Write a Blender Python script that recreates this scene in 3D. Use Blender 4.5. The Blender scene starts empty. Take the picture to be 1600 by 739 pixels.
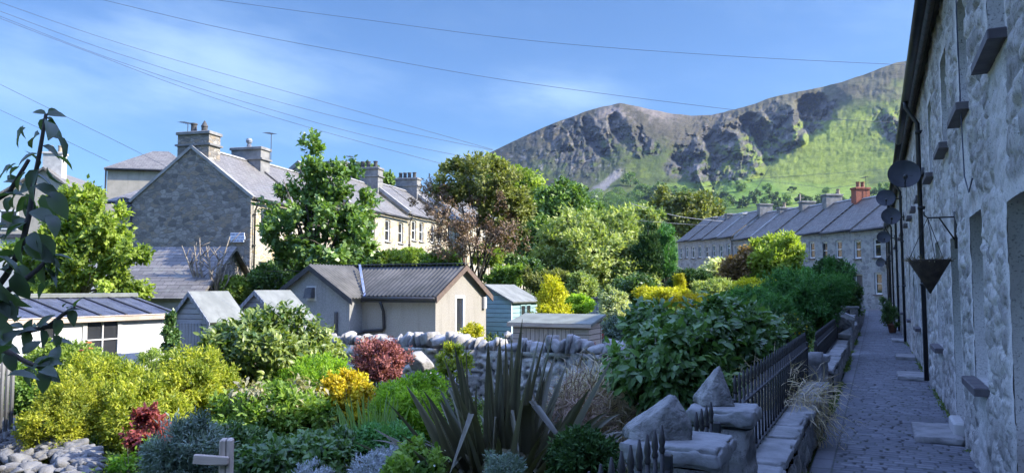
import bpy, bmesh, math, random
import numpy as np
from mathutils import Vector, Matrix
rnd = random.Random(7)
rng = np.random.default_rng(11)
sc = bpy.context.scene
COL = sc.collection
rad = math.radians
# ---------------------------------------------------------------- camera
FPX = 1200.0
PITCH = math.atan(80.5 / FPX)
EYE = 1.6
cp, sp_ = math.cos(PITCH), math.sin(PITCH)

def ray(px, py):
    x = (px - 800) / FPX
    y = (369.5 - py) / FPX
    return x, cp - y * sp_, sp_ + y * cp

def P(px, py, Y):
    """world point seen at photo pixel px,py at forward distance Y"""
    x, yy, z = ray(px, py)
    k = Y / yy
    return Vector((x * k, Y, EYE + z * k))

def zat(py, Y):
    return P(800, py, Y).z

cam = bpy.data.cameras.new('camera')
cam.sensor_width = 36
cam.lens = 36 * FPX / 1600
cam.clip_end = 30000
cam.clip_start = 0.05
camo = bpy.data.objects.new('camera', cam)
COL.objects.link(camo)
camo.location = (0, 0, EYE)
camo.rotation_euler = (math.pi / 2 + PITCH, 0, 0)
sc.camera = camo

# terrace grid: t runs along the path away from the camera, p across it to the right
TH = rad(25.3)
ST, CT = math.sin(TH), math.cos(TH)
GRID_ROT = -TH
def TP(t, p, z=0.0):
    return Vector((p * CT + t * ST, -p * ST + t * CT, z))
def inv_tp(X, Y):
    return X * ST + Y * CT, X * CT - Y * ST

def ss(a, b, x):
    u = np.clip((np.asarray(x, float) - a) / (b - a), 0, 1)
    return u * u * (3 - 2 * u)

# ---------------------------------------------------------------- numpy noise
def h2(ix, iy, seed):
    n = (ix.astype(np.int64) * 374761393 + iy.astype(np.int64) * 668265263 + seed * 974634777) & 0xffffffff
    n = ((n ^ (n >> 13)) * 1274126177) & 0xffffffff
    n = ((n ^ (n >> 15)) * 2246822519) & 0xffffffff
    n = n ^ (n >> 16)
    return (n & 0xffffff) / float(0x1000000)

def vn(x, y, seed=0):
    x = np.asarray(x, float); y = np.asarray(y, float)
    ix = np.floor(x); iy = np.floor(y)
    fx = x - ix; fy = y - iy
    fx = fx * fx * (3 - 2 * fx); fy = fy * fy * (3 - 2 * fy)
    a = h2(ix, iy, seed); b = h2(ix + 1, iy, seed)
    c = h2(ix, iy + 1, seed); d = h2(ix + 1, iy + 1, seed)
    return (a * (1 - fx) + b * fx) * (1 - fy) + (c * (1 - fx) + d * fx) * fy

def fbm(x, y, octv=4, seed=0, gain=.5):
    s = 0; a = 1; tot = 0
    for k in range(octv):
        s = s + a * vn(x * 2 ** k + 17.3 * k, y * 2 ** k - 9.1 * k, seed + k); tot += a; a *= gain
    return s / tot

def ridged(x, y, octv=4, seed=0, gain=.55):
    s = 0; a = 1; tot = 0
    for k in range(octv):
        s = s + a * (1 - np.abs(2 * vn(x * 2 ** k + 7.7 * k, y * 2 ** k + 3.3 * k, seed + k) - 1)); tot += a; a *= gain
    return s / tot

def voro(u, v, seed=0, jit=.85):
    u = np.asarray(u, float); v = np.asarray(v, float)
    iu = np.floor(u); iv = np.floor(v)
    f1 = np.full(u.shape, 9.); f2 = np.full(u.shape, 9.); cid = np.zeros(u.shape)
    for du in (-1, 0, 1):
        for dv in (-1, 0, 1):
            cu = iu + du; cv = iv + dv
            px = cu + .5 + (h2(cu, cv, seed) - .5) * jit
            py = cv + .5 + (h2(cu, cv, seed + 5) - .5) * jit
            d = np.hypot(px - u, py - v)
            hh = h2(cu, cv, seed + 9)
            nearer = d < f1
            f2 = np.where(nearer, f1, np.minimum(f2, d))
            cid = np.where(nearer, hh, cid)
            f1 = np.where(nearer, d, f1)
    return f1, f2, cid

def stone_relief(u, v, seed=3, sx=.36, sz=.22, amp=.035):
    """height, tone, mortar for a rubble wall; u along, v up, metres"""
    wu = u + .10 * (fbm(u * 3.1, v * 3.1, 3, seed + 20) - .5)
    wv = v + .10 * (fbm(u * 3.1 + 40, v * 3.1, 3, seed + 30) - .5)
    row = np.floor(wv / sz)
    f1, f2, cid = voro(wu / sx, wv / sz, seed)
    e = f2 - f1
    k = amp / .04
    h = k * (.026 * (1 - np.exp(-e * 9)) + .014 * (cid - .5) + .020 * (fbm(u * 6, v * 6, 3, seed + 50) - .5) * 2
             + .012 * (ridged(u * 17, v * 17, 4, seed + 60) - .5) - .03 * ss(.60, .74, fbm(u * 4.5 + 9, v * 6, 4, seed + 70)))
    return h, cid, np.clip(1 - e / .14, 0, 1)

# ---------------------------------------------------------------- materials
MATS = {}
def nd(nt, typ, **kw):
    n = nt.nodes.new(typ)
    for k, v in kw.items():
        setattr(n, k, v)
    return n

def base_mat(name):
    m = bpy.data.materials.new(name); m.use_nodes = True
    nt = m.node_tree
    b = nt.nodes['Principled BSDF']
    return m, nt, b

def setin(node, **kw):
    for k, v in kw.items():
        node.inputs[k.replace('_', ' ')].default_value = v

def c4(c):
    return (c[0], c[1], c[2], 1)

def mixrgb(nt, fac, a, b, blend='MIX'):
    n = nd(nt, 'ShaderNodeMix', data_type='RGBA', blend_type=blend)
    for sock, v in ((0, fac), (6, a), (7, b)):
        if isinstance(v, (int, float)):
            n.inputs[sock].default_value = v
        elif isinstance(v, tuple):
            n.inputs[sock].default_value = c4(v)
        else:
            nt.links.new(v, n.inputs[sock])
    return n.outputs[2]

def noise(nt, vec, scale, detail=4, rough=.55):
    n = nd(nt, 'ShaderNodeTexNoise')
    setin(n, Scale=scale, Detail=detail, Roughness=rough)
    if vec is not None:
        nt.links.new(vec, n.inputs['Vector'])
    return n.outputs['Fac']

def ramp(nt, val, lo, hi):
    n = nd(nt, 'ShaderNodeMapRange', interpolation_type='SMOOTHSTEP')
    n.inputs[1].default_value = lo; n.inputs[2].default_value = hi
    nt.links.new(val, n.inputs[0])
    return n.outputs[0]

def objco(nt, scale=(1, 1, 1)):
    tc = nd(nt, 'ShaderNodeTexCoord')
    mp = nd(nt, 'ShaderNodeMapping')
    mp.inputs['Scale'].default_value = scale
    nt.links.new(tc.outputs['Object'], mp.inputs['Vector'])
    return mp.outputs[0]

def bump(nt, bsdf, h, strength=.5, dist=.02):
    n = nd(nt, 'ShaderNodeBump')
    n.inputs['Strength'].default_value = strength
    n.inputs['Distance'].default_value = dist
    nt.links.new(h, n.inputs['Height'])
    nt.links.new(n.outputs[0], bsdf.inputs['Normal'])

def plain(name, c, c2=None, rough=.6, scale=6, bstr=.2, bdist=.01, metal=0, spec=.4, stretch=(1, 1, 1), detail=5, streak=0.):
    """mottled procedural material"""
    m, nt, b = base_mat(name)
    co = objco(nt, stretch)
    n1 = noise(nt, co, scale, detail)
    f = ramp(nt, n1, .32, .68)
    c2 = c2 or tuple(x * .7 for x in c)
    colr = mixrgb(nt, f, c, c2)
    if streak:
        n3 = noise(nt, objco(nt, (2.2, 2.2, .28)), 2.2, 6, .65); n4 = noise(nt, objco(nt), .9, 4)
        fs = nd(nt, 'ShaderNodeMath', operation='MULTIPLY'); fs.inputs[1].default_value = streak
        nt.links.new(ramp(nt, n3, .48, .74), fs.inputs[0])
        colr = mixrgb(nt, fs.outputs[0], colr, tuple(x * .5 for x in c2))
        fs2 = nd(nt, 'ShaderNodeMath', operation='MULTIPLY'); fs2.inputs[1].default_value = streak * .7
        nt.links.new(ramp(nt, n4, .5, .75), fs2.inputs[0])
        colr = mixrgb(nt, fs2.outputs[0], colr, (c2[0] * .75, c2[1] * .78, c2[2] * .66))
    nt.links.new(colr, b.inputs['Base Color'])
    b.inputs['Roughness'].default_value = rough
    b.inputs['Metallic'].default_value = metal
    b.inputs['Specular IOR Level'].default_value = spec
    if bstr:
        n2 = noise(nt, co, scale * 4, 5)
        bump(nt, b, n2, bstr, bdist)
    MATS[name] = m
    return m

def attr(nt, name):
    a = nd(nt, 'ShaderNodeAttribute'); a.attribute_name = name
    return a

def leafmat(name, c0, c1, trans=.3, rough=.55, spec=.35, back=None):
    m, nt, b = base_mat(name)
    a = attr(nt, 'tone')
    col = mixrgb(nt, a.outputs['Fac'], c0, c1)
    if back:
        g = nd(nt, 'ShaderNodeNewGeometry')
        col2 = mixrgb(nt, g.outputs['Backfacing'], col, back)
    else:
        col2 = col
    nt.links.new(col2, b.inputs['Base Color'])
    setin(b, Roughness=rough)
    b.inputs['Specular IOR Level'].default_value = spec
    if trans > 0:
        tr = nd(nt, 'ShaderNodeBsdfTranslucent')
        tcol = mixrgb(nt, 1.0, col, (1.5, 1.6, .6), 'MULTIPLY')
        nt.links.new(tcol, tr.inputs['Color'])
        mx = nd(nt, 'ShaderNodeMixShader'); mx.inputs[0].default_value = trans
        nt.links.new(b.outputs[0], mx.inputs[1]); nt.links.new(tr.outputs[0], mx.inputs[2])
        nt.links.new(mx.outputs[0], nt.nodes['Material Output'].inputs['Surface'])
    MATS[name] = m
    return m

def stonemat_attr(name, ca, cb, cm, cstain=(.12, .11, .10)):
    """for meshes carrying tone (per stone) and mortar attributes"""
    m, nt, b = base_mat(name)
    t = attr(nt, 'tone').outputs['Fac']; mo = attr(nt, 'mortar').outputs['Fac']
    co = objco(nt)
    n1 = noise(nt, co, 14, 6, .65)
    col = mixrgb(nt, t, ca, cb)
    col = mixrgb(nt, ramp(nt, n1, .45, .75), col, tuple(x * .62 for x in ca))
    col = mixrgb(nt, mo, col, cm)
    sp = noise(nt, co, 55, 4, .7)
    col = mixrgb(nt, ramp(nt, sp, .52, .72), col, tuple(x * .5 for x in ca))
    n2 = noise(nt, co, 1.1, 6, .6)
    col = mixrgb(nt, ramp(nt, n2, .52, .8), col, cstain)
    nt.links.new(col, b.inputs['Base Color'])
    setin(b, Roughness=.9); b.inputs['Specular IOR Level'].default_value = .2
    bump(nt, b, noise(nt, co, 60, 6, .7), .7, .012)
    MATS[name] = m
    return m

def stonemat_proc(name, ca, cb, cm, scale=3.2, squash=1.6, warm=None, dirt=.5):
    """rubble masonry for far walls: voronoi stones in object space"""
    m, nt, b = base_mat(name)
    co = objco(nt, (1, 1, squash))
    nz = nd(nt, 'ShaderNodeTexNoise'); setin(nz, Scale=2.5, Detail=3)
    nt.links.new(co, nz.inputs['Vector'])
    wa = mixrgb(nt, .12, co, nz.outputs['Color'])
    v = nd(nt, 'ShaderNodeTexVoronoi', feature='F1'); setin(v, Scale=scale)
    nt.links.new(wa, v.inputs['Vector'])
    ve = nd(nt, 'ShaderNodeTexVoronoi', feature='DISTANCE_TO_EDGE'); setin(ve, Scale=scale)
    nt.links.new(wa, ve.inputs['Vector'])
    sep = nd(nt, 'ShaderNodeSeparateColor'); nt.links.new(v.outputs['Color'], sep.inputs[0])
    col = mixrgb(nt, sep.outputs[0], ca, cb)
    if warm:
        col = mixrgb(nt, ramp(nt, sep.outputs[1], .7, .8), col, warm)
    n1 = noise(nt, co, 11, 5, .65)
    col = mixrgb(nt, ramp(nt, n1, .5, .8), col, tuple(x * .6 for x in ca))
    e = ramp(nt, ve.outputs['Distance'], .02, .07)
    col = mixrgb(nt, e, cm, col)
    n2 = noise(nt, co, .7, 5, .6)
    f = nd(nt, 'ShaderNodeMath', operation='MULTIPLY'); f.inputs[1].default_value = dirt
    nt.links.new(ramp(nt, n2, .5, .8), f.inputs[0])
    col = mixrgb(nt, f.outputs[0], col, tuple(x * .45 for x in ca))
    nt.links.new(col, b.inputs['Base Color'])
    setin(b, Roughness=.9); b.inputs['Specular IOR Level'].default_value = .2
    ad = nd(nt, 'ShaderNodeMath', operation='ADD')
    nt.links.new(e, ad.inputs[0]); nt.links.new(n1, ad.inputs[1])
    bump(nt, b, ad.outputs[0], .8, .03)
    MATS[name] = m
    return m

def slatemat(name, c0, c1, cw=.28, ch=.2, mort=None, zk=1.7, lichen=(.2, .2, .17)):
    """courses of slates along object x, up object z"""
    m, nt, b = base_mat(name)
    tc = nd(nt, 'ShaderNodeTexCoord')
    sx = nd(nt, 'ShaderNodeSeparateXYZ'); nt.links.new(tc.outputs['Object'], sx.inputs[0])
    ax = nd(nt, 'ShaderNodeMath', operation='ADD'); nt.links.new(sx.outputs[0], ax.inputs[0]); ax.inputs[1].default_value = 50
    mz = nd(nt, 'ShaderNodeMath', operation='MULTIPLY'); nt.links.new(sx.outputs[2], mz.inputs[0]); mz.inputs[1].default_value = zk
    cb = nd(nt, 'ShaderNodeCombineXYZ'); nt.links.new(ax.outputs[0], cb.inputs[0]); nt.links.new(mz.outputs[0], cb.inputs[1])
    br = nd(nt, 'ShaderNodeTexBrick')
    br.offset = .5
    setin(br, Color1=c4(c0), Color2=c4(c1), Mortar=c4(mort or tuple(x * .3 for x in c0)), Scale=1, Bias=0.0)
    br.inputs['Mortar Size'].default_value = .012
    br.inputs['Mortar Smooth'].default_value = .6
    br.inputs['Brick Width'].default_value = cw
    br.inputs['Row Height'].default_value = ch
    nt.links.new(cb.outputs[0], br.inputs['Vector'])
    n1 = noise(nt, tc.outputs['Object'], 1.6, 6, .65)
    col = mixrgb(nt, ramp(nt, n1, .5, .78), br.outputs['Color'], lichen)
    n3 = noise(nt, tc.outputs['Object'], 18, 4, .6)
    col = mixrgb(nt, ramp(nt, n3, .5, .8), col, tuple(x * .7 for x in c0))
    nt.links.new(col, b.inputs['Base Color'])
    setin(b, Roughness=.55); b.inputs['Specular IOR Level'].default_value = .4
    inv = nd(nt, 'ShaderNodeMath', operation='SUBTRACT'); inv.inputs[0].default_value = 1
    nt.links.new(br.outputs['Fac'], inv.inputs[1])
    ad = nd(nt, 'ShaderNodeMath', operation='MULTIPLY_ADD'); nt.links.new(n3, ad.inputs[0]); ad.inputs[1].default_value = .6
    nt.links.new(inv.outputs[0], ad.inputs[2])
    bump(nt, b, ad.outputs[0], .7, .02)
    MATS[name] = m
    return m

def woodmat(name, c0, c1, board=.12, axis=2, grain=(1, 1, 1), rough=.7):
    """painted or bare boards: grooves across 'axis' of object space"""
    m, nt, b = base_mat(name)
    tc = nd(nt, 'ShaderNodeTexCoord')
    s = nd(nt, 'ShaderNodeSeparateXYZ'); nt.links.new(tc.outputs['Object'], s.inputs[0])
    dv = nd(nt, 'ShaderNodeMath', operation='DIVIDE'); nt.links.new(s.outputs[axis], dv.inputs[0]); dv.inputs[1].default_value = board
    fr = nd(nt, 'ShaderNodeMath', operation='FRACT'); nt.links.new(dv.outputs[0], fr.inputs[0])
    fl = nd(nt, 'ShaderNodeMath', operation='FLOOR'); nt.links.new(dv.outputs[0], fl.inputs[0])
    wn = nd(nt, 'ShaderNodeTexWhiteNoise', noise_dimensions='1D'); nt.links.new(fl.outputs[0], wn.inputs['W'])
    g = ramp(nt, fr.outputs[0], .02, .2)
    co = objco(nt, grain)
    n1 = noise(nt, co, 5, 6, .7)
    col = mixrgb(nt, wn.outputs['Value'], c0, c1)
    col = mixrgb(nt, ramp(nt, n1, .4, .75), col, tuple(x * .72 for x in c0))
    col = mixrgb(nt, g, tuple(x * .22 for x in c0), col)
    n9 = noise(nt, objco(nt), .9, 5, .6)
    col = mixrgb(nt, ramp(nt, n9, .52, .8), col, tuple(x * .55 for x in c0))
    nt.links.new(col, b.inputs['Base Color'])
    setin(b, Roughness=rough); b.inputs['Specular IOR Level'].default_value = .3
    ad = nd(nt, 'ShaderNodeMath', operation='MULTIPLY_ADD'); nt.links.new(n1, ad.inputs[0]); ad.inputs[1].default_value = .3
    nt.links.new(g, ad.inputs[2])
    bump(nt, b, ad.outputs[0], .6, .012)
    MATS[name] = m
    return m

# ---------------------------------------------------------------- mesh helpers
def link(o, parent=None):
    COL.objects.link(o)
    if parent is not None:
        o.parent = parent
    return o

def np_mesh(name, V, F, mat, parent=None, smooth=False, attrs=None, loc=None):
    V = np.ascontiguousarray(V, dtype=np.float32); F = np.ascontiguousarray(F, dtype=np.int32)
    me = bpy.data.meshes.new(name)
    k = F.shape[1]
    me.vertices.add(len(V)); me.vertices.foreach_set('co', V.ravel())
    me.loops.add(F.size); me.loops.foreach_set('vertex_index', F.ravel())
    me.polygons.add(len(F))
    me.polygons.foreach_set('loop_start', np.arange(0, F.size, k, dtype=np.int32))
    me.polygons.foreach_set('loop_total', np.full(len(F), k, dtype=np.int32))
    if smooth:
        me.polygons.foreach_set('use_smooth', np.ones(len(F), dtype=bool))
    for an, av in (attrs or {}).items():
        av = np.ascontiguousarray(av, dtype=np.float32)
        if av.ndim == 1:
            a = me.attributes.new(an, 'FLOAT', 'POINT'); a.data.foreach_set('value', av)
        else:
            a = me.attributes.new(an, 'FLOAT_COLOR', 'POINT'); a.data.foreach_set('color', av.ravel())
    me.update(calc_edges=True)
    me.materials.append(mat)
    o = bpy.data.objects.new(name, me)
    if loc is not None:
        o.location = loc
    return link(o, parent)

class MB:
    """collects shapes that become ONE mesh object"""
    def __init__(s):
        s.v = []; s.f = []
    def add(s, vs, fs):
        n = len(s.v)
        s.v += [tuple(v) for v in vs]
        s.f += [tuple(i + n for i in f) for f in fs]
        return s
    def box(s, x0, x1, y0, y1, z0, z1, M=None):
        vs = [Vector((x, y, z)) for z in (z0, z1) for y in (y0, y1) for x in (x0, x1)]
        if M is not None:
            vs = [M @ v for v in vs]
        return s.add(vs, [(0, 2, 3, 1), (4, 5, 7, 6), (0, 1, 5, 4), (2, 6, 7, 3), (0, 4, 6, 2), (1, 3, 7, 5)])
    def cbox(s, x0, x1, y0, y1, z0, z1, b=.02, M=None):
        """box with chamfered vertical and top edges"""
        r0 = [(x0 + b, y0), (x1 - b, y0), (x1, y0 + b), (x1, y1 - b), (x1 - b, y1), (x0 + b, y1), (x0, y1 - b), (x0, y0 + b)]
        r1 = [(x0 + 2 * b, y0 + b), (x1 - 2 * b, y0 + b), (x1 - b, y0 + 2 * b), (x1 - b, y1 - 2 * b), (x1 - 2 * b, y1 - b), (x0 + 2 * b, y1 - b), (x0 + b, y1 - 2 * b), (x0 + b, y0 + 2 * b)]
        vs = [Vector((x, y, z0)) for x, y in r0] + [Vector((x, y, z1 - b)) for x, y in r0] + [Vector((x, y, z1)) for x, y in r1]
        if M is not None:
            vs = [M @ v for v in vs]
        fs = [tuple(range(7, -1, -1)), tuple(range(16, 24))]
        for k in range(2):
            for i in range(8):
                j = (i + 1) % 8
                fs.append((k * 8 + i, k * 8 + j, k * 8 + 8 + j, k * 8 + 8 + i))
        return s.add(vs, fs)
    def slab(s, quad, th):
        """four corners (counter-clockwise from above) extruded down by th"""
        q = [Vector(v) for v in quad]
        n = (q[1] - q[0]).cross(q[3] - q[0]).normalized()
        lo = [v - n * th for v in q]
        return s.add(q + lo, [(0, 1, 2, 3), (7, 6, 5, 4), (0, 4, 5, 1), (1, 5, 6, 2), (2, 6, 7, 3), (3, 7, 4, 0)])
    def prism(s, poly, y0, y1, M=None):
        """polygon in x,z extruded along y"""
        n = len(poly)
        vs = [Vector((x, y0, z)) for x, z in poly] + [Vector((x, y1, z)) for x, z in poly]
        if M is not None:
            vs = [M @ v for v in vs]
        fs = [tuple(range(n)), tuple(range(2 * n - 1, n - 1, -1))]
        fs += [(i, i + n, (i + 1) % n + n, (i + 1) % n) for i in range(n)]
        return s.add(vs, fs)
    def tube(s, pts, radii, n=8, cap=True):
        pts = [Vector(p) for p in pts]
        if not hasattr(radii, '__len__'):
            radii = [radii] * len(pts)
        base = len(s.v)
        up = Vector((0, 0, 1))
        prev = None
        for i, p in enumerate(pts):
            d = (pts[min(i + 1, len(pts) - 1)] - pts[max(i - 1, 0)]).normalized()
            if prev is None:
                a = d.cross(up)
                if a.length < .05:
                    a = d.cross(Vector((1, 0, 0)))
            else:
                a = prev - d * prev.dot(d)
            a.normalize(); prev = a
            b = d.cross(a)
            for k in range(n):
                an = 2 * math.pi * k / n
                s.v.append(tuple(p + (a * math.cos(an) + b * math.sin(an)) * radii[i]))
        for i in range(len(pts) - 1):
            for k in range(n):
                j = (k + 1) % n
                s.f.append((base + i * n + k, base + i * n + j, base + (i + 1) * n + j, base + (i + 1) * n + k))
        if cap:
            s.f.append(tuple(base + k for k in range(n - 1, -1, -1)))
            s.f.append(tuple(base + (len(pts) - 1) * n + k for k in range(n)))
        return s
    def lathe(s, prof, c=(0, 0, 0), n=16, M=None, closed=False):
        base = len(s.v)
        c = Vector(c)
        for r, z in prof:
            for k in range(n):
                an = 2 * math.pi * k / n
                v = Vector((r * math.cos(an), r * math.sin(an), z))
                if M is not None:
                    v = M @ v
                s.v.append(tuple(c + v))
        m = len(prof)
        for i in range(m - 1 + (1 if closed else 0)):
            i2 = (i + 1) % m
            for k in range(n):
                j = (k + 1) % n
                s.f.append((base + i * n + k, base + i * n + j, base + i2 * n + j, base + i2 * n + k))
        if not closed:
            s.f.append(tuple(base + k for k in range(n - 1, -1, -1)))
            s.f.append(tuple(base + (m - 1) * n + k for k in range(n)))
        return s
    def build(s, name, mat, parent=None, smooth=False, loc=None):
        me = bpy.data.meshes.new(name)
        me.from_pydata(s.v, [], s.f)
        if smooth:
            me.polygons.foreach_set('use_smooth', np.ones(len(me.polygons), dtype=bool))
        me.update()
        me.materials.append(MATS[mat] if isinstance(mat, str) else mat)
        o = bpy.data.objects.new(name, me)
        if loc is not None:
            o.location = loc
        return link(o, parent)

def tag(o, label, cat, group=None, kind=None):
    o['label'] = label
    if cat: o['category'] = cat
    if group: o['group'] = group
    if kind: o['kind'] = kind
    return o

def struct(o, label=None, kind='structure'):
    o['kind'] = kind
    if label: o['label'] = label
    return o

def thing(name, label, cat, loc=(0, 0, 0), rotz=0, group=None):
    o = bpy.data.objects.new(name, None)
    o.empty_display_size = .2
    link(o)
    o.location = loc; o.rotation_euler = (0, 0, rotz)
    return tag(o, label, cat, group)

def bevel_all(o, w=.01, seg=2):
    b = o.modifiers.new('bevel', 'BEVEL'); b.width = w; b.segments = seg; b.limit_method = 'ANGLE'; b.angle_limit = rad(40)

# ---------------------------------------------------------------- stones
def ico(level):
    bm = bmesh.new(); bmesh.ops.create_icosphere(bm, subdivisions=level, radius=1)
    V = np.array([v.co[:] for v in bm.verts]); F = np.array([[v.index for v in f.verts] for f in bm.faces])
    bm.free(); return V, F
ICO = {k: ico(k) for k in (2, 3, 4, 5)}

def polytope(V, planes):
    """push the points of a sphere out to the faces of a convex solid round the origin"""
    r = np.full(len(V), 1e9)
    for n, d in planes:
        n = np.array(n, float); n /= np.linalg.norm(n)
        k = V @ n
        r = np.where(k > 1e-6, np.minimum(r, d / np.maximum(k, 1e-6)), r)
    return V * r[:, None]

def stone_mesh(seed, size, level=3, nplanes=12, rough=.05, squash=(1, 1, 1), planes=None):
    r = np.random.default_rng(seed)
    V, F = ICO[level]; V = V.copy()
    if planes is None:
        N = r.normal(size=(nplanes, 3)); N /= np.linalg.norm(N, axis=1)[:, None]
        planes = [(n, d) for n, d in zip(N, r.uniform(.62, 1.0, nplanes))] + [((sx * (i == 0), sx * (i == 1), sx * (i == 2)), 1.0) for i in range(3) for sx in (-1, 1)]
    V = polytope(V, planes)
    if rough:
        U = V / np.abs(V).max()
        nz = fbm(U[:, 0] * 3 + U[:, 2] * 2.1 + seed, U[:, 1] * 3 - U[:, 2] * 1.7, 5, seed % 97, .6) - .5
        V = V * (1 + rough * 2 * nz)[:, None]
    if size is None:
        return V, F
    V = V - (V.max(axis=0) + V.min(axis=0)) / 2
    V = V / np.abs(V).max(axis=0)
    return V * np.array(size) * .5, F

def rotz_np(V, a):
    c, s = math.cos(a), math.sin(a)
    R = np.array([[c, -s, 0], [s, c, 0], [0, 0, 1]])
    return V @ R.T

def rough_box(x0, x1, y0, y1, z0, z1, step=.03, amp=.012, chip=.03, seed=1):
    """hewn block: a finely gridded box whose faces wander and whose edges are chipped; no two alike"""
    lo = np.array([x0, y0, z0]); hi = np.array([x1, y1, z1]); sz = hi - lo
    Vs = []; Fs = []; off = 0
    for ax in range(3):
        a, b = [(1, 2), (0, 2), (0, 1)][ax]
        na, nb = max(2, int(sz[a] / step)), max(2, int(sz[b] / step))
        A, B = np.meshgrid(np.linspace(lo[a], hi[a], na + 1), np.linspace(lo[b], hi[b], nb + 1), indexing='ij')
        i, j = np.meshgrid(np.arange(na), np.arange(nb), indexing='ij'); q = (i * (nb + 1) + j).ravel()
        f = np.stack([q, q + nb + 1, q + nb + 2, q + 1], 1)
        for side in (lo, hi):
            v = np.zeros((A.size, 3)); v[:, a] = A.ravel(); v[:, b] = B.ravel(); v[:, ax] = side[ax]
            Vs.append(v); Fs.append(f + off); off += len(v)
    V = np.concatenate(Vs); F = np.concatenate(Fs)
    d = np.sort(np.minimum(V - lo, hi - V), axis=1)          # distance to the two nearest faces: 0,0 on an edge
    edge = np.exp(-(d[:, 1] / .013))
    p = V * 13 + seed * 3.7
    N = np.stack([fbm(p[:, 1] + p[:, 2] * .7, p[:, 2] - p[:, 0] * .3, 4, seed), fbm(p[:, 0] + p[:, 2] * .6, p[:, 2] + p[:, 1] * .4, 4, seed + 3), fbm(p[:, 0] - p[:, 2] * .5, p[:, 1] + p[:, 2] * .3, 4, seed + 6)], 1) - .5
    c = (lo + hi) / 2
    k = (edge * chip * (.35 + 1.6 * ss(.4, .75, fbm(V[:, 0] * 7 + seed, V[:, 1] * 7 + V[:, 2] * 5, 3, seed + 9))))[:, None]
    V = V + N * amp * 2 - np.clip((V - c) / (sz / 2), -1, 1) * np.minimum(k, sz * .3)
    return V, F
# ---------------------------------------------------------------- foliage
def unit(a):
    return a / np.maximum(np.linalg.norm(a, axis=1, keepdims=True), 1e-9)

def leaf_quads(pos, ax, nrm, L, W, fold=.12):
    """one kite-shaped face pair per leaf: returns verts, quads"""
    ax = unit(ax)
    side = unit(np.cross(ax, nrm)); nn = np.cross(side, ax)
    L = L[:, None]; W = W[:, None]
    v0 = pos
    v1 = pos + ax * L * .42 + side * W * .5 + nn * L * fold
    v2 = pos + ax * L - nn * L * fold * .6
    v3 = pos + ax * L * .42 - side * W * .5 + nn * L * fold
    V = np.stack([v0, v1, v2, v3], 1).reshape(-1, 3)
    n = len(pos)
    F = np.arange(4 * n).reshape(n, 4)
    return V, F

def leaf_big(pos, ax, nrm, L, W, droop=.35, fold=.18):
    """curved leaf, 3 stations, centre crease: 6 quads each"""
    ax = unit(ax); side = unit(np.cross(ax, nrm)); nn = np.cross(side, ax)
    n = len(pos)
    st = [(0, .05), (.22, .8), (.5, 1.0), (.78, .68), (1, .03)]
    rows = []
    for u, w in st:
        c = pos + ax * (L * u)[:, None] - nn * (L * droop * u * u)[:, None]
        hw = (W * .5 * w)[:, None]
        lift = nn * (W * fold * w)[:, None]
        rows += [c + side * hw + lift, c, c - side * hw + lift]
    V = np.stack(rows, 1).reshape(-1, 3)
    k = len(st) * 3
    f = []
    for i in range(len(st) - 1):
        a = i * 3
        f += [(a, a + 1, a + 4, a + 3), (a + 1, a + 2, a + 5, a + 4)]
    f = np.array(f)
    F = (np.arange(n)[:, None, None] * k + f[None]).reshape(-1, 4)
    return V, F, k

def sample_lobes(lobes, n, r, shell=.8, gap=.0, seed=0, zmin=0.0, bumpy=.25, freq=2.2):
    """points in/near the surface of a union of ellipsoids (local coords) with outward direction"""
    lob = np.array(lobes, float)
    area = (lob[:, 3] * lob[:, 4] + lob[:, 4] * lob[:, 5] + lob[:, 3] * lob[:, 5])
    out_p = []; out_d = []; got = 0; guard = 0
    while got < n and guard < 60:
        guard += 1
        m = int((n - got) * 1.7) + 30
        k = r.choice(len(lob), m, p=area / area.sum())
        d = unit(r.normal(size=(m, 3)))
        # uneven outline: radius varies with direction
        q = d * freq
        nb = fbm(q[:, 0] + q[:, 2] * .7 + k * 3.1 + seed, q[:, 1] - q[:, 2] * .8 + k * 1.7, 3, seed + 3)
        sh = r.random(m) < shell
        rr = np.where(sh, 1 - np.abs(r.normal(size=m)) * .10, r.random(m) ** .5 * .92)
        rr = rr * (1 - bumpy + 2 * bumpy * nb)
        p = lob[k, :3] + d * lob[k, 3:6] * rr[:, None]
        ok = p[:, 2] > zmin
        if gap > 0:
            g = vn(q[:, 0] * 1.9 + k * 5 + seed, q[:, 1] * 1.9 + q[:, 2] * 1.3, seed + 8)
            ok &= (g > gap) | (r.random(m) < .12)
        # drop points deep inside another lobe
        for li in range(len(lob)):
            e = np.sum(((p - lob[li, :3]) / lob[li, 3:6]) ** 2, axis=1)
            ok &= ~((e < .45) & (k != li) & (r.random(m) < .8))
        out_p.append(p[ok]); out_d.append(d[ok] / lob[k, 3:6][ok]); got += int(ok.sum())
    p = np.concatenate(out_p)[:n]; d = unit(np.concatenate(out_d)[:n])
    return p, d

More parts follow.
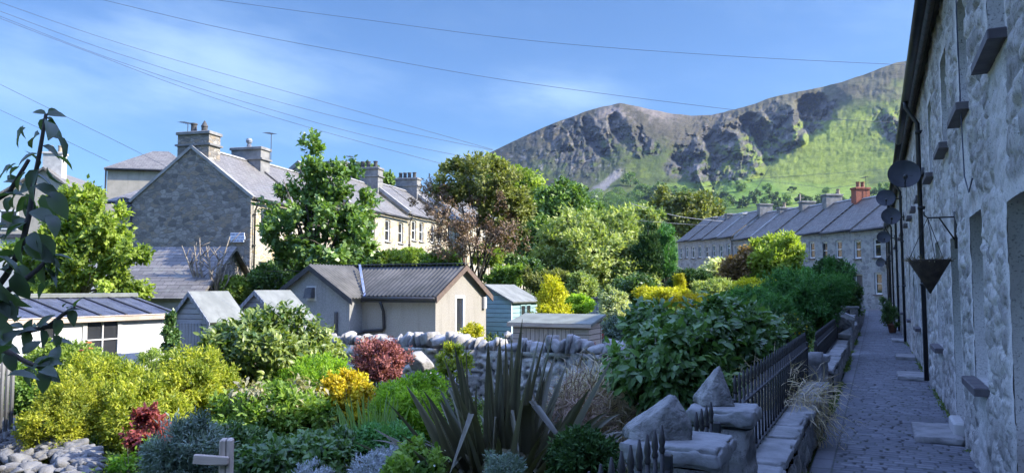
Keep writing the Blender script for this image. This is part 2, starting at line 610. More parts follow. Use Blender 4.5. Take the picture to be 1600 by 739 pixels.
def sample_clumps(lobes, n, r, clump, per_clump, shell, gap, seed, zmin, bumpy, freq, inner=.2):
    """sprays of foliage: clump centres over the lobes, twigs scattered round each centre, some filling inside"""
    K = max(6, n // per_clump)
    c, d = sample_lobes(lobes, K, r, shell, gap, seed, zmin, bumpy, freq)
    K = len(c)
    lob = np.array(lobes, float)
    rl = np.mean(lob[:, 3:6]) * clump * r.uniform(.6, 1.35, K)
    n1 = int(n * (1 - inner))
    k = r.integers(0, K, n1)
    o = unit(r.normal(size=(n1, 3))) * (r.random(n1) ** .45)[:, None]
    stray = r.random(K) < .13
    ctr = np.array([lob[:, 0].mean(), lob[:, 1].mean(), lob[:, 2].mean()])
    c = np.where(stray[:, None], c + (c - ctr) * r.uniform(.06, .26, K)[:, None], c); rl = np.where(stray, rl * .55, rl)
    o = o * rl[k][:, None]
    # sprays are flatter across their own direction
    al = np.sum(o * d[k], axis=1, keepdims=True)
    o = o - d[k] * al * .35
    p = c[k] + o
    dd = unit(d[k] * .75 + unit(o) * .6)
    p2, d2 = sample_lobes(lobes, n - n1, r, .15, 0, seed + 1, zmin, .1, freq)
    p2 = p2 * np.array([.93, .93, .96])
    p = np.concatenate([p, p2]); dd = np.concatenate([dd, d2]); kk = np.concatenate([k, np.full(len(p2), -1)])
    ok = p[:, 2] > zmin
    return p[ok], dd[ok], kk[ok]

def foliage(name, parent, mat, lobes, ntwig, per, L, aspect=.45, seed=1, up=.4, spread=.9, tl=None, shell=.8, gap=.0,
            bumpy=.22, freq=2.2, flat=.55, droop=0., big=False, zmin=0.02, tone_h=.35, rnd_l=.35, part='foliage', fold=.12, face_out=.7, clump=.40, per_clump=24, inner=.16):
    r = np.random.default_rng(seed)
    if clump:
        tp, td, ck = sample_clumps(lobes, ntwig, r, clump, per_clump, max(shell, .85), gap, seed, zmin, bumpy, freq, inner)
    else:
        tp, td = sample_lobes(lobes, ntwig, r, shell, gap, seed, zmin, bumpy, freq); ck = np.zeros(len(tp), int)
    n = len(tp)
    cv = r.normal(size=(ck.max() + 2)) * .22
    tax = unit(td + np.array([0, 0, up]) + r.normal(size=(n, 3)) * .35)
    tl = tl if tl is not None else L * 2.2
    u = r.random((n, per))
    pos = tp[:, None, :] + tax[:, None, :] * (u * tl - tl * .5)[:, :, None]
    pos = pos + r.normal(size=(n, per, 3)) * L * .25
    ax = tax[:, None, :] * (.45 + .6 * u[:, :, None]) + r.normal(size=(n, per, 3)) * spread * .6
    ax[:, :, 2] -= droop
    nr = td[:, None, :] * face_out + np.array([.18, -.1, flat])[None, None] + r.normal(size=(n, per, 3)) * .36
    pos = pos.reshape(-1, 3); ax = ax.reshape(-1, 3); nr = nr.reshape(-1, 3)
    ln = L * (1 - rnd_l + 2 * rnd_l * r.random(len(pos)))
    # leaf tone: by clump and by leaf
    ct = fbm(tp[:, 0] * 1.3 / max(L * 12, .3) + seed, (tp[:, 1] + tp[:, 2]) * 1.3 / max(L * 12, .3), 2, seed + 40)
    tone = np.clip(np.repeat(ct * .8 + cv[ck], per) + r.normal(size=len(pos)) * .22 + .08, 0, 1)
    if big:
        V, F, k = leaf_big(pos, ax, nr, ln, ln * aspect)
        T = np.repeat(tone, k)
    else:
        V, F = leaf_quads(pos, ax, nr, ln, ln * aspect, fold)
        T = np.repeat(tone, 4)
    return np_mesh(part, V, F, MATS[mat] if isinstance(mat, str) else mat, parent, attrs={'tone': T})

def stems(parent, lobes, seed=1, n=9, r0=.025, mat='bark', part='stem'):
    r = random.Random(seed)
    mb = MB()
    for i in range(n):
        lb = lobes[i % len(lobes)]
        a = r.uniform(0, 2 * math.pi); k = r.uniform(.2, .75)
        tip = Vector((lb[0] + math.cos(a) * lb[3] * k, lb[1] + math.sin(a) * lb[4] * k, lb[2] + lb[5] * r.uniform(.2, .7)))
        st = Vector((tip.x * .15 + r.uniform(-.06, .06), tip.y * .15 + r.uniform(-.06, .06), -.05))
        mid = st.lerp(tip, .5) + Vector((r.uniform(-.1, .1), r.uniform(-.1, .1), .08)) * tip.length * .5
        mb.tube([st, mid, tip], [r0, r0 * .7, r0 * .3], 6)
    return mb.build(part, mat, parent, smooth=True)

def flowers(parent, mat, lobes, n, size, seed=1, part='flowers', zmin=.1, shell=1., petals=5, out=1.04, kind='stuff', upper=None):
    """little cupped flowers: petals as kites round a centre"""
    r = np.random.default_rng(seed)
    lo = [(a, b, c, x * out, y * out, z * out) for a, b, c, x, y, z in lobes]
    p, d = sample_lobes(lo, n, r, shell, 0, seed, zmin, .15)
    if upper is not None:
        k = d[:, 2] > upper; p = p[k]; d = d[k]
    n = len(p)
    t1 = unit(np.cross(d, r.normal(size=(n, 3)))); t2 = np.cross(d, t1)
    Vs = []; Fs = []; off = 0
    for k in range(petals):
        a = 2 * math.pi * k / petals
        ax = t1 * math.cos(a) + t2 * math.sin(a) + d * .5
        V, F = leaf_quads(p, ax, d + ax * -.3, np.full(n, size), np.full(n, size * .8))
        Vs.append(V); Fs.append(F + off); off += len(V)
    V = np.concatenate(Vs); F = np.concatenate(Fs)
    o = np_mesh(part, V, F, MATS[mat], parent, attrs={'tone': np.repeat(r.random(len(V) // 4), 4)})
    if kind: o['kind'] = kind
    return o

def lobes_px(cx, cy, rx, ry, Y, n=5, seed=1, depth=1.0, base=None, lob=.62):
    """lobes for a clump seen as an ellipse at photo px cx,cy with half sizes rx,ry at distance Y.
    returns base point, lobes local to it"""
    r = random.Random(seed)
    c = P(cx, cy, Y); R = rx * Y / FPX; H = ry * Y / FPX
    b = base if base is not None else Vector((c.x, c.y, c.z - H))
    out = []
    for i in range(n):
        a = 2 * math.pi * i / n + r.uniform(-.4, .4)
        k = 0 if i == 0 and n > 2 else r.uniform(.35, .62)
        z = r.uniform(-.3, .42)
        l = lob * r.uniform(.62, 1.16)
        out.append((c.x - b.x + math.cos(a) * R * k, c.y - b.y + math.sin(a) * R * k * depth, c.z - b.z + z * H, R * l, R * l * depth, H * l))
    out.append((c.x - b.x, c.y - b.y, c.z - b.z - .1 * H, R * .74, R * .74 * depth, H * .8))
    return b, out

def shrub_px(name, label, cat, cx, cy, rx, ry, Y, mat, ntwig, per, L, seed, group=None, base_z=None, nl=5, depth=1., stem=True, **kw):
    b, lobes = lobes_px(cx, cy, rx, ry, Y, nl, seed, depth)
    if base_z is not None:
        dz = b.z - base_z
        b = Vector((b.x, b.y, base_z))
        lobes = [(l[0], l[1], l[2] + dz, l[3], l[4], l[5]) for l in lobes]
    root = thing(name, label, cat, b, 0, group)
    fo = foliage(name, root, mat, lobes, ntwig, per, L, seed=seed, **kw)
    if stem:
        stems(root, lobes, seed, 9, max(.008, rx * Y / FPX * .03))
    return root, lobes

def tree(name, label, cat, base, trunk, lobes, mat, ntwig, per, L, seed, group=None, bark='bark', r0=.16, limbs=None, nstem=1, twigs=0, **kw):
    """tapered trunk(s), limbs to every lobe, leafy crown. trunk: height where limbs part."""
    r = random.Random(seed)
    root = thing(name, label, cat, base, 0, group)
    mb = MB()
    tops = []
    for s in range(nstem):
        a = r.uniform(0, 6.28); lean = .0 if nstem == 1 else .22
        top = Vector((math.cos(a + s * 2.1) * trunk * lean + r.uniform(-.1, .1), math.sin(a + s * 2.1) * trunk * lean, trunk))
        o = Vector((math.cos(a + s * 2.1), math.sin(a + s * 2.1), 0)) * (.0 if nstem == 1 else r0 * .9)
        rr = r0 if nstem == 1 else r0 * .65
        mid = o.lerp(top, .5) + Vector((r.uniform(-.08, .08), r.uniform(-.08, .08), 0)) * trunk * .4
        mb.tube([o + Vector((0, 0, -.1)), o + Vector((0, 0, .15 * trunk)), mid, top], [rr * 1.35, rr, rr * .85, rr * .65], 9)
        tops.append((top, rr * .6))
    for i, lb in enumerate(lobes):
        top, rt = tops[i % nstem]
        c = Vector(lb[:3])
        for q in range(limbs or 2):
            tip = c + Vector((r.uniform(-.7, .7) * lb[3], r.uniform(-.7, .7) * lb[4], r.uniform(-.3, .7) * lb[5]))
            st = top + Vector((0, 0, -r.uniform(0, .35) * trunk))
            mid = st.lerp(tip, .45) + Vector((r.uniform(-.2, .2), r.uniform(-.2, .2), .25)) * (tip - st).length * .35
            mb.tube([st, mid, tip], [rt * r.uniform(.5, .8), rt * .38, rt * .1], 6)
            for w in range(twigs):
                k = r.uniform(.3, .9)
                s2 = st.lerp(mid, k * 2) if k < .5 else mid.lerp(tip, k * 2 - 1)
                e2 = s2 + Vector((r.gauss(0, .5) * lb[3], r.gauss(0, .5) * lb[4], r.uniform(-.05, .7) * lb[5]))
                mb.tube([s2, s2.lerp(e2, .5) + Vector((0, 0, .08)), e2], [rt * .2, rt * .14, rt * .05], 4)
    mb.build('trunk', bark, root, smooth=True)
    foliage(name, root, mat, lobes, ntwig, per, L, seed=seed, part='crown', **kw)
    return root
# ---------------------------------------------------------------- materials used all over
plain('bark', (.13, .105, .08), (.07, .06, .05), .9, 8, .8, .02, stretch=(1, 1, .3))
plain('bark_pale', (.30, .26, .20), (.17, .14, .11), .9, 8, .6, .02)
plain('iron', (.02, .022, .026), (.045, .04, .038), .5, 14, .3, .004)
plain('plastic_black', (.018, .019, .022), (.03, .03, .033), .4, 6, .1, .003)
plain('pipe_grey', (.05, .055, .065), (.08, .08, .085), .5, 6, .1, .003)
plain('white_paint', (.78, .79, .80), (.66, .67, .67), .45, 5, .15, .004)
plain('cement', (.36, .35, .33), (.25, .245, .235), .9, 3, .5, .01)
plain('cement_light', (.55, .54, .51), (.42, .41, .39), .9, 3, .4, .01)
plain('chimney_stone', (.27, .265, .255), (.17, .17, .17), .9, 3, .5, .02)
plain('terracotta', (.30, .13, .075), (.2, .09, .06), .8, 6, .3, .01)
plain('pot_dark', (.05, .05, .052), (.09, .085, .08), .8, 6, .3, .01)
plain('pot_buff', (.36, .29, .20), (.25, .2, .15), .8, 6, .3, .01)
plain('red_brick', (.34, .115, .07), (.24, .09, .06), .85, 9, .4, .01)
plain('slab_stone', (.32, .315, .31), (.20, .20, .198), .85, 4.5, .8, .02, detail=10, streak=.3)
plain('slate_sill', (.075, .065, .075), (.12, .11, .115), .6, 6, .3, .006)
plain('door_dark', (.05, .07, .06), (.035, .05, .045), .45, 3, .1, .004)
plain('door_brown', (.12, .055, .03), (.08, .04, .025), .5, 3, .2, .004)
plain('lead', (.28, .30, .33), (.2, .21, .24), .5, 5, .2, .004)
plain('dish_grey', (.045, .05, .06), (.075, .08, .09), .45, 4, .1, .003)
plain('render_cream', (.46, .42, .35), (.38, .35, .29), .95, 2.2, .5, .008, detail=8, streak=.5)
plain('render_grey', (.27, .265, .25), (.20, .20, .195), .95, 2.2, .5, .008, detail=8)
plain('render_white', (.58, .58, .57), (.50, .50, .49), .9, 2.2, .4, .006, detail=8, streak=.25)
plain('felt_green', (.20, .215, .18), (.14, .15, .125), .9, 3, .5, .006, detail=9)
plain('straw', (.42, .35, .22), (.27, .22, .14), .9, 9, .1, .003)
plain('rubble', (.38, .365, .34), (.19, .185, .175), .9, 5, .7, .02, detail=9)
plain('rubble_dark', (.19, .187, .18), (.10, .098, .095), .92, 7, .9, .02, detail=10)
plain('boulder', (.34, .33, .315), (.11, .11, .105), .92, 9, 1.0, .03, detail=12, streak=.3)
plain('wire', (.06, .07, .10), (.06, .07, .10), .5, 1, 0)
plain('wire_pale', (.25, .26, .28), (.25, .26, .28), .5, 1, 0)

def glassmat():
    m, nt, b = base_mat('window_glass')
    co = objco(nt)
    n = noise(nt, co, 1.3, 3)
    nt.links.new(mixrgb(nt, n, (.012, .014, .018), (.05, .052, .055)), b.inputs['Base Color'])
    setin(b, Roughness=.04); b.inputs['Specular IOR Level'].default_value = .6
    MATS['glass'] = m
glassmat()

# ---------------------------------------------------------------- ground
def path_z(t):
    return ss(38, 53, t) * .32

def ground_z(X, Y):
    X = np.asarray(X, float); Y = np.asarray(Y, float)
    t = X * ST + Y * CT; p = X * CT - Y * ST
    z = -.6 + ss(17, 32, Y) * (.5 + .75 * ss(1, -9, X)) + np.clip(Y - 32, 0, 60) * .033
    z = z + ss(95, 300, Y) * 9.5 * ss(-75, -5, X)
    z = z + .10 * (fbm(X * .7, Y * .7, 3, 5) - .5) * ss(4, 9, Y)
    zr = path_z(t) - .06
    k = ss(-1.02, -.92, p)
    far = ss(70, 110, Y)
    z = np.where(Y < 100, z * (1 - k) + zr * k, z * (1 - k * (1 - far)) + zr * k * (1 - far))
    return z

def gz(X, Y):
    return float(ground_z(np.array([X]), np.array([Y]))[0])

def grid_mesh(name, us, vs, fn, mat, smooth=True, attrs=None, hole=None):
    U, V = np.meshgrid(us, vs, indexing='ij')
    pts = fn(U.ravel(), V.ravel())
    nu, nv = len(us), len(vs)
    i, j = np.meshgrid(np.arange(nu - 1), np.arange(nv - 1), indexing='ij')
    a = (i * nv + j).ravel()
    F = np.stack([a, a + nv, a + nv + 1, a + 1], 1)
    if hole is not None:
        F = F[~hole(((U[:-1, :-1] + U[1:, 1:]) / 2).ravel(), ((V[:-1, :-1] + V[1:, 1:]) / 2).ravel())]
    return np_mesh(name, pts, F, mat, None, smooth, attrs)

def groundmat():
    m, nt, b = base_mat('garden_ground')
    co = objco(nt)
    n1 = noise(nt, co, .35, 6, .6); n2 = noise(nt, co, 3.0, 7, .65); n3 = noise(nt, co, 30, 5, .7)
    col = mixrgb(nt, ramp(nt, n2, .4, .62), (.035, .055, .016), (.085, .065, .042))
    col = mixrgb(nt, ramp(nt, n1, .42, .6), col, (.055, .095, .022))
    col = mixrgb(nt, ramp(nt, n3, .5, .8), col, (.12, .11, .07))
    nt.links.new(col, b.inputs['Base Color']); setin(b, Roughness=.95)
    b.inputs['Specular IOR Level'].default_value = .1
    bump(nt, b, n3, .8, .04)
    MATS['ground'] = m
groundmat()

pl = np.unique(np.concatenate([np.array([-6000, -3000, -1500, -800, -400, -200, -120]), np.arange(-80, -20, 4.), np.arange(-20, -1.5, .5),
     np.array([-1.3, -1.1, -1.02, -.98, -.95, -.92, -.6, -.2, .3, .8, 3, 8, 15, 30, 60, 120, 250, 500, 1000, 2500, 6000])]))
tl_ = np.unique(np.concatenate([np.array([-3000, -800, -200, -60, -20, -8]), np.arange(-4, 40, .6), np.arange(40, 130, 3.), np.array([150, 200, 300, 450, 700, 1200, 2500, 9000])]))
def gfn(t, p):
    X = p * CT + t * ST; Y = -p * ST + t * CT
    return np.stack([X, Y, ground_z(X, Y)], 1)
struct(grid_mesh('ground', tl_, pl, gfn, MATS['ground']), 'dark garden soil and grass sloping below the cobbled path')

# ---------------------------------------------------------------- cobbled path
def settmat():
    m, nt, b = base_mat('path_setts')
    t = attr(nt, 'tone').outputs['Fac']; mo = attr(nt, 'mortar').outputs['Fac']
    co = objco(nt)
    n1 = noise(nt, co, 25, 6, .7)
    col = mixrgb(nt, t, (.105, .112, .128), (.20, .205, .225))
    col = mixrgb(nt, ramp(nt, n1, .45, .8), col, (.095, .10, .12))
    n2 = noise(nt, co, .8, 5, .6)
    col = mixrgb(nt, ramp(nt, n2, .45, .75), col, (.11, .11, .12))
    joint = mixrgb(nt, ramp(nt, noise(nt, co, 2.0, 4), .42, .62), (.018, .018, .02), (.04, .05, .025))
    col = mixrgb(nt, mo, col, joint)
    nt.links.new(col, b.inputs['Base Color']); setin(b, Roughness=.75)
    b.inputs['Specular IOR Level'].default_value = .35
    bump(nt, b, n1, .5, .006)
    MATS['setts'] = m
settmat()
PW0, PW1 = -.585, .80
RT = .098
def sett(t, p):
    tt = t + .03 * (fbm(p * 1.6, t * .5, 2, 77) - .5) * 2
    row = np.floor(tt / RT)
    w = .13 + .06 * h2(row, row * 0 + 3, 91)
    off = h2(row, row * 0 + 8, 92)
    x = p / w + off * 3
    # edging strip of long stones near the garden wall
    edge = p < -.40
    x = np.where(edge, tt / .42, x); y = np.where(edge, (p + .585) / .185, tt / RT)
    col = np.floor(x); fx = x - col; fy = y - np.floor(y)
    jx = .03 * (h2(col, row, 97) - .5)
    dx = np.minimum(fx, 1 - fx) * np.where(edge, .42, w) + jx * .1; dy = np.minimum(fy, 1 - fy) * np.where(edge, .185, RT)
    d = np.minimum(dx, dy)
    tone = h2(col, np.where(edge, -5, row), 95)
    h = .008 * (1 - np.exp(-np.clip(d, 0, 1) / .008)) + .006 * (tone - .5) + .006 * (fbm(p * 18, t * 18, 3, 60) - .5)
    # missing corners: dark holes at some joints
    hole = (h2(col, row, 99) > .76) & (fx < .16)
    h = np.where(hole & ~edge, h - .012, h)
    mort = np.clip(1 - d / .011, 0, 1)
    mort = np.where(hole & ~edge, 1, mort)
    return h, tone, mort
ts = np.unique(np.round(np.concatenate([np.arange(-3, 4.5, .12), np.arange(4.5, 13, .0165), np.arange(13, 24, .036), np.arange(24, 53, .11)]), 4))
ps = np.linspace(PW0, PW1, 92)
def pathfn(t, p):
    h, _, _ = sett(t, p)
    X = p * CT + t * ST; Y = -p * ST + t * CT
    camber = .03 * (1 - (p / .7) ** 2)
    return np.stack([X, Y, path_z(t) + h - .03 + camber * .4 + .012 * (fbm(t * .8, p * 2, 2, 44) - .5)], 1)
_U, _V = np.meshgrid(ts, ps, indexing='ij')
_h, _tone, _m = sett(_U.ravel(), _V.ravel())
struct(grid_mesh('path', ts, ps, pathfn, MATS['setts'], attrs={'tone': _tone, 'mortar': _m}), 'worn cobbled footpath of grey setts in the shade of the terrace')

# unseen pale sheet behind the drystone wall, added to bounce light onto the sheds
plain('yard_concrete', (.50, .48, .44), (.38, .365, .335), .9, 2.5, .4, .006, detail=9, streak=.3)
def yfn(t, p):
    X = p * CT + t * ST; Y = -p * ST + t * CT
    return np.stack([X, Y, ground_z(X, Y) + .05], 1)
struct(grid_mesh('yard', np.linspace(12.9, 19.4, 14), np.linspace(-15.5, -4.6, 22), yfn, MATS['yard_concrete']), 'pale paved yard between the sheds and the drystone wall')
# ---------------------------------------------------------------- mountain: a height sheet given by direction and true distance
SKY = np.array([(560, 440), (600, 415), (640, 370), (690, 312), (720, 277), (750, 247), (765, 239), (800, 222), (830, 208), (850, 199), (880, 187), (910, 176), (945, 166),
                (968, 161.5), (985, 164), (1010, 170), (1050, 178), (1080, 181), (1112, 180), (1150, 171), (1180, 162), (1200, 154), (1230, 147), (1260, 141),
                (1290, 135), (1320, 127), (1350, 117), (1375, 107), (1400, 99), (1440, 91), (1500, 80), (1600, 66), (1700, 60), (1800, 70)], float)
YF = 446.0
UD = np.array([0, .15, .25, .37, .45, .6, .8, 1.0]); DD = np.array([150, 230, 320, 450, 560, 690, 800, 930], float)
def sky_y(px):
    return np.interp(px, SKY[:, 0], SKY[:, 1]) + 2.2 * (fbm(px * .06, px * 0 + 3, 4, 15) - .5) * ss(850, 900, px)
def gauss(px, py, cx, cy, rx, ry):
    return np.exp(-((px - cx) / rx) ** 2 - ((py - cy) / ry) ** 2)
def line_d(px, py, A, B):
    ax, ay = A; bx, by = B
    dx, dy = bx - ax, by - ay; L = math.hypot(dx, dy)
    s = ((px - ax) * dx + (py - ay) * dy) / L / L
    d = ((px - ax) * dy - (py - ay) * dx) / L
    return s, d
def crag_amount(px, py):
    wx = px + 26 * (fbm(px * .03, py * .03, 3, 211) - .5); wy = py + 22 * (fbm(px * .03, py * .03, 3, 223) - .5)
    c1 = gauss(wx, wy, 925, 212, 62, 26) + .55 * gauss(wx, wy, 880, 235, 60, 36) + .35 * gauss(wx, wy, 905, 262, 60, 22)
    c2 = gauss(wx, wy, 1150, 212, 62, 34) + .8 * gauss(wx, wy, 1230, 185, 45, 22) + .55 * gauss(wx, wy, 1085, 238, 40, 28)
    c3 = .8 * gauss(wx, wy, 1395, 195, 40, 22) + .5 * gauss(wx, wy, 1280, 182, 30, 14)
    c4 = 0
    for (A, B, r, per, g) in CLIFFS:
        s, d = line_d(wx, wy, A, B)
        L = math.hypot(B[0] - A[0], B[1] - A[1])
        dd = np.where(s < 0, np.hypot(d, s * L), np.where(s > 1, np.hypot(d, (s - 1) * L), np.abs(d)))
        c4 = np.maximum(c4, ss(1.35, .7, dd / r))
    return np.clip(np.maximum(c1 + c2 + c3, c4), 0, 1.2)
CLIFFS = [((1276, 176), (1112, 276), 28, 92, 1.65), ((1185, 200), (1066, 252), 25, 64, 1.5), ((866, 214), (892, 224), 13, 34, 1.3), ((922, 196), (946, 236), 15, 40, 1.3), ((962, 196), (1004, 228), 17, 42, 1.3),
          ((1388, 192), (1426, 232), 18, 80, 1.3)]
def mount_D(px, py):
    sy = sky_y(px)
    u = np.clip((YF - py) / (YF - sy), 0, 1)
    D = np.interp(u, UD, DD)
    w1 = 9 * (fbm(px * .03, py * .03, 3, 61) - .5); w2 = 14 * (fbm(px * .05, py * .05, 3, 63) - .5)
    # cliffs whose faces are turned to the left, away from the sun: ribs with long left flanks and short right ones
    wx = px + w2 * 1.6; wy = py + w1 * 1.4
    for (A, B, r, per, g) in CLIFFS:
        s, d = line_d(wx, wy, A, B)
        L = math.hypot(B[0] - A[0], B[1] - A[1])
        dd = np.where(s < 0, np.hypot(d, s * L), np.where(s > 1, np.hypot(d, (s - 1) * L), np.abs(d)))
        m = ss(1.3, .75, dd / r + .5 * (fbm(px / 16, py / 12, 3, 149) - .5))
        ph = (wx - .35 * wy + 30 * (fbm(px / 60, py / 40, 4, 141, .6) - .5) + 7 * (fbm(px / 7, py / 9, 3, 145) - .5)) / per
        fr = ph - np.floor(ph)
        saw = np.where(fr < .8, 1 - fr / .8, (fr - .8) / .2) * (.55 + .9 * h2(np.floor(ph), np.floor(ph) * 0 + 2, 151))
        D = D + m * g * per * (D / FPX) * (saw - .5)
    s, d = line_d(px + w2, py + w1, (1320, 172), (1112, 296))
    m = ss(-.12, .08, s) * ss(1.05, .72, s)
    D = D + m * 26 * (ss(0, 10, -d) - ss(20, 150, -d))
    c = crag_amount(px, py)
    q = px + .35 * py
    cr = ridged(q / 26, py / 40 + q * .012, 5, 71, .62) - .55
    D = D + c * 34 * cr
    rough = ss(.42, .6, u)
    D = D + rough * 10 * (ridged(px / 60, py / 34, 5, 81, .58) - .55) + rough * 5 * (fbm(px / 9, py / 7, 4, 83, .6) - .5)
    jx = px + 5 * (fbm(px / 9, py / 9, 3, 161) - .5); jy = py + 5 * (fbm(px / 9, py / 9, 3, 163) - .5)
    f1, f2, ci = voro(jx / 15 + jy / 60, jy / 24, 171)
    D = D + c * (17 * (ci - .5) + 9 * f1)
    f1, f2, ci = voro(jx / 6 + jy / 30, jy / 9.5, 173)
    D = D + c * (8 * (ci - .5) + 5 * f1) + rough * 1.6 * (ci - .5)
    D = D + c * 9 * (ridged(px / 13 + py / 40, py / 17, 6, 73, .66) - .55) + rough * 2.2 * (ridged(px / 8, py / 6, 4, 75, .6) - .55)
    D = D + 2.5 * (fbm(px / 40, py / 14, 4, 87) - .5) * ss(.1, .3, u)
    return np.maximum(D, 120)

def M(px, py):
    """point of the mountain sheet seen at photo pixel"""
    D = float(mount_D(np.array([float(px)]), np.array([float(py)]))[0])
    return P(px, py, D)

def mount_color(px, py):
    sy = sky_y(px); u = (YF - py) / (YF - sy)
    n1 = fbm(px / 38, py / 16, 5, 101); n2 = fbm(px / 9, py / 6, 4, 107, .6); n3 = fbm(px / 90, py / 50, 3, 109)
    def mixc(a, b, f):
        return a * (1 - f[:, None]) + np.array(b)[None] * f[:, None]
    C = np.tile(np.array([.095, .125, .040]), (len(px), 1))
    C = mixc(C, (.145, .185, .042), ss(.42, .62, n1))                       # grass
    right = ss(1090, 1200, px)
    C = mixc(C, (.215, .265, .05), ss(.28, .55, n3 * .5 + n1 * .5) * right * .92)
    C = mixc(C, (.07, .088, .035), ss(.50, .68, n2) * .75 * (1 - .65 * right))                   # bracken
    hz = ss(.72, .86, u - .07 * right + .16 * (n1 - .5) + .05 * (n2 - .5))                 # heather tops
    C = mixc(C, (.125, .105, .075), hz * .92)
    C = mixc(C, (.175, .165, .10), hz * ss(.5, .7, n1) * .55 * right)
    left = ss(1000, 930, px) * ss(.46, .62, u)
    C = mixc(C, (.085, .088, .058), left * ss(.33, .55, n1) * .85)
    summit = gauss(px, py, 985, 178, 85, 15)
    C = mixc(C, (.30, .25, .215), np.clip(summit * 1.3, 0, 1) * ss(.40, .55, n1 * .6 + n2 * .4) * .95)
    c = crag_amount(px, py)
    rk = np.clip(c * 1.2, 0, 1) * ss(.38, .55, n2)
    C = mixc(C, (.10, .095, .09), rk * .9)
    C = mixc(C, (.24, .215, .185), np.clip(c * 1.5, 0, 1) * ss(.62, .76, fbm(px / 6, py / 9, 4, 117, .6)))
    spots = ss(.66, .75, fbm(px / 7, py / 5, 4, 121, .6)) * left
    C = mixc(C, (.27, .26, .25), spots * .8)
    w = 8 * (fbm(px / 20, py / 20, 3, 125) - .5)
    s, d = line_d(px + w, py + w * .5, (972, 266), (928, 300))
    scree = ss(9, 4, np.abs(d)) * ss(-.1, .15, s) * ss(1.2, .9, s)
    scree = np.maximum(scree, .85 * gauss(px, py, 1085, 266, 26, 14) * ss(.4, .55, n2))
    C = mixc(C, (.30, .275, .265), scree * .85)
    # fields below the fell wall
    fy = 280 - 14 * ss(1060, 1180, px) * 0 - (px - 1180) * .055 * (px < 1180) + 12 * ss(1180, 1330, px)
    fld = ss(-3, 3, py - fy + 3 * (n1 - .5)) * ss(1010, 1040, px)
    C = mixc(C, (.155, .255, .045), fld * .9)
    C = mixc(C, (.215, .285, .06), fld * ss(.45, .6, n3) * .8)
    C = mixc(C, (.10, .16, .035), fld * ss(.6, .75, n2) * .4)
    for (A, B, wdt) in (((1030, 300), (1195, 283), 1.1), ((1195, 283), (1300, 296), 1.0), ((1180, 300), (1205, 258), 1.2), ((1205, 258), (1212, 240), 1.2), ((1090, 296), (1120, 312), 1.), ((1290, 296), (1440, 276), 1.2), ((1160, 282), (1430, 262), .9)):
        s, d = line_d(px, py + 1.5 * n2, A, B)
        C = mixc(C, (.07, .085, .04), ss(wdt, wdt * .4, np.abs(d)) * ((s > 0) & (s < 1)) * .7)
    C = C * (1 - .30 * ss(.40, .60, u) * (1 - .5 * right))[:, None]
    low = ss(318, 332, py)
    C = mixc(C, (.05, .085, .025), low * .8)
    return C

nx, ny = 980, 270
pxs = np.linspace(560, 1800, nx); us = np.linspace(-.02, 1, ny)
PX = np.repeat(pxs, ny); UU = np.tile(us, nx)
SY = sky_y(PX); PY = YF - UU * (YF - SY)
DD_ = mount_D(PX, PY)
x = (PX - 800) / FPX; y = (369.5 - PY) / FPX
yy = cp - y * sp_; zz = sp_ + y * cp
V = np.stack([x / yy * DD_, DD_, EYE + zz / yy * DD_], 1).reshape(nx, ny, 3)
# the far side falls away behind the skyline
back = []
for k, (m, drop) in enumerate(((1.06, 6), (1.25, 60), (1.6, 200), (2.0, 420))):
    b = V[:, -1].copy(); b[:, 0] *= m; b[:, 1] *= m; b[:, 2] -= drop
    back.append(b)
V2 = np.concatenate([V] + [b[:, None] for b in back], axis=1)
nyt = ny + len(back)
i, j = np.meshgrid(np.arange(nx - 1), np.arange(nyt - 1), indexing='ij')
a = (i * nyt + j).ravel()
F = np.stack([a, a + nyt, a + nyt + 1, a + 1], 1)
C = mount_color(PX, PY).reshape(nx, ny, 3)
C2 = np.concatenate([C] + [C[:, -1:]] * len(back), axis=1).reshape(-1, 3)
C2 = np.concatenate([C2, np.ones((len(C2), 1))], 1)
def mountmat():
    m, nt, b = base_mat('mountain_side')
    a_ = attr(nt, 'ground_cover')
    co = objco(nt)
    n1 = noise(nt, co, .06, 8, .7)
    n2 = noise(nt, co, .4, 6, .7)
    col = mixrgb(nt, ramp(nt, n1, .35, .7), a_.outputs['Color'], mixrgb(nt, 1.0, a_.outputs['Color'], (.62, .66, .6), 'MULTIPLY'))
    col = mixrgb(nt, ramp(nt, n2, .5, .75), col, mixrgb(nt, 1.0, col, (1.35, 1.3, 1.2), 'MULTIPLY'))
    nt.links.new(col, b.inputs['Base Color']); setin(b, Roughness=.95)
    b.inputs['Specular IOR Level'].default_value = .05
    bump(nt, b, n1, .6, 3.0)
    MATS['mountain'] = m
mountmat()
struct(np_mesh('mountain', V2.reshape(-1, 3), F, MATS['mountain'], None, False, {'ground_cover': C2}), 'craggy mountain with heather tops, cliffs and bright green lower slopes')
# ---------------------------------------------------------------- houses
stonemat_proc('gable_stone', (.155, .145, .132), (.37, .34, .30), (.245, .23, .205), 4.0, 1.7, (.30, .25, .19), dirt=.35)
stonemat_proc('cottage_stone', (.38, .34, .27), (.55, .50, .41), (.52, .48, .40), 2.6, 1.7, (.45, .35, .22), dirt=.25)
stonemat_proc('far_stone', (.25, .25, .255), (.48, .475, .465), (.42, .41, .40), 3.0, 1.5, dirt=.3)
stonemat_attr('terrace_stone', (.27, .262, .245), (.55, .525, .48), (.62, .60, .56), (.24, .22, .195))
slatemat('slate_left', (.15, .138, .122), (.21, .195, .175), .3, .2)
slatemat('slate_far', (.115, .097, .076), (.185, .16, .13), .3, .2, lichen=(.14, .14, .13))
slatemat('slate_wall', (.12, .11, .098), (.19, .175, .16), .42, .17, zk=1.4)

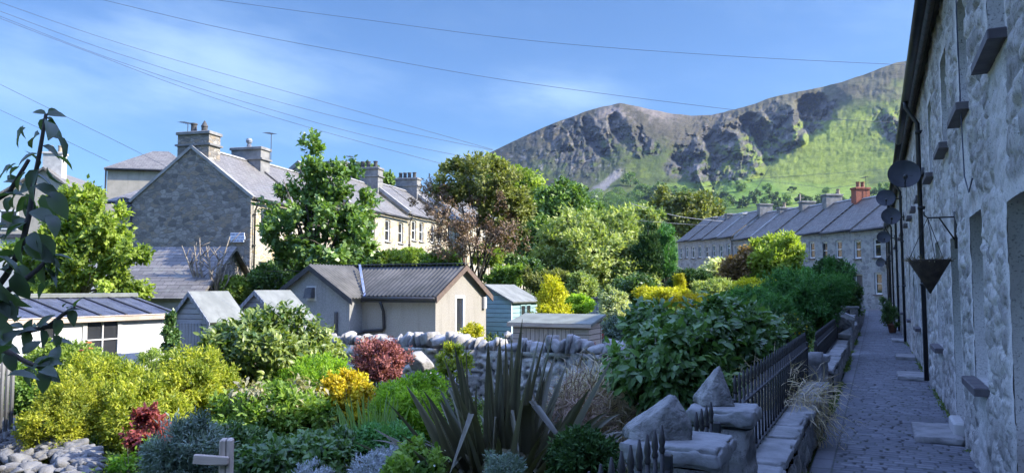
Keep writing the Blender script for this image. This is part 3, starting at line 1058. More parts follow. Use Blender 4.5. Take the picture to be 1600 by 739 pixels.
def face_open(mb, x0, x1, z0, z1, ops, y=0., depth=.16, xs_extra=()):
    xs = sorted(set([x0, x1] + [v for o in ops for v in (o[0], o[2])]))
    zs = sorted(set([z0, z1] + [v for o in ops for v in (o[1], o[3])]))
    for a, b in zip(xs[:-1], xs[1:]):
        for c, d in zip(zs[:-1], zs[1:]):
            mx, mz = (a + b) / 2, (c + d) / 2
            if any(o[0] < mx < o[2] and o[1] < mz < o[3] for o in ops):
                continue
            mb.add([(a, y, c), (b, y, c), (b, y, d), (a, y, d)], [(0, 1, 2, 3)])
    for o in ops:
        a, c, b, d = o
        y2 = y + depth
        mb.add([(a, y, c), (b, y, c), (b, y, d), (a, y, d), (a, y2, c), (b, y2, c), (b, y2, d), (a, y2, d)],
               [(0, 4, 5, 1), (1, 5, 6, 2), (2, 6, 7, 3), (3, 7, 4, 0)])

def window_part(root, x, z, w, h, y=.11, style='sash', frame='white_paint', sill='slate_sill', sill_out=.09, f=.055):
    mb = MB()
    mb.box(x, x + w, y, y + .07, z, z + f).box(x, x + w, y, y + .07, z + h - f, z + h)
    mb.box(x, x + f, y - .002, y + .068, z + f, z + h - f).box(x + w - f, x + w, y - .002, y + .068, z + f, z + h - f)
    if style == 'sash':
        mb.box(x + f, x + w - f, y + .004, y + .06, z + h * .5 - .025, z + h * .5 + .025)
    elif style == 'cross':
        mb.box(x + f, x + w - f, y + .004, y + .05, z + h * .5 - .02, z + h * .5 + .02)
        mb.box(x + w * .5 - .02, x + w * .5 + .02, y + .002, y + .052, z + f, z + h - f)
    elif style == 'top':
        mb.box(x + f, x + w - f, y + .004, y + .06, z + h * .68 - .03, z + h * .68 + .03)
    fr = mb.build('window', frame, root)
    MB().box(x + f - .01, x + w - f + .01, y + .035, y + .045, z + f - .01, z + h - f + .01).build('pane', 'glass', fr)
    if sill:
        MB().cbox(x - .07, x + w + .07, -sill_out, y + .02, z - .07, z - .002, .008).build('sill', sill, fr)
    return fr

def door_part(root, x, z, w, h, mat='door_dark', y=.12, frame='white_paint', light=True):
    mb = MB(); f = .06
    mb.box(x + f, x + w - f, y + .02, y + .06, z, z + h - f)
    for a, b, c, d in ((.12, .44, .1, .42), (.56, .88, .1, .42), (.12, .44, .5, .92), (.56, .88, .5, .92)):
        x0, x1, z0, z1 = x + w * a, x + w * b, z + h * c, z + h * d
        mb.box(x0, x1, y + .008, y + .021, z0, z1)
    dr = mb.build('door', mat, root)
    MB().box(x, x + f, y - .01, y + .07, z, z + h).box(x + w - f, x + w, y - .01, y + .07, z, z + h).box(x + f, x + w - f, y - .008, y + .068, z + h - f, z + h).build('frame', frame, dr)
    hd = MB(); hd.tube([(x + w * .82, y - .03, z + h * .48), (x + w * .70, y - .03, z + h * .48)], .012, 6)
    hd.build('handle', 'lead', dr)
    return dr

def chimney_part(root, x, y, w, d, z0, z1, mat='chimney_stone', pots=(), cap=True, capmat=None, parent=None):
    mb = MB(); mb.box(x - w / 2, x + w / 2, y - d / 2, y + d / 2, z0, z1 - .12)
    ch = mb.build('chimney', mat, root)
    cm = MB(); o = .07
    cm.cbox(x - w / 2 - o, x + w / 2 + o, y - d / 2 - o, y + d / 2 + o, z1 - .13, z1, .02)
    cm.build('cap', capmat or mat, ch)
    for px_, py_, hh, kind in pots:
        pm = MB()
        if kind == 'cone':
            pm.lathe([(.13, 0), (.13, hh * .5), (.15, hh * .52), (.15, hh * .58), (.02, hh * 1.05)], (x + px_, y + py_, z1 - .01), 12)
            m_ = 'pot_dark'
        elif kind == 'ball':
            pm.lathe([(.12, 0), (.11, hh * .4), (.07, hh * .45), (.13, hh * .55), (.16, hh * .75), (.12, hh * .95), (.02, hh)], (x + px_, y + py_, z1 - .01), 12)
            m_ = 'lead'
        else:
            pm.lathe([(.15, 0), (.13, hh * .2), (.12, hh * .85), (.15, hh * .87), (.15, hh), (.11, hh), (.10, hh * .5)], (x + px_, y + py_, z1 - .01), 12)
            m_ = {'buff': 'pot_buff', 'red': 'terracotta'}.get(kind, 'pot_dark')
        pm.build('chimney_pot', m_, ch)
    return ch

def aerial_part(root, x, y, z, h, yagi=True):
    mb = MB(); mb.tube([(x, y, z - .6), (x, y, z + h)], .018, 5)
    if yagi:
        mb.tube([(x - .5, y, z + h - .03), (x + .25, y, z + h + .03)], .012, 4)
        for k in range(6):
            xx = x - .45 + k * .13
            mb.tube([(xx, y - .2, z + h - .03 + k * .01), (xx, y + .2, z + h - .03 + k * .01)], .008, 4)
    mb.build('aerial', 'pipe_grey', root)

def relief_face(root, x0, x1, z0, z1, ops, T_end, step, mat='terrace_stone', depth=.17, name='wall', seed=3):
    xs = np.unique(np.round(np.concatenate([np.arange(x0, x1, step), [x1]] + [[o[0], o[2]] for o in ops]), 4))
    zs = np.unique(np.round(np.concatenate([np.arange(z0, z1, step), [z1]] + [[o[1], o[3]] for o in ops]), 4))
    U, W = np.meshgrid(xs, zs, indexing='ij')
    u = U.ravel(); w = W.ravel()
    h, tone, mort = stone_relief(T_end - u, w, seed, .27, .165, .05)
    smooth = np.ones(len(u))
    band = np.zeros(len(u))
    for a, c, b, d in ops:      # dressed jambs and rendered strips round the openings
        dx = np.maximum(np.maximum(a - u, u - b), 0); dz = np.maximum(np.maximum(c - w, w - d), 0)
        e = np.maximum(dx, dz)
        f = 1 - ss(.08, .17, e + .03 * (vn(u * 4, w * 4, 9) - .5))
        band = np.maximum(band, f)
        # streak of render under a sill
        g = (1 - ss(.0, .09, np.abs(u - (a + b) / 2) - (b - a) * .40)) * (w < c) * ss(c - 1.5, c - .9, w)
        band = np.maximum(band, g * .7)
    h = h * (1 - band * .85) + band * .012
    mort = np.maximum(mort, band)
    y = -h
    V = np.stack([u, y, w], 1)
    n, m = len(xs), len(zs)
    i, j = np.meshgrid(np.arange(n - 1), np.arange(m - 1), indexing='ij')
    cx = (xs[:-1] + xs[1:])[i] / 2; cz = (zs[:-1] + zs[1:])[j] / 2
    keep = np.ones(cx.shape, bool)
    for a, c, b, d in ops:
        keep &= ~((cx > a) & (cx < b) & (cz > c) & (cz < d))
    A = (i * m + j)[keep]
    F = np.stack([A, A + m, A + m + 1, A + 1], 1)
    # reveals and back, sides
    ex = MB()
    for a, c, b, d in ops:
        ex.add([(a, -.012, c), (b, -.012, c), (b, -.012, d), (a, -.012, d), (a, depth, c), (b, depth, c), (b, depth, d), (a, depth, d)],
               [(0, 4, 5, 1), (1, 5, 6, 2), (2, 6, 7, 3), (3, 7, 4, 0)])
    ev = np.array(ex.v) if ex.v else np.zeros((0, 3)); ef = np.array(ex.f) if ex.f else np.zeros((0, 4), int)
    tone = np.concatenate([tone, np.full(len(ev), .5)]); mort = np.concatenate([mort, np.full(len(ev), .8)])
    F = np.concatenate([F, ef + len(V)]); V = np.concatenate([V, ev])
    return np_mesh(name, V, F, MATS[mat], root, True, {'tone': tone, 'mortar': mort})

def house(name, label, origin, rot, w, d, eave, ridge, wins=(), doors=(), wall='cottage_stone', roof='slate_left', base=-.8, group=None, cat='house',
          gutter=True, pipes=(), relief=None, T_end=0., overhang=.18, verge=.0, ridge_mat='cement', win_kw=None, gable_lo=True, gable_hi=True, coping=None):
    root = thing(name, label, cat, origin, rot, group)
    wins = [tuple(q) for q in wins]; doors = [tuple(q) for q in doors]
    ops = [(q[0], q[1], q[0] + q[2], q[1] + q[3]) for q in wins + doors]
    mb = MB()
    if relief:
        relief_face(root, 0, w, base * .2, eave, ops, T_end, relief, name='front_wall')
    else:
        face_open(mb, 0, w, base, eave, ops, 0)
    mb.add([(0, d, base), (w, d, base), (w, d, eave), (0, d, eave)], [(0, 1, 2, 3)])
    for xx in (0, w):
        mb.add([(xx, 0, base), (xx, d, base), (xx, d, eave), (xx, d / 2, ridge - .04), (xx, 0, eave)], [(0, 1, 2, 3, 4)])
    # closes the rooms behind the openings
    mb.add([(.02, .5, base), (w - .02, .5, base), (w - .02, .5, eave), (.02, .5, eave)], [(0, 1, 2, 3)])
    mb.build('wall', wall if not relief else 'far_stone', root)
    sl = (ridge - eave) / (d / 2)
    ov = overhang; v = verge
    rm = MB()
    rm.slab([(-v, -ov, eave - ov * sl + .1), (w + v, -ov, eave - ov * sl + .1), (w + v, d / 2, ridge + .1), (-v, d / 2, ridge + .1)], .09)
    rm.slab([(w + v, d + ov, eave - ov * sl + .1), (-v, d + ov, eave - ov * sl + .1), (-v, d / 2 + .002, ridge + .1), (w + v, d / 2 + .002, ridge + .1)], .09)
    ro = rm.build('roof', roof, root)
    rt = MB()
    nT = max(1, int(w / .45))
    for k in range(nT):
        a = -v + (w + 2 * v) * k / nT; b = -v + (w + 2 * v) * (k + 1) / nT - .012
        rt.prism([(-.13, -.075), (0, .03), (.13, -.075), (.1, -.1), (0, -.0), (-.1, -.1)], a, b, Matrix.Translation((0, d / 2, ridge + .135)) @ Matrix.Rotation(math.pi / 2, 4, 'Z') @ Matrix.Scale(-1, 4, (0, 1, 0)))
    rt.build('ridge_tiles', ridge_mat, ro)
    if coping is not None:
        for xx in coping:
            cm = MB()
            for sgn in (0, 1):
                y0, y1 = (-ov, d / 2) if sgn == 0 else (d + ov, d / 2)
                z0 = eave - ov * sl + .24; z1 = ridge + .24
                cm.slab([(xx - .16, y0, z0), (xx + .16, y0, z0), (xx + .16, y1, z1), (xx - .16, y1, z1)] if sgn == 0 else
                        [(xx + .16, y0, z0), (xx - .16, y0, z0), (xx - .16, y1, z1), (xx + .16, y1, z1)], .2)
            cm.build('verge_coping', 'cement', root)
    for q in wins:
        kw = dict(win_kw or {})
        if len(q) > 4: kw['style'] = q[4]
        window_part(root, *q[:4], **kw)
    for q in doors:
        door_part(root, *q[:4], mat=q[4] if len(q) > 4 else 'door_dark')
    if gutter:
        gm = MB()
        gm.tube([(0, -ov - .06, eave - ov * sl - .0), (w, -ov - .06, eave - ov * sl - .0)], .062, 8)
        gu = gm.build('gutter', 'plastic_black', root, True)
        for xx in pipes:
            pm = MB()
            zt = eave - ov * sl - .03
            pm.tube([(xx, -ov - .06, zt), (xx, -ov - .06, zt - .12), (xx, -.09, zt - .42), (xx, -.085, base * 0 + .05)], .038, 8)
            for zz in (zt - .6, zt - 1.9, zt - 3.2):
                pm.cbox(xx - .065, xx + .065, -.13, -.01, zz, zz + .05, .006)
            pm.build('downpipe', 'plastic_black', root, True)
    return root

# ---- the shaded terrace beside the path (front towards the gardens) ----
ROT_T = math.atan2(-CT, -ST)
EAVE_T, RIDGE_T = 5.02, 7.35
T_FRONT = .815
# houses from behind the camera to the corner: (t0, t1, doors t, lower windows t, upper windows t, downpipe t)
TERR = [(-14., -9.5, (), (), (), ()), (-9.5, -5., (), (), (), ()), (-5., .3, (), (), (), ()),
        (.3, 4.6, (), (), (), ()),
        (4.6, 8.87, (5.55,), (7.75,), (6.13, 8.28), ()),
        (8.87, 14.95, (9.8,), (12.3,), (10.36, 12.9), (14.78,)),
        (14.95, 19.2, (15.8,), (17.9,), (15.9, 18.0), ()),
        (19.2, 25.4, (20.1,), (22.4,), (20.2, 22.5), (25.2,)),
        (25.4, 31.9, (26.3,), (28.6,), (26.4, 28.7), (31.7,)),
        (31.9, 40.1, (32.8,), (35.2,), (33., 35.3), (39.9,)),
        (40.1, 46.2, (41.,), (43.4,), (41.2, 43.5), (46.,)),
        (46.2, 51.6, (47.1,), (49.3,), (47.2, 49.4), (50.5,))]
ords = ['', '', '', '', 'nearest', 'second', 'third', 'fourth', 'fifth', 'sixth', 'seventh', 'last']
for k, (t0, t1, dts, lws, uws, pps) in enumerate(TERR):
    w = t1 - t0
    zb = float(path_z((t0 + t1) / 2))
    o = TP(t1, T_FRONT, zb)
    L = lambda t, ww: (t1 - t) - ww / 2
    wins = [(L(t, .86), .80, .86, 1.45) for t in lws] + [(L(t, .80), 3.26, .80, 1.12) for t in uws]
    doors = [(L(t, .92), .12, .92, 2.05, 'door_dark' if k % 2 else 'door_brown') for t in dts]
    if k < 4:
        lab = ['', '', '', ''][k] or 'rough grey stone cottage of the shaded terrace, beside the camera (%s)' % ['third back', 'second back', 'first back', 'level with the viewer'][k]
    else:
        lab = '%s grey rubble cottage of the shaded terrace along the cobbled path' % ords[k]
        if k == 11: lab = 'last grey rubble cottage of the shaded terrace, at the far end of the path'
        if k == 4: lab = 'grey rubble cottage filling the right edge, with slate sills and white door frame'
        if k == 5: lab = 'grey rubble cottage behind the cone hanging basket, second along the path'
    st = {4: .022, 5: .028, 6: .05, 7: .06}.get(k, .1)
    house('terraced_cottage', lab, o, ROT_T, w, 6.2, EAVE_T, RIDGE_T, wins, doors, roof='slate_far', base=-.8, group='cottages of the shaded terrace',
          pipes=[t1 - t for t in pps], relief=st if k >= 4 else None, T_end=t1, overhang=.2, wall='far_stone', win_kw=dict(sill_out=.125, y=.14))

# ---- the far row: turns left and runs away beyond the end of the path ----
A0 = Vector((22.95, 46.7)); RD = Vector((-.135, .991)).normalized()
ROT_F = math.atan2(-RD.y, -RD.x)
FB = [-.1, 3.75, 7.55, 11.25, 15.0, 18.75, 22.4, 26.0, 29.6, 33.2, 36.8]
wx_ = [[1.2, 3.3], [5.5, 7.3], [9.0, 10.9], [12.9, 14.6], [16.4, 18.2], [20.0, 21.8], [23.6, 25.3], [27.0, 28.8], [30.6, 32.4], [34.2, 36.0]]
chs = [None, ('red_brick', 1.05, .55, 8.75, (('red', -.18), ('red', .18))), ('chimney_stone', 1.3, .6, 8.72, (('buff', .5),)), ('chimney_stone', 1.1, .55, 8.6, ()), ('chimney_stone', 1.1, .55, 8.5, (('buff', .0),)),
       ('chimney_stone', 1.2, .55, 9.2, ()), ('cement_light', 1.2, .55, 8.7, ()), ('chimney_stone', 1.2, .55, 9.0, ()), ('chimney_stone', 1.1, .55, 9.0, ()), None]
nth = ['first', 'second', 'third', 'fourth', 'fifth', 'sixth', 'seventh', 'eighth', 'ninth', 'tenth']
for k in range(10):
    s0, s1 = FB[k], FB[k + 1]
    zb = .30 + .030 * (s0 + s1) / 2 + (.25 if k >= 6 else 0)
    o2 = A0 + RD * s1
    w = s1 - s0
    wins = [(s1 - s - .38, 3.15, .76, 1.2, 'sash' if (k + i) % 3 else 'top') for i, s in enumerate(wx_[k])]
    dl = s1 - wx_[k][1] - .45 if k % 2 == 0 else s1 - wx_[k][0] - .45
    lw = s1 - wx_[k][0] - .38 if k % 2 == 0 else s1 - wx_[k][1] - .38
    wins.append((lw, .85, .76, 1.35, 'sash'))
    r = house('stone_cottage', '%s stone cottage with slate roof in the far shaded row, counted from the path end' % nth[k], (o2.x, o2.y, zb), ROT_F, w, 6.0, 5.05, 7.35, wins,
              [(dl, .1, .9, 2.05, 'pipe_grey' if k == 0 else 'door_dark')], 'far_stone', 'slate_far', -1.6, 'cottages of the far shaded row', pipes=[w - .2] if k in (0, 3, 6) else (),
              coping=[0] if k in (4, 6) else None, win_kw=dict(y=.08, f=.10))
    c = chs[k]
    if c:
        chimney_part(r, w * 0 + .02, 3.0, .62, c[1], 6.8, c[3] - zb, c[0], [(0, q[1], .42, q[0]) for q in c[4]])
    if k == 1:
        aerial_part(r, .4, 3.2, 8.1, .9)

# ---- the sunlit left row, gable end towards the camera ----
G0 = Vector((-10.9, 32.0)); GD = Vector((.242, .970)).normalized()
ROT_L = math.atan2(GD.y, GD.x)
LB = [0, 4.3, 8.9, 13.2, 17.5, 21.1, 24.7, 28.6, 32.5, 36.4, 40.3, 44.5, 49, 54, 60]
EV = [5.42, 5.52, 6.05, 6.08, 6.40, 6.44, 6.75, 6.8, 7.1, 7.1, 7.4, 7.4, 7.7, 7.9]
lch = {0: (.42, 8.33, 1.55, (('cone', -.25), ('plain', .28))), 1: (.05, 8.35, 1.6, (('ball', .1),)), 3: (-.0, 9.1, 1.4, ()), 4: (.1, 9.4, 1.9, (('plain', -.6), ('plain', -.1), ('plain', .3), ('plain', .7))),
       6: (.1, 9.72, 1.7, (('plain', -.5), ('plain', -.1), ('plain', .25), ('plain', .6))), 8: (0, 10.2, 1.6, ()), 10: (0, 10.4, 1.6, ())}
nthl = ['', 'second', 'third', 'fourth', 'fifth', 'sixth', 'seventh', 'eighth', 'ninth', 'tenth', 'eleventh', 'twelfth', 'thirteenth', 'fourteenth']
for k in range(14):
    s0, s1 = LB[k], LB[k + 1]; w = s1 - s0
    zg = EV[k] - 4.85
    o2 = G0 + GD * s0
    wins = [(.7, 3.15, .78, 1.3, 'sash'), (w - 1.55, 3.15, .78, 1.3, 'sash'), (w - 1.6, .85, .8, 1.4, 'sash')]
    lab = '%s sunlit stone cottage from the gable end in the left row' % nthl[k] if k else 'end cottage with dark stone gable and big chimney, in the left row'
    r = house('row_cottage', lab, (o2.x, o2.y, zg), ROT_L, w, 5.85, 4.85, 7.05, wins, [(.65, .1, .9, 2.05, 'door_brown' if k % 2 else 'door_dark')],
              'cottage_stone' if k else 'cottage_stone', 'slate_left', -1.6, 'cottages of the sunlit left row', pipes=[.12] if k in (0, 4, 7, 10) else (), coping=[0.05] if k in (2, 4, 6, 8) else None, win_kw=dict(y=.09, sill='slab_stone', f=.08))
    if k == 0:
        gm = MB()
        e = .012
        gm.prism([(0, 0), (5.85, 0), (5.85, 6.45), (2.925, 8.62), (0, 6.45)], -e - .05, -e, Matrix.Translation((0, 0, -1.6)) @ Matrix.Rotation(math.pi / 2, 4, 'Z') @ Matrix.Scale(-1, 4, (0, 1, 0)))
        gm.build('gable_wall', 'gable_stone', r)
        vg = MB()
        for y0, y1 in ((-.14, 2.92), (5.99, 2.93)):
            zz0 = 4.85 - .14 * .752 + .10; z1 = 7.05 + .10
            q = [(-.12, y0, zz0), (.10, y0, zz0), (.10, y1, z1), (-.12, y1, z1)]
            vg.slab(q if y0 < 1 else q[::-1], .12)
        vg.build('verge_coping', 'cement', r)
        pm = MB(); pm.tube([(-.13, 5.86, 4.6), (-.13, 5.86, -.5)], .055, 8); pm.build('downpipe', 'plastic_black', r, True)
    if k in lch:
        xo, zt, dd, pots = lch[k]
        ch = chimney_part(r, xo, 2.92, .8, dd, 6.0, zt - zg, 'gable_stone' if k == 0 else 'chimney_stone', [(0, p_, .45 if q_ == 'plain' else .52, q_) for q_, p_ in pots], capmat='chimney_stone')
        MB().box(xo - .46, xo + .46, 2.92 - dd / 2 - .1, 2.92 + dd / 2 + .1, zt - zg - .62, zt - zg - .54).build('string_course', 'chimney_stone', ch)
        if k in (0, 1, 4):
            aerial_part(r, xo + (.35 if k != 4 else -.3), 2.92 + (dd / 2 + .08 if k != 1 else -dd / 2 - .08), zt - zg, .55 if k == 0 else .75)

# rear wing of the end cottage, grey render, lean-to roof
rw = P(205, 308, 33.6)
t_ = thing('rear_wing', 'grey rendered lean-to wing with slate roof behind the stone gable', 'house', (rw.x, rw.y + .5, .5), 0)
mb = MB(); mb.box(-.85, .35, 0, 4.5, -1, 4.95); mb.build('wall', 'render_cream', t_)
mb = MB(); mb.slab([(-1.2, -.35, 4.95), (.2, -.35, 4.95), (1.5, 2.2, 6.05), (-.15, 2.2, 6.05)], .1).slab([(-1.2, 4.8, 4.95), (-1.2, -.35, 4.95), (-.15, 2.2, 6.05), (-.15, 2.6, 6.05)], .1)
mb.build('roof', 'slate_left', t_)
MB().tube([(-1.2, -.42, 4.86), (.1, -.42, 4.86)], .06, 8).build('gutter', 'plastic_black', t_, True)

def dish(name, label, base, face, r=.33, arm=.35, mat='dish_grey', wall_dir=None, group=None):
    """offset satellite dish: base = bracket point on the wall, face = direction it looks"""
    f = Vector(face).normalized()
    M_ = f.to_track_quat('Z', 'Y').to_matrix().to_4x4()
    wd = Vector(wall_dir).normalized()
    root = thing(name, label, 'satellite dish', base, 0, group)
    c = wd * arm
    mb = MB()
    prof = [(r * .02, .0), (r * .5, r * .06), (r * .8, r * .15), (r, r * .24), (r * 1.02, r * .25), (r * 1.0, r * .22), (r * .8, r * .12), (r * .5, r * .03), (r * .02, -.02)]
    mb.lathe(prof, c, 28, M_, closed=False)
    mb.build('reflector', mat, root, True)
    a = MB()
    a.tube([Vector((0, 0, -.02)), wd * arm * .55 + Vector((0, 0, -.02)), c - f * .02], [.022, .022, .02], 8)
    a.cbox(-.03, .03, -.03, .03, -.12, .12, .008)
    a.build('bracket', 'plastic_black', root, True)
    e = MB(); low = M_ @ Vector((0, -r * .95, r * .2)); tip = M_ @ Vector((0, -r * .75, r * 1.15))
    e.tube([c + low, c + tip], .011, 6); e.lathe([(.02, 0), (.035, .02), (.035, .08), (.02, .1)], c + tip, 8, M_)
    e.build('feed_arm', 'plastic_black', root, True)
    return root

dish('satellite_dish', 'small blue-grey satellite dish on the rear wing wall', P(199, 322, 33.9), (.35, -.9, .35), .34, .3, 'dish_grey', (0, -1, 0), None)

# tall rendered block behind the gable with a hipped slate roof
c0 = P(168, 264, 44)
t_ = thing('rendered_house', 'tall cream rendered block with hipped slate roof behind the gable', 'house', (c0.x, c0.y, 0), rad(10))
ez = c0.z
mb = MB(); mb.box(0, 4.6, 0, 4.0, -1, ez); mb.build('wall', 'render_cream', t_)
mb = MB(); q = ez + .05; apx = P(217, 234, 45.8).z
mb.add([(-.15, -.15, q), (4.75, -.15, q), (4.75, 4.15, q), (-.15, 4.15, q), (1.9, 2.0, apx), (2.8, 2.0, apx), (-.15, -.15, q - .12), (4.75, -.15, q - .12), (4.75, 4.15, q - .12), (-.15, 4.15, q - .12)],
       [(0, 1, 5, 4), (1, 2, 5), (2, 3, 4, 5), (3, 0, 4), (0, 6, 7, 1), (1, 7, 8, 2), (2, 8, 9, 3), (3, 9, 6, 0), (6, 9, 8, 7)])
mb.build('roof', 'slate_left', t_)
MB().tube([(-.02, -.22, ez - .04), (4.6, -.22, ez - .04)], .06, 8).build('gutter', 'plastic_black', t_, True)
MB().tube([(-.06, -.06, ez - .1), (-.06, -.06, -1)], .05, 8).build('downpipe', 'plastic_black', t_, True)

# pale house at the far left
c0 = P(12, 300, 50)
t_ = thing('pale_house', 'pale rendered house with buff chimney behind the apple branch', 'house', (c0.x - 1.5, c0.y, 0), rad(8))
zt = P(70, 262, 50).z; ze = P(70, 318, 50).z
mb = MB(); mb.prism([(0, -1), (6.6, -1), (6.6, ze), (3.6, zt), (0, ze)], 0, 8); mb.build('wall', 'render_cream', t_)
mb = MB(); mb.slab([(7.0, -.25, ze - .2), (7.0, 8, ze - .2), (3.6, 8, zt + .1), (3.6, -.25, zt + .1)], .12).slab([(3.598, -.25, zt + .1), (3.598, 8, zt + .1), (-.4, 8, ze - .2), (-.4, -.25, ze - .2)], .12)
mb.build('roof', 'slate_left', t_)
chimney_part(t_, 3.7, 1.2, 1.2, .8, zt - .6, P(70, 232, 50).z, 'cement_light', [(-.3, 0, .5, 'buff'), (.3, 0, .5, 'buff')])
for x_, z_ in ((1.0, ze - 1.7), (4.3, ze - 1.7), (1., ze - 4.3), (4.3, ze - 4.3)):
    fr = MB().box(x_, x_ + 1.1, -.05, .0, z_, z_ + 1.3).build('window', 'white_paint', t_)
    MB().box(x_ + .1, x_ + 1.0, -.06, -.052, z_ + .1, z_ + 1.2).build('pane', 'glass', fr)
# lower white outhouse
c0 = P(0, 392, 40)
t_ = thing('white_outhouse', 'low white rendered outhouse below the pale house', 'outhouse', (c0.x, c0.y, 0), rad(6))
zt = P(0, 372, 40).z
MB().box(0, 6.8, 0, 3, -1, zt).build('wall', 'render_white', t_)
MB().cbox(-.1, 6.9, -.15, 3.1, zt, zt + .22, .02).build('roof', 'pipe_grey', t_)

# slate roofed outhouse in front of the gable
c0 = P(150, 470, 25.5)
t_ = thing('slate_outhouse', 'low outhouse with coursed grey slate roof in front of the gable', 'outhouse', (c0.x, c0.y, .0), rad(-3))
z0 = P(200, 466, 25.5).z; z1 = P(200, 386, 28.4).z
MB().box(.15, 3.3, .12, 5.6, -1.2, z0 - .06).prism([(.15, z0 - .06), (3.3, z0 - .06), (3.3, z0), (.15, z0)], .1, .12).build('wall', 'render_grey', t_)
mb = MB(); mb.slab([(0, 0, z0), (3.5, 0, z0), (3.5, 2.9, z1), (0, 2.9, z1)], .1).slab([(3.5, 5.8, z0), (0, 5.8, z0), (0, 2.902, z1), (3.5, 2.902, z1)], .1)
mb.build('roof', 'slate_wall', t_)
for xx in (.16, 3.29):
    MB().add([(xx, .12, z0 - .07), (xx, 5.6, z0 - .07), (xx, 2.86, z1 - .09)], [(0, 1, 2)]).build('gable_wall', 'gable_stone', t_)

# letting board on the gable
gx = Vector((-GD.y, GD.x))
sb = G0 + gx * .62
def text_part(txt, size, loc, rot, mat, parent, ext=.004, name='lettering'):
    cu = bpy.data.curves.new(name, 'FONT'); cu.body = txt; cu.size = size; cu.extrude = ext; cu.align_x = 'CENTER'; cu.align_y = 'CENTER'
    o = bpy.data.objects.new(name, cu); link(o)
    dg = bpy.context.evaluated_depsgraph_get(); dg.update()
    me = bpy.data.meshes.new_from_object(o.evaluated_get(dg))
    bpy.data.objects.remove(o)
    me.materials.clear(); me.materials.append(MATS[mat])
    o = bpy.data.objects.new(name, me); link(o, parent)
    o.location = loc; o.rotation_euler = rot
    return o
plain('sign_blue', (.06, .09, .28), (.05, .08, .25), .5, 3, 0)
plain('sign_white', (.75, .78, .85), (.70, .74, .82), .5, 3, 0)
q = P(372, 370.5, 32.0)
t_ = thing('letting_board', 'small white letting board with dark blue lettering fixed to the stone gable', 'sign', (q.x - .02, q.y + .02, q.z), ROT_L - math.pi / 2)
MB().cbox(-.33, .33, -.04, -.005, -.06, .18, .004).cbox(-.36, .36, -.045, -.006, -.105, .03, .004).cbox(-.31, .31, -.042, -.007, -.21, -.09, .004).build('board', 'sign_white', t_)
for txt, zz in (('PARC CHALETS', .11), ('HOUSES TO LET', -.025), ('07775 456 796', -.15)):
    text_part(txt, .088, (0, -.046, zz), (math.pi / 2, 0, 0), 'sign_blue', t_)
# ---------------------------------------------------------------- garden walls, pillars, railings by the path
stonemat_attr('garden_stone', (.22, .22, .225), (.40, .39, .375), (.23, .225, .215))
stonemat_attr('drystone', (.32, .305, .275), (.68, .64, .57), (.05, .048, .045))

def swept_wall(name, label, t0, t1, p_front, p_back, z0f, z0b, zt, cat='wall', group=None, seed=31):
    """low rubble wall along the path with stone coping; local x = t - t0, y = -(p - p_front)"""
    root = thing(name, label, cat, TP(t0, p_front, 0), math.atan2(CT, ST), group)
    n = max(4, int((t1 - t0) / .03)); w = abs(p_back - p_front)
    if t0 > 12: n = max(4, int((t1 - t0) / .07))
    st = .03 if t0 <= 12 else .06
    us = np.linspace(0, t1 - t0, n + 1)
    vs = np.arange(0, zt - z0f + st, st); vs = vs * (zt - z0f) / vs[-1]
    U, W = np.meshgrid(us, vs, indexing='ij'); u = U.ravel(); v = W.ravel()
    h, tone, mo = stone_relief(u + t0, v, seed, .34, .17, .04)
    zb = path_z(u + t0)
    V = np.stack([u, -h, v + z0f + zb], 1)
    m = len(vs); i, j = np.meshgrid(np.arange(n), np.arange(m - 1), indexing='ij')
    A = (i * m + j).ravel(); F = np.stack([A, A + m, A + m + 1, A + 1], 1)
    vs2 = np.arange(0, zt - z0b + .06, .06); vs2 = vs2 * (zt - z0b) / vs2[-1]
    U2, W2 = np.meshgrid(us[::2], vs2, indexing='ij'); u2 = U2.ravel(); v2 = W2.ravel()
    h2_, tone2, mo2 = stone_relief(u2 + 60, v2, seed + 3, .34, .17, .04)
    V2_ = np.stack([u2, w + h2_, v2 + z0b + path_z(u2 + t0)], 1)
    m2 = len(vs2); i, j = np.meshgrid(np.arange(len(us[::2]) - 1), np.arange(m2 - 1), indexing='ij')
    A2 = (i * m2 + j).ravel(); F2 = np.stack([A2, A2 + m2, A2 + m2 + 1, A2 + 1], 1) + len(V)
    e = MB(); L = t1 - t0; zz = float(path_z(t0)); 
    for x_ in (.0, L):
        e.add([(x_, 0, z0b), (x_, w, z0b), (x_, w, zt + zz), (x_, 0, zt + zz)], [(0, 1, 2, 3)])
    e.add([(0, 0, zt + zz - .01), (L, 0, zt + zz - .01), (L, w, zt + zz - .01), (0, w, zt + zz - .01)], [(0, 1, 2, 3)])
    k = len(V) + len(V2_)
    V = np.concatenate([V, V2_, np.array(e.v)]); F = np.concatenate([F, F2, np.array(e.f) + k])
    z = np.full(len(e.v), .4)
    np_mesh('wall_body', V, F, MATS['garden_stone'], root, True, {'tone': np.concatenate([tone, tone2, z]), 'mortar': np.concatenate([mo, mo2, z])})
    r = random.Random(seed); x = 0.0
    while x < L - .05:
        ln = min(r.uniform(.55, 1.05), L - x)
        mb = MB(); o = r.uniform(-.02, .03)
        V, F = rough_box(x + .006, x + ln - .006, -.03 + o, w + .03 + o, zt + zz + .002, zt + zz + .075 + r.uniform(-.012, .014), .02 if t0 < 12 else .07, .007, .014, int(x * 50) + seed)
        np_mesh('coping_stone', V, F, MATS['slab_stone'], root, False)
        x += ln
    return root

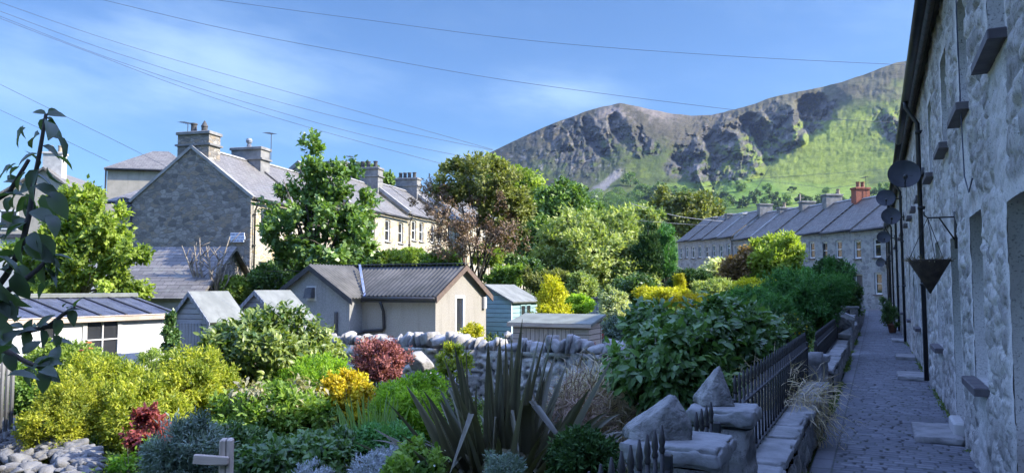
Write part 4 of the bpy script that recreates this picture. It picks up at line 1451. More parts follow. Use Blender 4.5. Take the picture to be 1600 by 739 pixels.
def railing(name, label, t0, t1, p, z0, h, cat='railing', group=None, step=.115, posts=True):
    root = thing(name, label, cat, TP(t0, p, z0), math.atan2(CT, ST), group)
    L = t1 - t0
    mb = MB(); mb.box(0, L, -.018, .018, h - .2, h - .185).build('top_rail', 'iron', root)
    MB().box(0, L, -.016, .016, .06, .073).build('bottom_rail', 'iron', root)
    bar = MB(); bar.tube([(0, 0, 0.03), (0, 0, h - .08)], .010, 6)
    bar.lathe([(.009, h - .1), (.015, h - .085), (.010, h - .07), (.015, h - .05), (.013, h - .03), (.004, h + .02)], (0, 0, 0), 7)
    n = int(L / step)
    proto = None
    for k in range(n):
        x = step * .6 + k * step
        if x > L - .03: break
        if proto is None:
            proto = bar.build('bar', 'iron', root, True); proto.location = (x, 0, 0)
        else:
            c = proto.copy(); link(c, root); c.location = (x, 0, 0)
    if posts:
        for x in (.0, L):
            MB().cbox(x - .02, x + .02, -.02, .02, 0, h - .12, .004).build('post', 'iron', root)
    return root

def pillar(label, t, p, w, h, z0=-.55, cap='slab', capname='cap_stone', seed=1):
    root = thing('stone_pillar', label, 'pillar', TP(t, p, 0), GRID_ROT)
    st = .028
    r = np.random.default_rng(seed)
    # shaft: closed ring of displaced faces
    n = int(4 * w / st); zs = np.arange(z0, h + .001, st)
    a = np.arange(n) / n * 4
    sd = np.floor(a).astype(int); f = a - sd
    hw = w / 2
    cx = np.select([sd == 0, sd == 1, sd == 2, sd == 3], [-hw + f * w, hw + f * 0, hw - f * w, -hw + f * 0])
    cy = np.select([sd == 0, sd == 1, sd == 2, sd == 3], [-hw + f * 0, -hw + f * w, hw + f * 0, hw - f * w])
    nx_ = np.select([sd == 0, sd == 1, sd == 2, sd == 3], [0, 1, 0, -1]).astype(float); ny_ = np.select([sd == 0, sd == 1, sd == 2, sd == 3], [-1, 0, 1, 0]).astype(float)
    Z, I = np.meshgrid(zs, np.arange(n), indexing='ij')
    hh, tone, mo = stone_relief(a[I] * w + seed * 9, Z, 33 + seed, .3, .2, .03)
    fl = np.minimum(f, 1 - f) * w
    hh = hh * ss(0, .03, fl)[I]
    X = cx[I] + nx_[I] * (hh - .01); Y = cy[I] + ny_[I] * (hh - .01)
    V = np.stack([X, Y, Z], 2).reshape(-1, 3)
    m = len(zs)
    i, j = np.meshgrid(np.arange(m - 1), np.arange(n), indexing='ij')
    j2 = (j + 1) % n
    F = np.stack([i * n + j, i * n + j2, (i + 1) * n + j2, (i + 1) * n + j], 2).reshape(-1, 4)
    np_mesh('shaft', V, F, MATS['garden_stone'], root, True, {'tone': tone.ravel(), 'mortar': mo.ravel()})
    if cap == 'slab':
        V, F = rough_box(-w / 2 - .045, w / 2 + .045, -w / 2 - .04, w / 2 + .04, h - .005, h + .095, .013, .009, .017, seed + 70)
        np_mesh(capname, V, F, MATS['slab_stone'], root, False)
    elif cap == 'gable':
        mb = MB(); o = w / 2 + .05
        mb.prism([(-o, h), (o, h), (o, h + .08), (0, h + .24), (-o, h + .08)], -o, o)
        mb.build(capname, 'slab_stone', root); 
    elif cap == 'round':
        for k, sg in enumerate((-1, 1)):
            mb = MB()
            mb.tube([(-w * .5, sg * w * .27, h + .03), (w * .5, sg * w * .27, h + .03)], [w * .28, w * .28], 14)
            mb.build('rounded_cap', 'slab_stone', root, True)
    return root

def boulder(name, label, loc, size, seed, mat='boulder', rz=0., cat='stone', level=4, nplanes=9, tilt=0, group=None, rough=.05, smooth=True):
    V, F = stone_mesh(seed, size, level, nplanes, rough)
    V[:, 2] += size[2] * .5
    o = np_mesh(name, V, F, MATS[mat], None, smooth, loc=loc)
    o.rotation_euler = (tilt, 0, rz)
    return tag(o, label, cat, group)

PP = -.86
swept_wall('garden_wall', 'low rubble garden wall at the bottom edge, below the nearest railing', .6, 3.35, -.63, -1.05, -.05, -.62, .34, group='walls between path and gardens', seed=31)
swept_wall('garden_wall', 'long low garden wall with straw hanging over its coping', 5.12, 11.05, -.63, -1.0, -.05, -.62, .30, group='walls between path and gardens', seed=32)
swept_wall('garden_wall', 'low garden wall between the round-topped pillar and the boulder pillar', 12.6, 19.9, -.63, -1.0, -.05, -.62, .30, group='walls between path and gardens', seed=33)
swept_wall('garden_wall', 'low garden wall just beyond the gable-topped pillar', 23.2, 29.6, -.63, -1.0, -.05, -.65, .36, group='walls between path and gardens', seed=34)
swept_wall('garden_wall', 'garden wall farthest along the path, under the dark bushes', 30.6, 46.0, -.63, -1.0, -.05, -.7, .45, group='walls between path and gardens', seed=35)
pillar('nearest stone pillar with a broad slab, carrying the slanting boulder', 3.68, PP, .37, .80, seed=1)
pillar('stone pillar with a broad slab, carrying the pointed stone', 4.86, PP, .31, .79, seed=2)
pillar('stone pillar topped with two rounded stones at the end of the long railing', 11.3, PP, .36, .60, cap='round', seed=3)
pillar('narrow stone pillar of the second gateway, in front of the short railing', 12.4, PP, .34, .52, cap='slab', seed=4)
pillar('squat stone pillar carrying a half-round boulder', 20.2, PP, .5, .40, cap='slab', seed=5)
pillar('pale stone pillar with a gabled cap beside the path', 22.7, PP, .55, .74, cap='gable', seed=6)
pillar('stone pillar behind the gable-topped one', 24.8, PP, .5, .72, cap='slab', seed=7)
pillar('stone pillar with flat top, third from the path end', 30.1, PP, .5, .85, cap='slab', seed=8)
pillar('stone pillar with flat top, second from the path end', 35.6, PP, .5, .9, cap='slab', seed=9)
pillar('stone pillar with gabled cap nearest to the path end', 41.5, PP, .55, 1.0, cap='gable', seed=10)
def capstone(label, loc, planes, zc, rz, seed, k=1., wx=1.):
    V, F = stone_mesh(seed, None, 5, 0, .05, planes=planes)
    V = V + np.array([0, 0, zc])
    V[:, 2] = np.maximum(V[:, 2], 0)
    V = V * np.array([k * wx, k, k])
    o = np_mesh('capstone', V, F, MATS['boulder'], None, False, loc=loc); o.rotation_euler = (0, 0, rz)
    return tag(o, label, 'stone')
capstone('rough slanting boulder on the nearest gate pillar', TP(3.66, -.955, .885),
         [((0, 0, -1), .10), ((1, 0, -.05), .125), ((.93, 0, .37), .125), ((-.66, .05, .75), .068), ((-1, 0, .1), .135), ((0, -1, .15), .105), ((0, 1, .2), .11), ((-.5, -.8, .35), .105), ((.45, -.75, .5), .125), ((-.75, .1, .35), .115)], .10, .12, 15, .80, 1.35)
capstone('pointed upright stone on the second gate pillar', TP(4.86, -.93, .885),
         [((0, 0, -1), .12), ((.97, 0, .22), .115), ((-.83, 0, .55), .065), ((-.98, 0, .05), .115), ((0, -.95, .28), .105), ((0, .9, .4), .10), ((.55, -.7, .42), .122), ((-.5, -.75, .35), .105), ((-.55, .1, .83), .125)], .12, .1, 32, .74)
boulder('capstone', 'half-round boulder on the squat pillar by the path', TP(20.2, PP, .51), (.52, .5, .46), 8, rz=.2, level=4, nplanes=20)
railing('iron_railing', 'black iron railing at the bottom edge, before the nearest pillar', .9, 3.36, PP + .02, .385, .615, group='black iron railings')
railing('iron_gate', 'black iron gate half hidden behind the slanting boulder', 3.98, 4.62, PP, .08, .86, 'gate', step=.13)
railing('iron_railing', 'long black iron railing with spiked finials on the low wall', 5.16, 11.0, PP, .345, .66, group='black iron railings', step=.185)
railing('iron_railing', 'black iron railing beyond the round-topped pillar', 12.7, 19.8, PP, .345, .56, group='black iron railings', step=.2)
railing('iron_railing', 'black iron railing farthest along the path', 24.9, 29.6, PP, .41, .45, group='black iron railings', step=.16)

# slabs laid as doorsteps against the shaded terrace
for lab, t, w, d in (('worn stone slab nearest the viewer at a cottage door', 9.72, 1.0, .46), ('narrow stone slab beyond the drainpipe', 15.8, 1.0, .48), ('stone slab third along the wall foot', 20.1, 1.0, .42),
                     ('stone slab fourth along the wall foot', 26.3, 1.0, .4), ('stone slab farthest along the wall foot', 32.8, 1.0, .4)):
    V, F = rough_box(-d, 0, -w / 2, w / 2, -.05, .05, .025, .005, .012, int(t))
    o = np_mesh('doorstep_slab', V, F, MATS['slab_stone'], None, False, loc=TP(t, .785, float(path_z(t)) + .005)); o.rotation_euler = (0, 0, GRID_ROT)
    tag(o, lab, 'doorstep', 'slabs along the terrace wall')
mb = MB(); mb.cbox(-.10, .03, -.3, .3, 0, .14, .02)
o = mb.build('threshold_stone', 'cement_light', None, loc=TP(9.75, .80, .04)); o.rotation_euler = (0, 0, GRID_ROT); tag(o, 'pale raised door threshold above the nearest slab', 'doorstep')

# dishes on the shaded terrace, looking down the valley
wd = Vector((-CT, ST, 0))
def wall_pt(t, z): return TP(t, T_FRONT - .03, z)
look = Vector((-.38, -.86, .30))
plain('dish_dark', (.03, .034, .042), (.05, .055, .065), .5, 4, .1, .003)
for lab, t, z, r, arm, m_ in (('big dark satellite dish high on the terrace beside the drainpipe', 14.5, 3.50, .25, .30, 'dish_dark'), ('dark satellite dish second along the terrace wall', 24.3, 3.62, .25, .34, 'dish_dark'),
                              ('rusty dark satellite dish higher than the second one', 27.2, 4.45, .28, .42, 'dish_dark'), ('small satellite dish farthest along the terrace wall', 36.5, 3.75, .27, .42, 'dish_dark')):
    dish('satellite_dish', lab, wall_pt(t, z), look, r, arm, m_, wd, 'dishes on the shaded terrace')
q = A0 + RD * .35
dish('satellite_dish', 'small dark dish on the far row beside the last window', (q.x - .02, q.y, 3.15), (-.7, -.7, .25), .27, .3, 'dish_dark', (-1, -.1, 0))

# cone hanging basket
bp = TP(9.45, .53, 1.90)
t_ = thing('hanging_basket', 'dark cone hanging basket of dry stems on an iron bracket', 'hanging basket', bp)
mb = MB(); mb.lathe([(.005, -.36), (.20, -.02), (.212, 0), (.205, .005), (.19, -.02), (.01, -.33)], (0, 0, 0), 20)
plain('basket_coir', (.045, .035, .03), (.075, .058, .045), .95, 14, .8, .01)
mb.build('cone', 'basket_coir', t_, True)
wdl = TP(9.45, .80, 0) - TP(9.45, .53, 0)
tip = Vector((0, 0, .46)); wall = Vector((wdl.x, wdl.y, .46)); wlow = Vector((wdl.x, wdl.y, .18))
mb = MB(); mb.tube([wall, tip, tip + Vector((-.03, .01, .03)), tip + Vector((-.035, .01, .07))], .009, 6).tube([wlow, wall.lerp(tip, .6), tip], .009, 6)
mb.cbox(-.02 + wdl.x, .02 + wdl.x, wdl.y - .02, wdl.y + .02, .12, .52, .004)
mb.build('bracket', 'iron', t_, True)
for a in (0.3, 2.4, 4.5):
    MB().tube([tip, (math.cos(a) * .205, math.sin(a) * .205, 0)], .004, 5).build('chain', 'iron', t_)
r = np.random.default_rng(4); n = 130
a = r.uniform(0, 6.28, n); k = np.sqrt(r.random(n)) * .2
pos = np.stack([np.cos(a) * k, np.sin(a) * k, np.full(n, -.01)], 1)
ax = np.stack([np.cos(a) * .8, np.sin(a) * .8, r.uniform(-.1, 1.0, n)], 1) + r.normal(size=(n, 3)) * .3
V, F = leaf_quads(pos, ax, r.normal(size=(n, 3)), r.uniform(.04, .10, n), np.full(n, .012))
leafmat('dry_leaf', (.10, .08, .05), (.20, .16, .10), .1)
o = np_mesh('dry_stems', V, F, MATS['dry_leaf'], t_, attrs={'tone': np.repeat(r.random(n), 4)}); o['kind'] = 'stuff'

# loose cable down the near wall
pts = [TP(t, T_FRONT - .07, z) for t, z in ((8.0, 4.8), (8.02, 4.0), (7.98, 3.2), (7.9, 2.6), (7.6, 2.42), (7.3, 2.5))]
tag(MB().tube(pts, .006, 5).build('loose_cable', 'wire', None, True), 'thin loose cable hanging down the nearest rubble wall', 'cable')
# small white notice
o = MB().cbox(-.012, 0, -.07, .07, 0, .2, .003).build('white_notice', 'white_paint', None, loc=TP(23.9, T_FRONT - .05, 1.95)); o.rotation_euler = (0, 0, GRID_ROT)
tag(o, 'small white notice on the terrace wall', 'notice')

# ---------------------------------------------------------------- dry-stone wall across the garden
WT = 12.4
root = thing('drystone_wall', 'dry-stone garden wall topped with upright pale stones', 'wall', TP(WT, -11.6, -.50), GRID_ROT)
L = 8.4; st = .045
us_ = np.arange(0, L + .01, st); vs_ = np.arange(0, 1.0, st)
U, W = np.meshgrid(us_, vs_, indexing='ij'); u = U.ravel(); v = W.ravel()
h, tone, mo = stone_relief(u, v, 51, .30, .155, .12)
m = len(vs_); n = len(us_)
i, j = np.meshgrid(np.arange(n - 1), np.arange(m - 1), indexing='ij'); A = (i * m + j).ravel()
F = np.stack([A, A + m, A + m + 1, A + 1], 1)
V = np.stack([u, -h + .02 * np.sin(u * 2.3), v], 1)
e = MB(); e.add([(0, .42, 0), (L, .42, 0), (L, .42, .96), (0, .42, .96), (0, 0, 0), (L, 0, 0), (L, 0, .95), (0, 0, .95)], [(0, 1, 2, 3), (3, 2, 6, 7), (0, 3, 7, 4), (1, 5, 6, 2)])
k = len(V); V = np.concatenate([V, np.array(e.v)]); F = np.concatenate([F, np.array(e.f) + k])
z = np.full(8, .4)
np_mesh('wall_body', V, F, MATS['drystone'], root, True, {'tone': np.concatenate([tone, z]), 'mortar': np.concatenate([mo, z])})
r = random.Random(5); x = 0.02; k = 0
while x < L - .05:
    w = r.uniform(.08, .17) if r.random() < .86 else r.uniform(.22, .34)
    hh = r.uniform(.22, .36) if w < .2 else r.uniform(.18, .24)
    V, F = stone_mesh(300 + k, (w * 1.15, r.uniform(.34, .46), hh), 3, 8, .04)
    V = rotz_np(V, r.uniform(-.3, .3))
    ta = r.uniform(-.38, .1); c_, s_ = math.cos(ta), math.sin(ta)
    V = np.stack([V[:, 0] * c_ - V[:, 2] * s_, V[:, 1], V[:, 0] * s_ + V[:, 2] * c_], 1)
    V = V + np.array([x + w / 2, .2, .97 + hh * .36 + .03 * math.sin(x * 2)])
    np_mesh('coping_stone', V, F, MATS['rubble'], root, False)
    x += w * .92; k += 1

# second dry-stone wall farther back, by the blue shed
root = thing('drystone_wall', 'short dry-stone wall in front of the pale blue shed', 'wall', TP(20.0, -9.8, -.62), GRID_ROT)
mb = MB(); mb.box(0, 4.5, 0, .4, 0, .75); mb.build('wall_body', 'gable_stone', root)
x = 0
for k in range(22):
    V, F = stone_mesh(500 + k, (.25, .4, .26), 3, 22, .04); V = rotz_np(V, r.uniform(-.4, .4)) + np.array([x + .12, .2, .84 + r.uniform(-.03, .03)]); np_mesh('coping_stone', V, F, MATS['rubble'], root, False); x += .205

# boulders lying against the wall
for k, (px, py, Y, sx, sz, lab) in enumerate(((658, 566, 13.8, .45, .40, 'pale boulder behind the red bush'), (672, 592, 12.9, .40, .26, 'low grey boulder in front of the drystone wall, left of the spiky plant'), (704, 590, 13.0, .42, .28, 'broad pale boulder in front of the drystone wall, left of the spiky plant'),
                                              (940, 601, 11.2, .32, .42, 'upright bluish boulder below the right end of the drystone wall'), (968, 612, 11.0, .25, .28, 'small bluish boulder between two taller ones'), (988, 606, 11.0, .28, .42, 'pointed bluish boulder next to the dark bush'), (910, 598, 11.4, .3, .3, 'squat boulder just right of the spiky leaves'))):
    q = P(px, py, Y)
    boulder('boulder', lab, (q.x, q.y, q.z - sz / 2), (sx, sx * .8, sz), 600 + k, 'rubble', k * 1.3, 'boulder', 4, 26)

# rubble heap bottom left, stone by stone
r = random.Random(8)
protos = []
for k in range(14):
    V, F = stone_mesh(700 + k, (r.uniform(.17, .30), r.uniform(.12, .2), r.uniform(.07, .13)), 3, 14, .02)
    me_o = np_mesh('rubble_stone', V, F, MATS['rubble_dark'], None, False); protos.append(me_o)
cnt = 0
for k in range(270):
    px = r.uniform(-25, 150); py = 655 + (px > 60) * (px - 60) * .55 + abs(r.gauss(0, 1)) * 34
    if py > 760: continue
    Y = np.interp(py, [650, 700, 745], [9.9, 9.0, 8.1])
    q = P(px, py, float(Y))
    if k < 14: o = protos[k]
    else:
        o = protos[k % 14].copy(); link(o)
    sc_ = r.uniform(.75, 1.25)
    o.location = (q.x, q.y, q.z - .03); o.scale = (sc_,) * 3
    o.rotation_euler = (r.uniform(-.4, .4), r.uniform(-.4, .4), r.uniform(0, 6.28))
    tag(o, 'angular grey stone in the rubble heap at the bottom left', 'stone', 'stones of the rubble heap')
    cnt += 1
# bank of earth under the heap
us2 = np.linspace(-40, 190, 40); vs2 = np.linspace(0, 1, 16)
def heap(u, v):
    Yv = 10.3 - v * 2.9
    x_ = (u - 800) / FPX * Yv
    z_ = np.interp(Yv, [7.4, 8.2, 9.0, 9.9, 10.3], [-.85, -.66, -.46, -.20, -.35]) - .1 - .45 * ss(120, 190, u)
    return np.stack([x_, Yv, z_ + .06 * (fbm(x_ * 3, Yv * 3, 3, 9) - .5)], 1)
plain('soil', (.09, .075, .06), (.06, .05, .04), .95, 6, .8, .03)
o = grid_mesh('soil_bank', us2, vs2, heap, MATS['soil']); struct(o, 'bank of soil under the rubble heap')
# ---------------------------------------------------------------- sheds
woodmat('timber_bare', (.46, .37, .285), (.58, .48, .385), .115, 2, (.6, 6, 8))
woodmat('timber_bare_v', (.44, .355, .275), (.55, .455, .365), .10, 0, (8, 6, .6))
woodmat('boards_grey', (.27, .285, .315), (.31, .325, .355), .12, 2, (.6, 6, 8))
woodmat('boards_grey_v', (.24, .255, .285), (.285, .30, .33), .10, 0, (8, 6, .6))
woodmat('boards_blue', (.27, .43, .46), (.31, .47, .49), .15, 2, (.6, 6, 8))
woodmat('timber_grey', (.25, .25, .25), (.33, .33, .33), 5, 2, (6, 6, .6))
plain('felt_grey', (.21, .22, .205), (.15, .16, .15), .9, 2.5, .4, .006, detail=9, streak=.35)
plain('corrugated', (.125, .12, .112), (.075, .074, .07), .85, 1.4, .4, .006, detail=9, streak=.5)
plain('fascia_brown', (.16, .115, .09), (.11, .08, .065), .7, 6, .3, .005)
plain('fascia_dark', (.05, .05, .055), (.035, .035, .04), .6, 6, .2, .005)
plain('pebbledash', (.38, .355, .31), (.29, .27, .235), .98, 30, 1.0, .014, detail=8, streak=.3)
plain('pebbledash_grey', (.33, .33, .325), (.25, .252, .25), .98, 30, 1.0, .014, detail=8, streak=.4)
plain('blue_flashing', (.18, .24, .45), (.40, .42, .46), .5, 7, .2, .005)
plain('plastic_blue', (.02, .07, .42), (.02, .05, .3), .35, 4, .05, .003)
plain('red_paint', (.42, .03, .03), (.3, .03, .03), .5, 5, .1)
plain('poly_film', (.05, .055, .08), (.11, .12, .16), .28, 2.5, .8, .05, spec=.6, stretch=(1, 2.5, 1))
ZG = -.8

def apex_shed(name, label, t, p, w, d, eave, ridge, ov, mats, door=None, win=None, cat='shed', z=ZG, bargemat=None):
    """ridge along t; gable front faces the camera; local x from -w to 0, y from 0 to d"""
    wall, wallv, roof = mats
    root = thing(name, label, cat, TP(t, p, z), GRID_ROT)
    mb = MB(); mb.prism([(-w, 0), (0, 0), (0, eave), (-w / 2, ridge), (-w, eave)], 0, d); mb.build('wall', wall, root)
    k = (ridge - eave) / (w / 2)
    rm = MB(); a = .07
    rm.slab([(ov, -a, eave - ov * k + .05), (ov, d + a, eave - ov * k + .05), (-w / 2, d + a, ridge + .05), (-w / 2, -a, ridge + .05)], .045)
    rm.slab([(-w / 2 - .001, -a, ridge + .05), (-w / 2 - .001, d + a, ridge + .05), (-w - ov, d + a, eave - ov * k + .05), (-w - ov, -a, eave - ov * k + .05)], .045)
    rm.build('roof', roof, root)
    for sgn in (0, 1):
        bm_ = MB(); x0, z0 = (ov, eave - ov * k) if sgn == 0 else (-w - ov, eave - ov * k)
        q = [(x0, z0 - .07), (-w / 2, ridge - .07), (-w / 2, ridge + .045), (x0, z0 + .045)]
        bm_.prism(q, -a - .025, -a + .0); bm_.build('barge_board', bargemat or wallv, root)
    if door:
        x0, x1, z1 = door
        dm = MB().box(x0, x1, -.028, -.004, .05, z1); dr = dm.build('door', wallv, root)
        MB().box(x0 - .05, x0 - .002, -.034, -.003, 0, z1 + .05).box(x1 + .002, x1 + .05, -.034, -.003, 0, z1 + .05).box(x0, x1, -.034, -.003, z1 + .002, z1 + .05).build('frame', wallv, dr)
        MB().cbox(x0 + .03, x0 + .06, -.05, -.028, z1 * .5, z1 * .5 + .1, .004).build('handle', 'iron', dr)
    for xx in (-.04, -w):
        MB().box(xx, xx + .045, -.014, .0, 0, eave).build('corner_trim', wallv, root)
    MB().box(.0, .014, -.012, .045, 0, eave).build('corner_trim', wallv, root)
    return root

apex_shed('garden_shed', 'small grey boarded shed with pale apex roof, beside the white shed', 12.9, -13.72, 1.12, 1.05, 1.70, 2.28, .12, ('boards_grey', 'boards_grey_v', 'felt_grey'), door=(-.9, -.26, 1.55))
apex_shed('garden_shed', 'second grey apex shed, behind the big green shrub', 14.6, -13.15, 1.55, 1.15, 1.65, 2.30, .12, ('boards_grey', 'boards_grey_v', 'felt_grey'))

# long white shed with a film-covered roof
t_ = thing('white_shed', 'long white shed with small-paned window and film-covered glasshouse roof', 'shed', TP(9.3, -16.45, ZG), GRID_ROT)
LS = 5.0; EZ = 1.74; RZ = 2.16; DP = 1.5
ops = [(2.55, .72, 3.42, 1.68), (1.1, .9, 1.85, 1.68)]
mb = MB()
# front faces +x: build in a helper frame then map (u along y)
f = MB(); face_open(f, 0, LS, 0, EZ, ops, 0, .1)
mb.add([(-y, x, z) for x, y, z in f.v], f.f)
mb.add([(0, 0, 0), (-DP, 0, 0), (-DP, 0, RZ), (0, 0, EZ)], [(0, 1, 2, 3)]); mb.add([(0, LS, 0), (-DP, LS, 0), (-DP, LS, RZ), (0, LS, EZ)], [(0, 1, 2, 3)])
mb.add([(-DP, 0, 0), (-DP, LS, 0), (-DP, LS, RZ), (-DP, 0, RZ)], [(0, 1, 2, 3)]); mb.add([(-.3, 0.01, 0), (-.3, LS - .01, 0), (-.3, LS - .01, EZ), (-.3, .01, EZ)], [(0, 1, 2, 3)])
mb.build('wall', 'render_white', t_)
for a, c, b, d_ in ops:
    wm = MB(); fr = .04
    for y0, y1, z0, z1 in ((a - .07, a + fr, c - .04, d_), (b - fr, b + .07, c - .04, d_), (a + fr, b - fr, d_ - fr, d_), (a + fr, b - fr, c - .04, c + fr), ((a + b) / 2 - .018, (a + b) / 2 + .018, c + fr, d_ - fr)):
        wm.box(-.03, .03, y0, y1, z0, z1)
    wm.box(-.028, .026, a + fr, b - fr, (c + d_) / 2 - .016, (c + d_) / 2 + .016)
    w_ = wm.build('window', 'timber_grey' if a < 2 else 'cement_light', t_)
    MB().box(-.012, -.008, a + .03, b - .03, c + .02, d_ - .02).build('pane', 'glass', w_)
    MB().cbox(-.02, .1, a - .1, b + .1, c - .09, c - .045, .01).build('sill', 'cement_light', w_)
MB().slab([(.12, -.1, EZ + .02), (.12, LS + .1, EZ + .02), (-DP, LS + .1, RZ), (-DP, -.1, RZ)], .02).build('roof', 'poly_film', t_)
for k in range(8):
    y = .1 + k * (LS - .2) / 7
    MB().slab([(.13, y - .028, EZ + .05), (.13, y + .028, EZ + .05), (-DP, y + .028, RZ + .035), (-DP, y - .028, RZ + .035)], .045).build('glazing_bar', 'fascia_dark', t_)
MB().cbox(.1, .16, -.12, LS + .12, EZ - .12, EZ + .02, .008).build('fascia', 'timber_bare', t_)
MB().cbox(-DP - .25, -DP + .06, -.14, LS + .1, RZ + .01, RZ + .11, .015).build('ridge_board', 'felt_grey', t_)

# corrugated roof shed
t_ = thing('rendered_shed', 'pebbledashed shed with corrugated roof and white framed window', 'shed', TP(19.0, -11.4, ZG), GRID_ROT)
E2, R2, W2_, D2 = 2.22, 3.06, 5.2, 3.15
gm = MB()
op = (1.12, 1.0, 1.72, 2.18)
f = MB(); face_open(f, 0, D2, 0, E2, [op], 0, .12)
gm.add([(-y, x, z) for x, y, z in f.v], f.f); gm.add([(0, 0, E2), (0, D2, E2), (0, D2 / 2, R2)], [(0, 1, 2)])
gm.add([(0, 0, 0), (-W2_, 0, 0), (-W2_, 0, E2), (0, 0, E2)], [(0, 1, 2, 3)]); gm.add([(0, D2, 0), (-W2_, D2, 0), (-W2_, D2, E2), (0, D2, E2)], [(0, 1, 2, 3)])
gm.add([(-W2_, 0, 0), (-W2_, D2, 0), (-W2_, D2, E2), (-W2_, D2 / 2, R2), (-W2_, 0, E2)], [(0, 1, 2, 3, 4)])
gm.build('wall', 'pebbledash', t_)
a, c, b, d_ = op
wm = MB()
for y0, y1, z0, z1 in ((a, a + .09, c, d_), (b - .09, b, c, d_), (a + .09, b - .09, d_ - .09, d_), (a + .09, b - .09, c, c + .09)):
    wm.box(-.08, .012, y0, y1, z0, z1)
w_ = wm.build('window', 'white_paint', t_)
MB().box(-.05, -.04, a + .08, b - .08, c + .08, d_ - .08).build('pane', 'glass', w_)
MB().cbox(-.05, .09, a - .05, b + .05, c - .06, c - .004, .01).build('sill', 'white_paint', w_)
def corrug(x0, x1, p0, p1, n, amp=.022, pitch=.146):
    """sheet between line p0 (eave y,z) and p1 (ridge y,z) with waves along x"""
    k = int((x1 - x0) / pitch * 8); xs = np.linspace(x0, x1, k + 1)
    zz = amp * np.sin(xs / pitch * 2 * math.pi)
    rows = []
    for y, z in (p0, p1):
        rows.append(np.stack([xs, np.full(k + 1, y), z + zz], 1))
    lo = [r_ - np.array([0, 0, .012]) for r_ in rows]
    V = np.concatenate(rows + lo); i = np.arange(k); m = k + 1
    F = np.concatenate([np.stack([i, i + 1, m + i + 1, m + i], 1), np.stack([2 * m + i, 3 * m + i, 3 * m + i + 1, 2 * m + i + 1], 1), np.stack([i, 2 * m + i, 2 * m + i + 1, i + 1], 1)])
    return V, F
sl = (R2 - E2) / (D2 / 2); o_ = .2
V1, F1 = corrug(-W2_ - .1, .16, (-o_, E2 - o_ * sl + .06), (D2 / 2, R2 + .06), 0)
V2_, F2_ = corrug(-W2_ - .1, .16, (D2 + o_, E2 - o_ * sl + .06), (D2 / 2 + .003, R2 + .06), 0)
np_mesh('roof', np.concatenate([V1, V2_]), np.concatenate([F1, F2_ + len(V1)]), MATS['corrugated'], t_, True)
MB().prism([(-W2_ - .12, 0), (.18, 0), (.18, .0301), (-W2_ - .12, .0301)], D2 / 2 - .16, D2 / 2 + .16, Matrix.Translation((0, 0, R2 + .075))).build('ridge_cap', 'corrugated', t_)
for y0, y1 in ((-o_, D2 / 2), (D2 + o_, D2 / 2)):
    z0 = E2 - o_ * sl
    q = [(y0, z0 - .14), (y1, R2 - .13), (y1, R2 + .035), (y0, z0 + .035)]
    m_ = MB(); m_.prism(q, -.13, -.165, Matrix.Rotation(math.pi / 2, 4, 'Z')); m_.build('barge_board', 'fascia_brown', t_)
MB().box(-2.45, .12, -o_ - .02, -o_ + .01, E2 - o_ * sl - .13, E2 - o_ * sl + .03).build('fascia', 'fascia_dark', t_)
MB().tube([(-2.4, -o_ - .07, E2 - o_ * sl - .02), (.12, -o_ - .07, E2 - o_ * sl - .02)], .05, 8).build('gutter', 'plastic_black', t_, True)
# annex with its gable to the camera
AX0, AX1, AY, AE, AR = -5.35, -2.55, -.62, 2.16, 3.05
xm = (AX0 + AX1) / 2
MB().prism([(AX0, 0), (AX1, 0), (AX1, AE), (xm, AR), (AX0, AE)], AY, 1.4).build('annex_wall', 'pebbledash_grey', t_)
ka = (AR - AE) / ((AX1 - AX0) / 2)
def rotc(V): return np.stack([-V[:, 1], V[:, 0], V[:, 2]], 1)
Va, Fa = corrug(AY - .15, 1.5, (-(AX1 + .18), AE - .18 * ka + .065), (-xm, AR + .065), 0)
Vb, Fb = corrug(AY - .15, 1.5, (-(AX0 - .18), AE - .18 * ka + .065), (-xm + .003, AR + .065), 0)
np_mesh('annex_roof', np.concatenate([rotc(Va), rotc(Vb)]), np.concatenate([Fa, Fb + len(Va)]), MATS['corrugated'], t_, True)
for x0 in (AX0 - .2, AX1 + .2):
    z0 = AE - .2 * ka
    MB().prism([(x0, z0 - .13), (xm, AR - .12), (xm, AR + .04), (x0, z0 + .04)], AY - .17, AY - .14).build('barge_board', 'fascia_dark', t_)
MB().slab([(-2.36, -.2, E2 - .06), (-2.28, -.2, E2 - .06), (-3.52, 1.2, R2 + .10), (-3.60, 1.2, R2 + .10)], .03).build('valley_flashing', 'blue_flashing', t_)
MB().cbox(xm - .2, xm + .18, AY - .02, AY, 2.02, 2.46, .006).build('vent_plate', 'cement_light', t_)
vm = MB(); vm.prism([(AY - .03, 2.10), (AY - .24, 2.10), (AY - .16, 2.38), (AY - .03, 2.40)], -.13, .13, Matrix.Translation((xm, 0, 0)) @ Matrix.Rotation(math.pi / 2, 4, 'Z') @ Matrix.Scale(-1, 4, (0, 1, 0)) )
vm.v = [(xm - .13 + (i >= 4) * .26, y, z) for i, (y, z) in enumerate([(AY - .03, 2.10), (AY - .24, 2.10), (AY - .17, 2.38), (AY - .03, 2.42)] * 2)]
vm.build('vent_hood', 'pipe_grey', t_)
MB().tube([(xm + .95, AY - .05, 0), (xm + .95, AY - .05, 1.65), (xm + .95, AY - .05, 1.7)], [.05, .05, .055], 8).build('soil_pipe', 'pipe_grey', t_, True)
MB().tube([(-1.72, -o_ - .07, E2 - .22), (-1.72, -.1, E2 - .5), (-1.72, -.06, 1.22), (-1.78, -.06, 1.16), (-2.40, -.06, 1.12), (-2.5, AY - .05, 1.0), (-2.7, AY - .06, .96), (-4.2, AY - .06, .93)], .045, 8).build('drainpipe', 'plastic_black', t_, True)
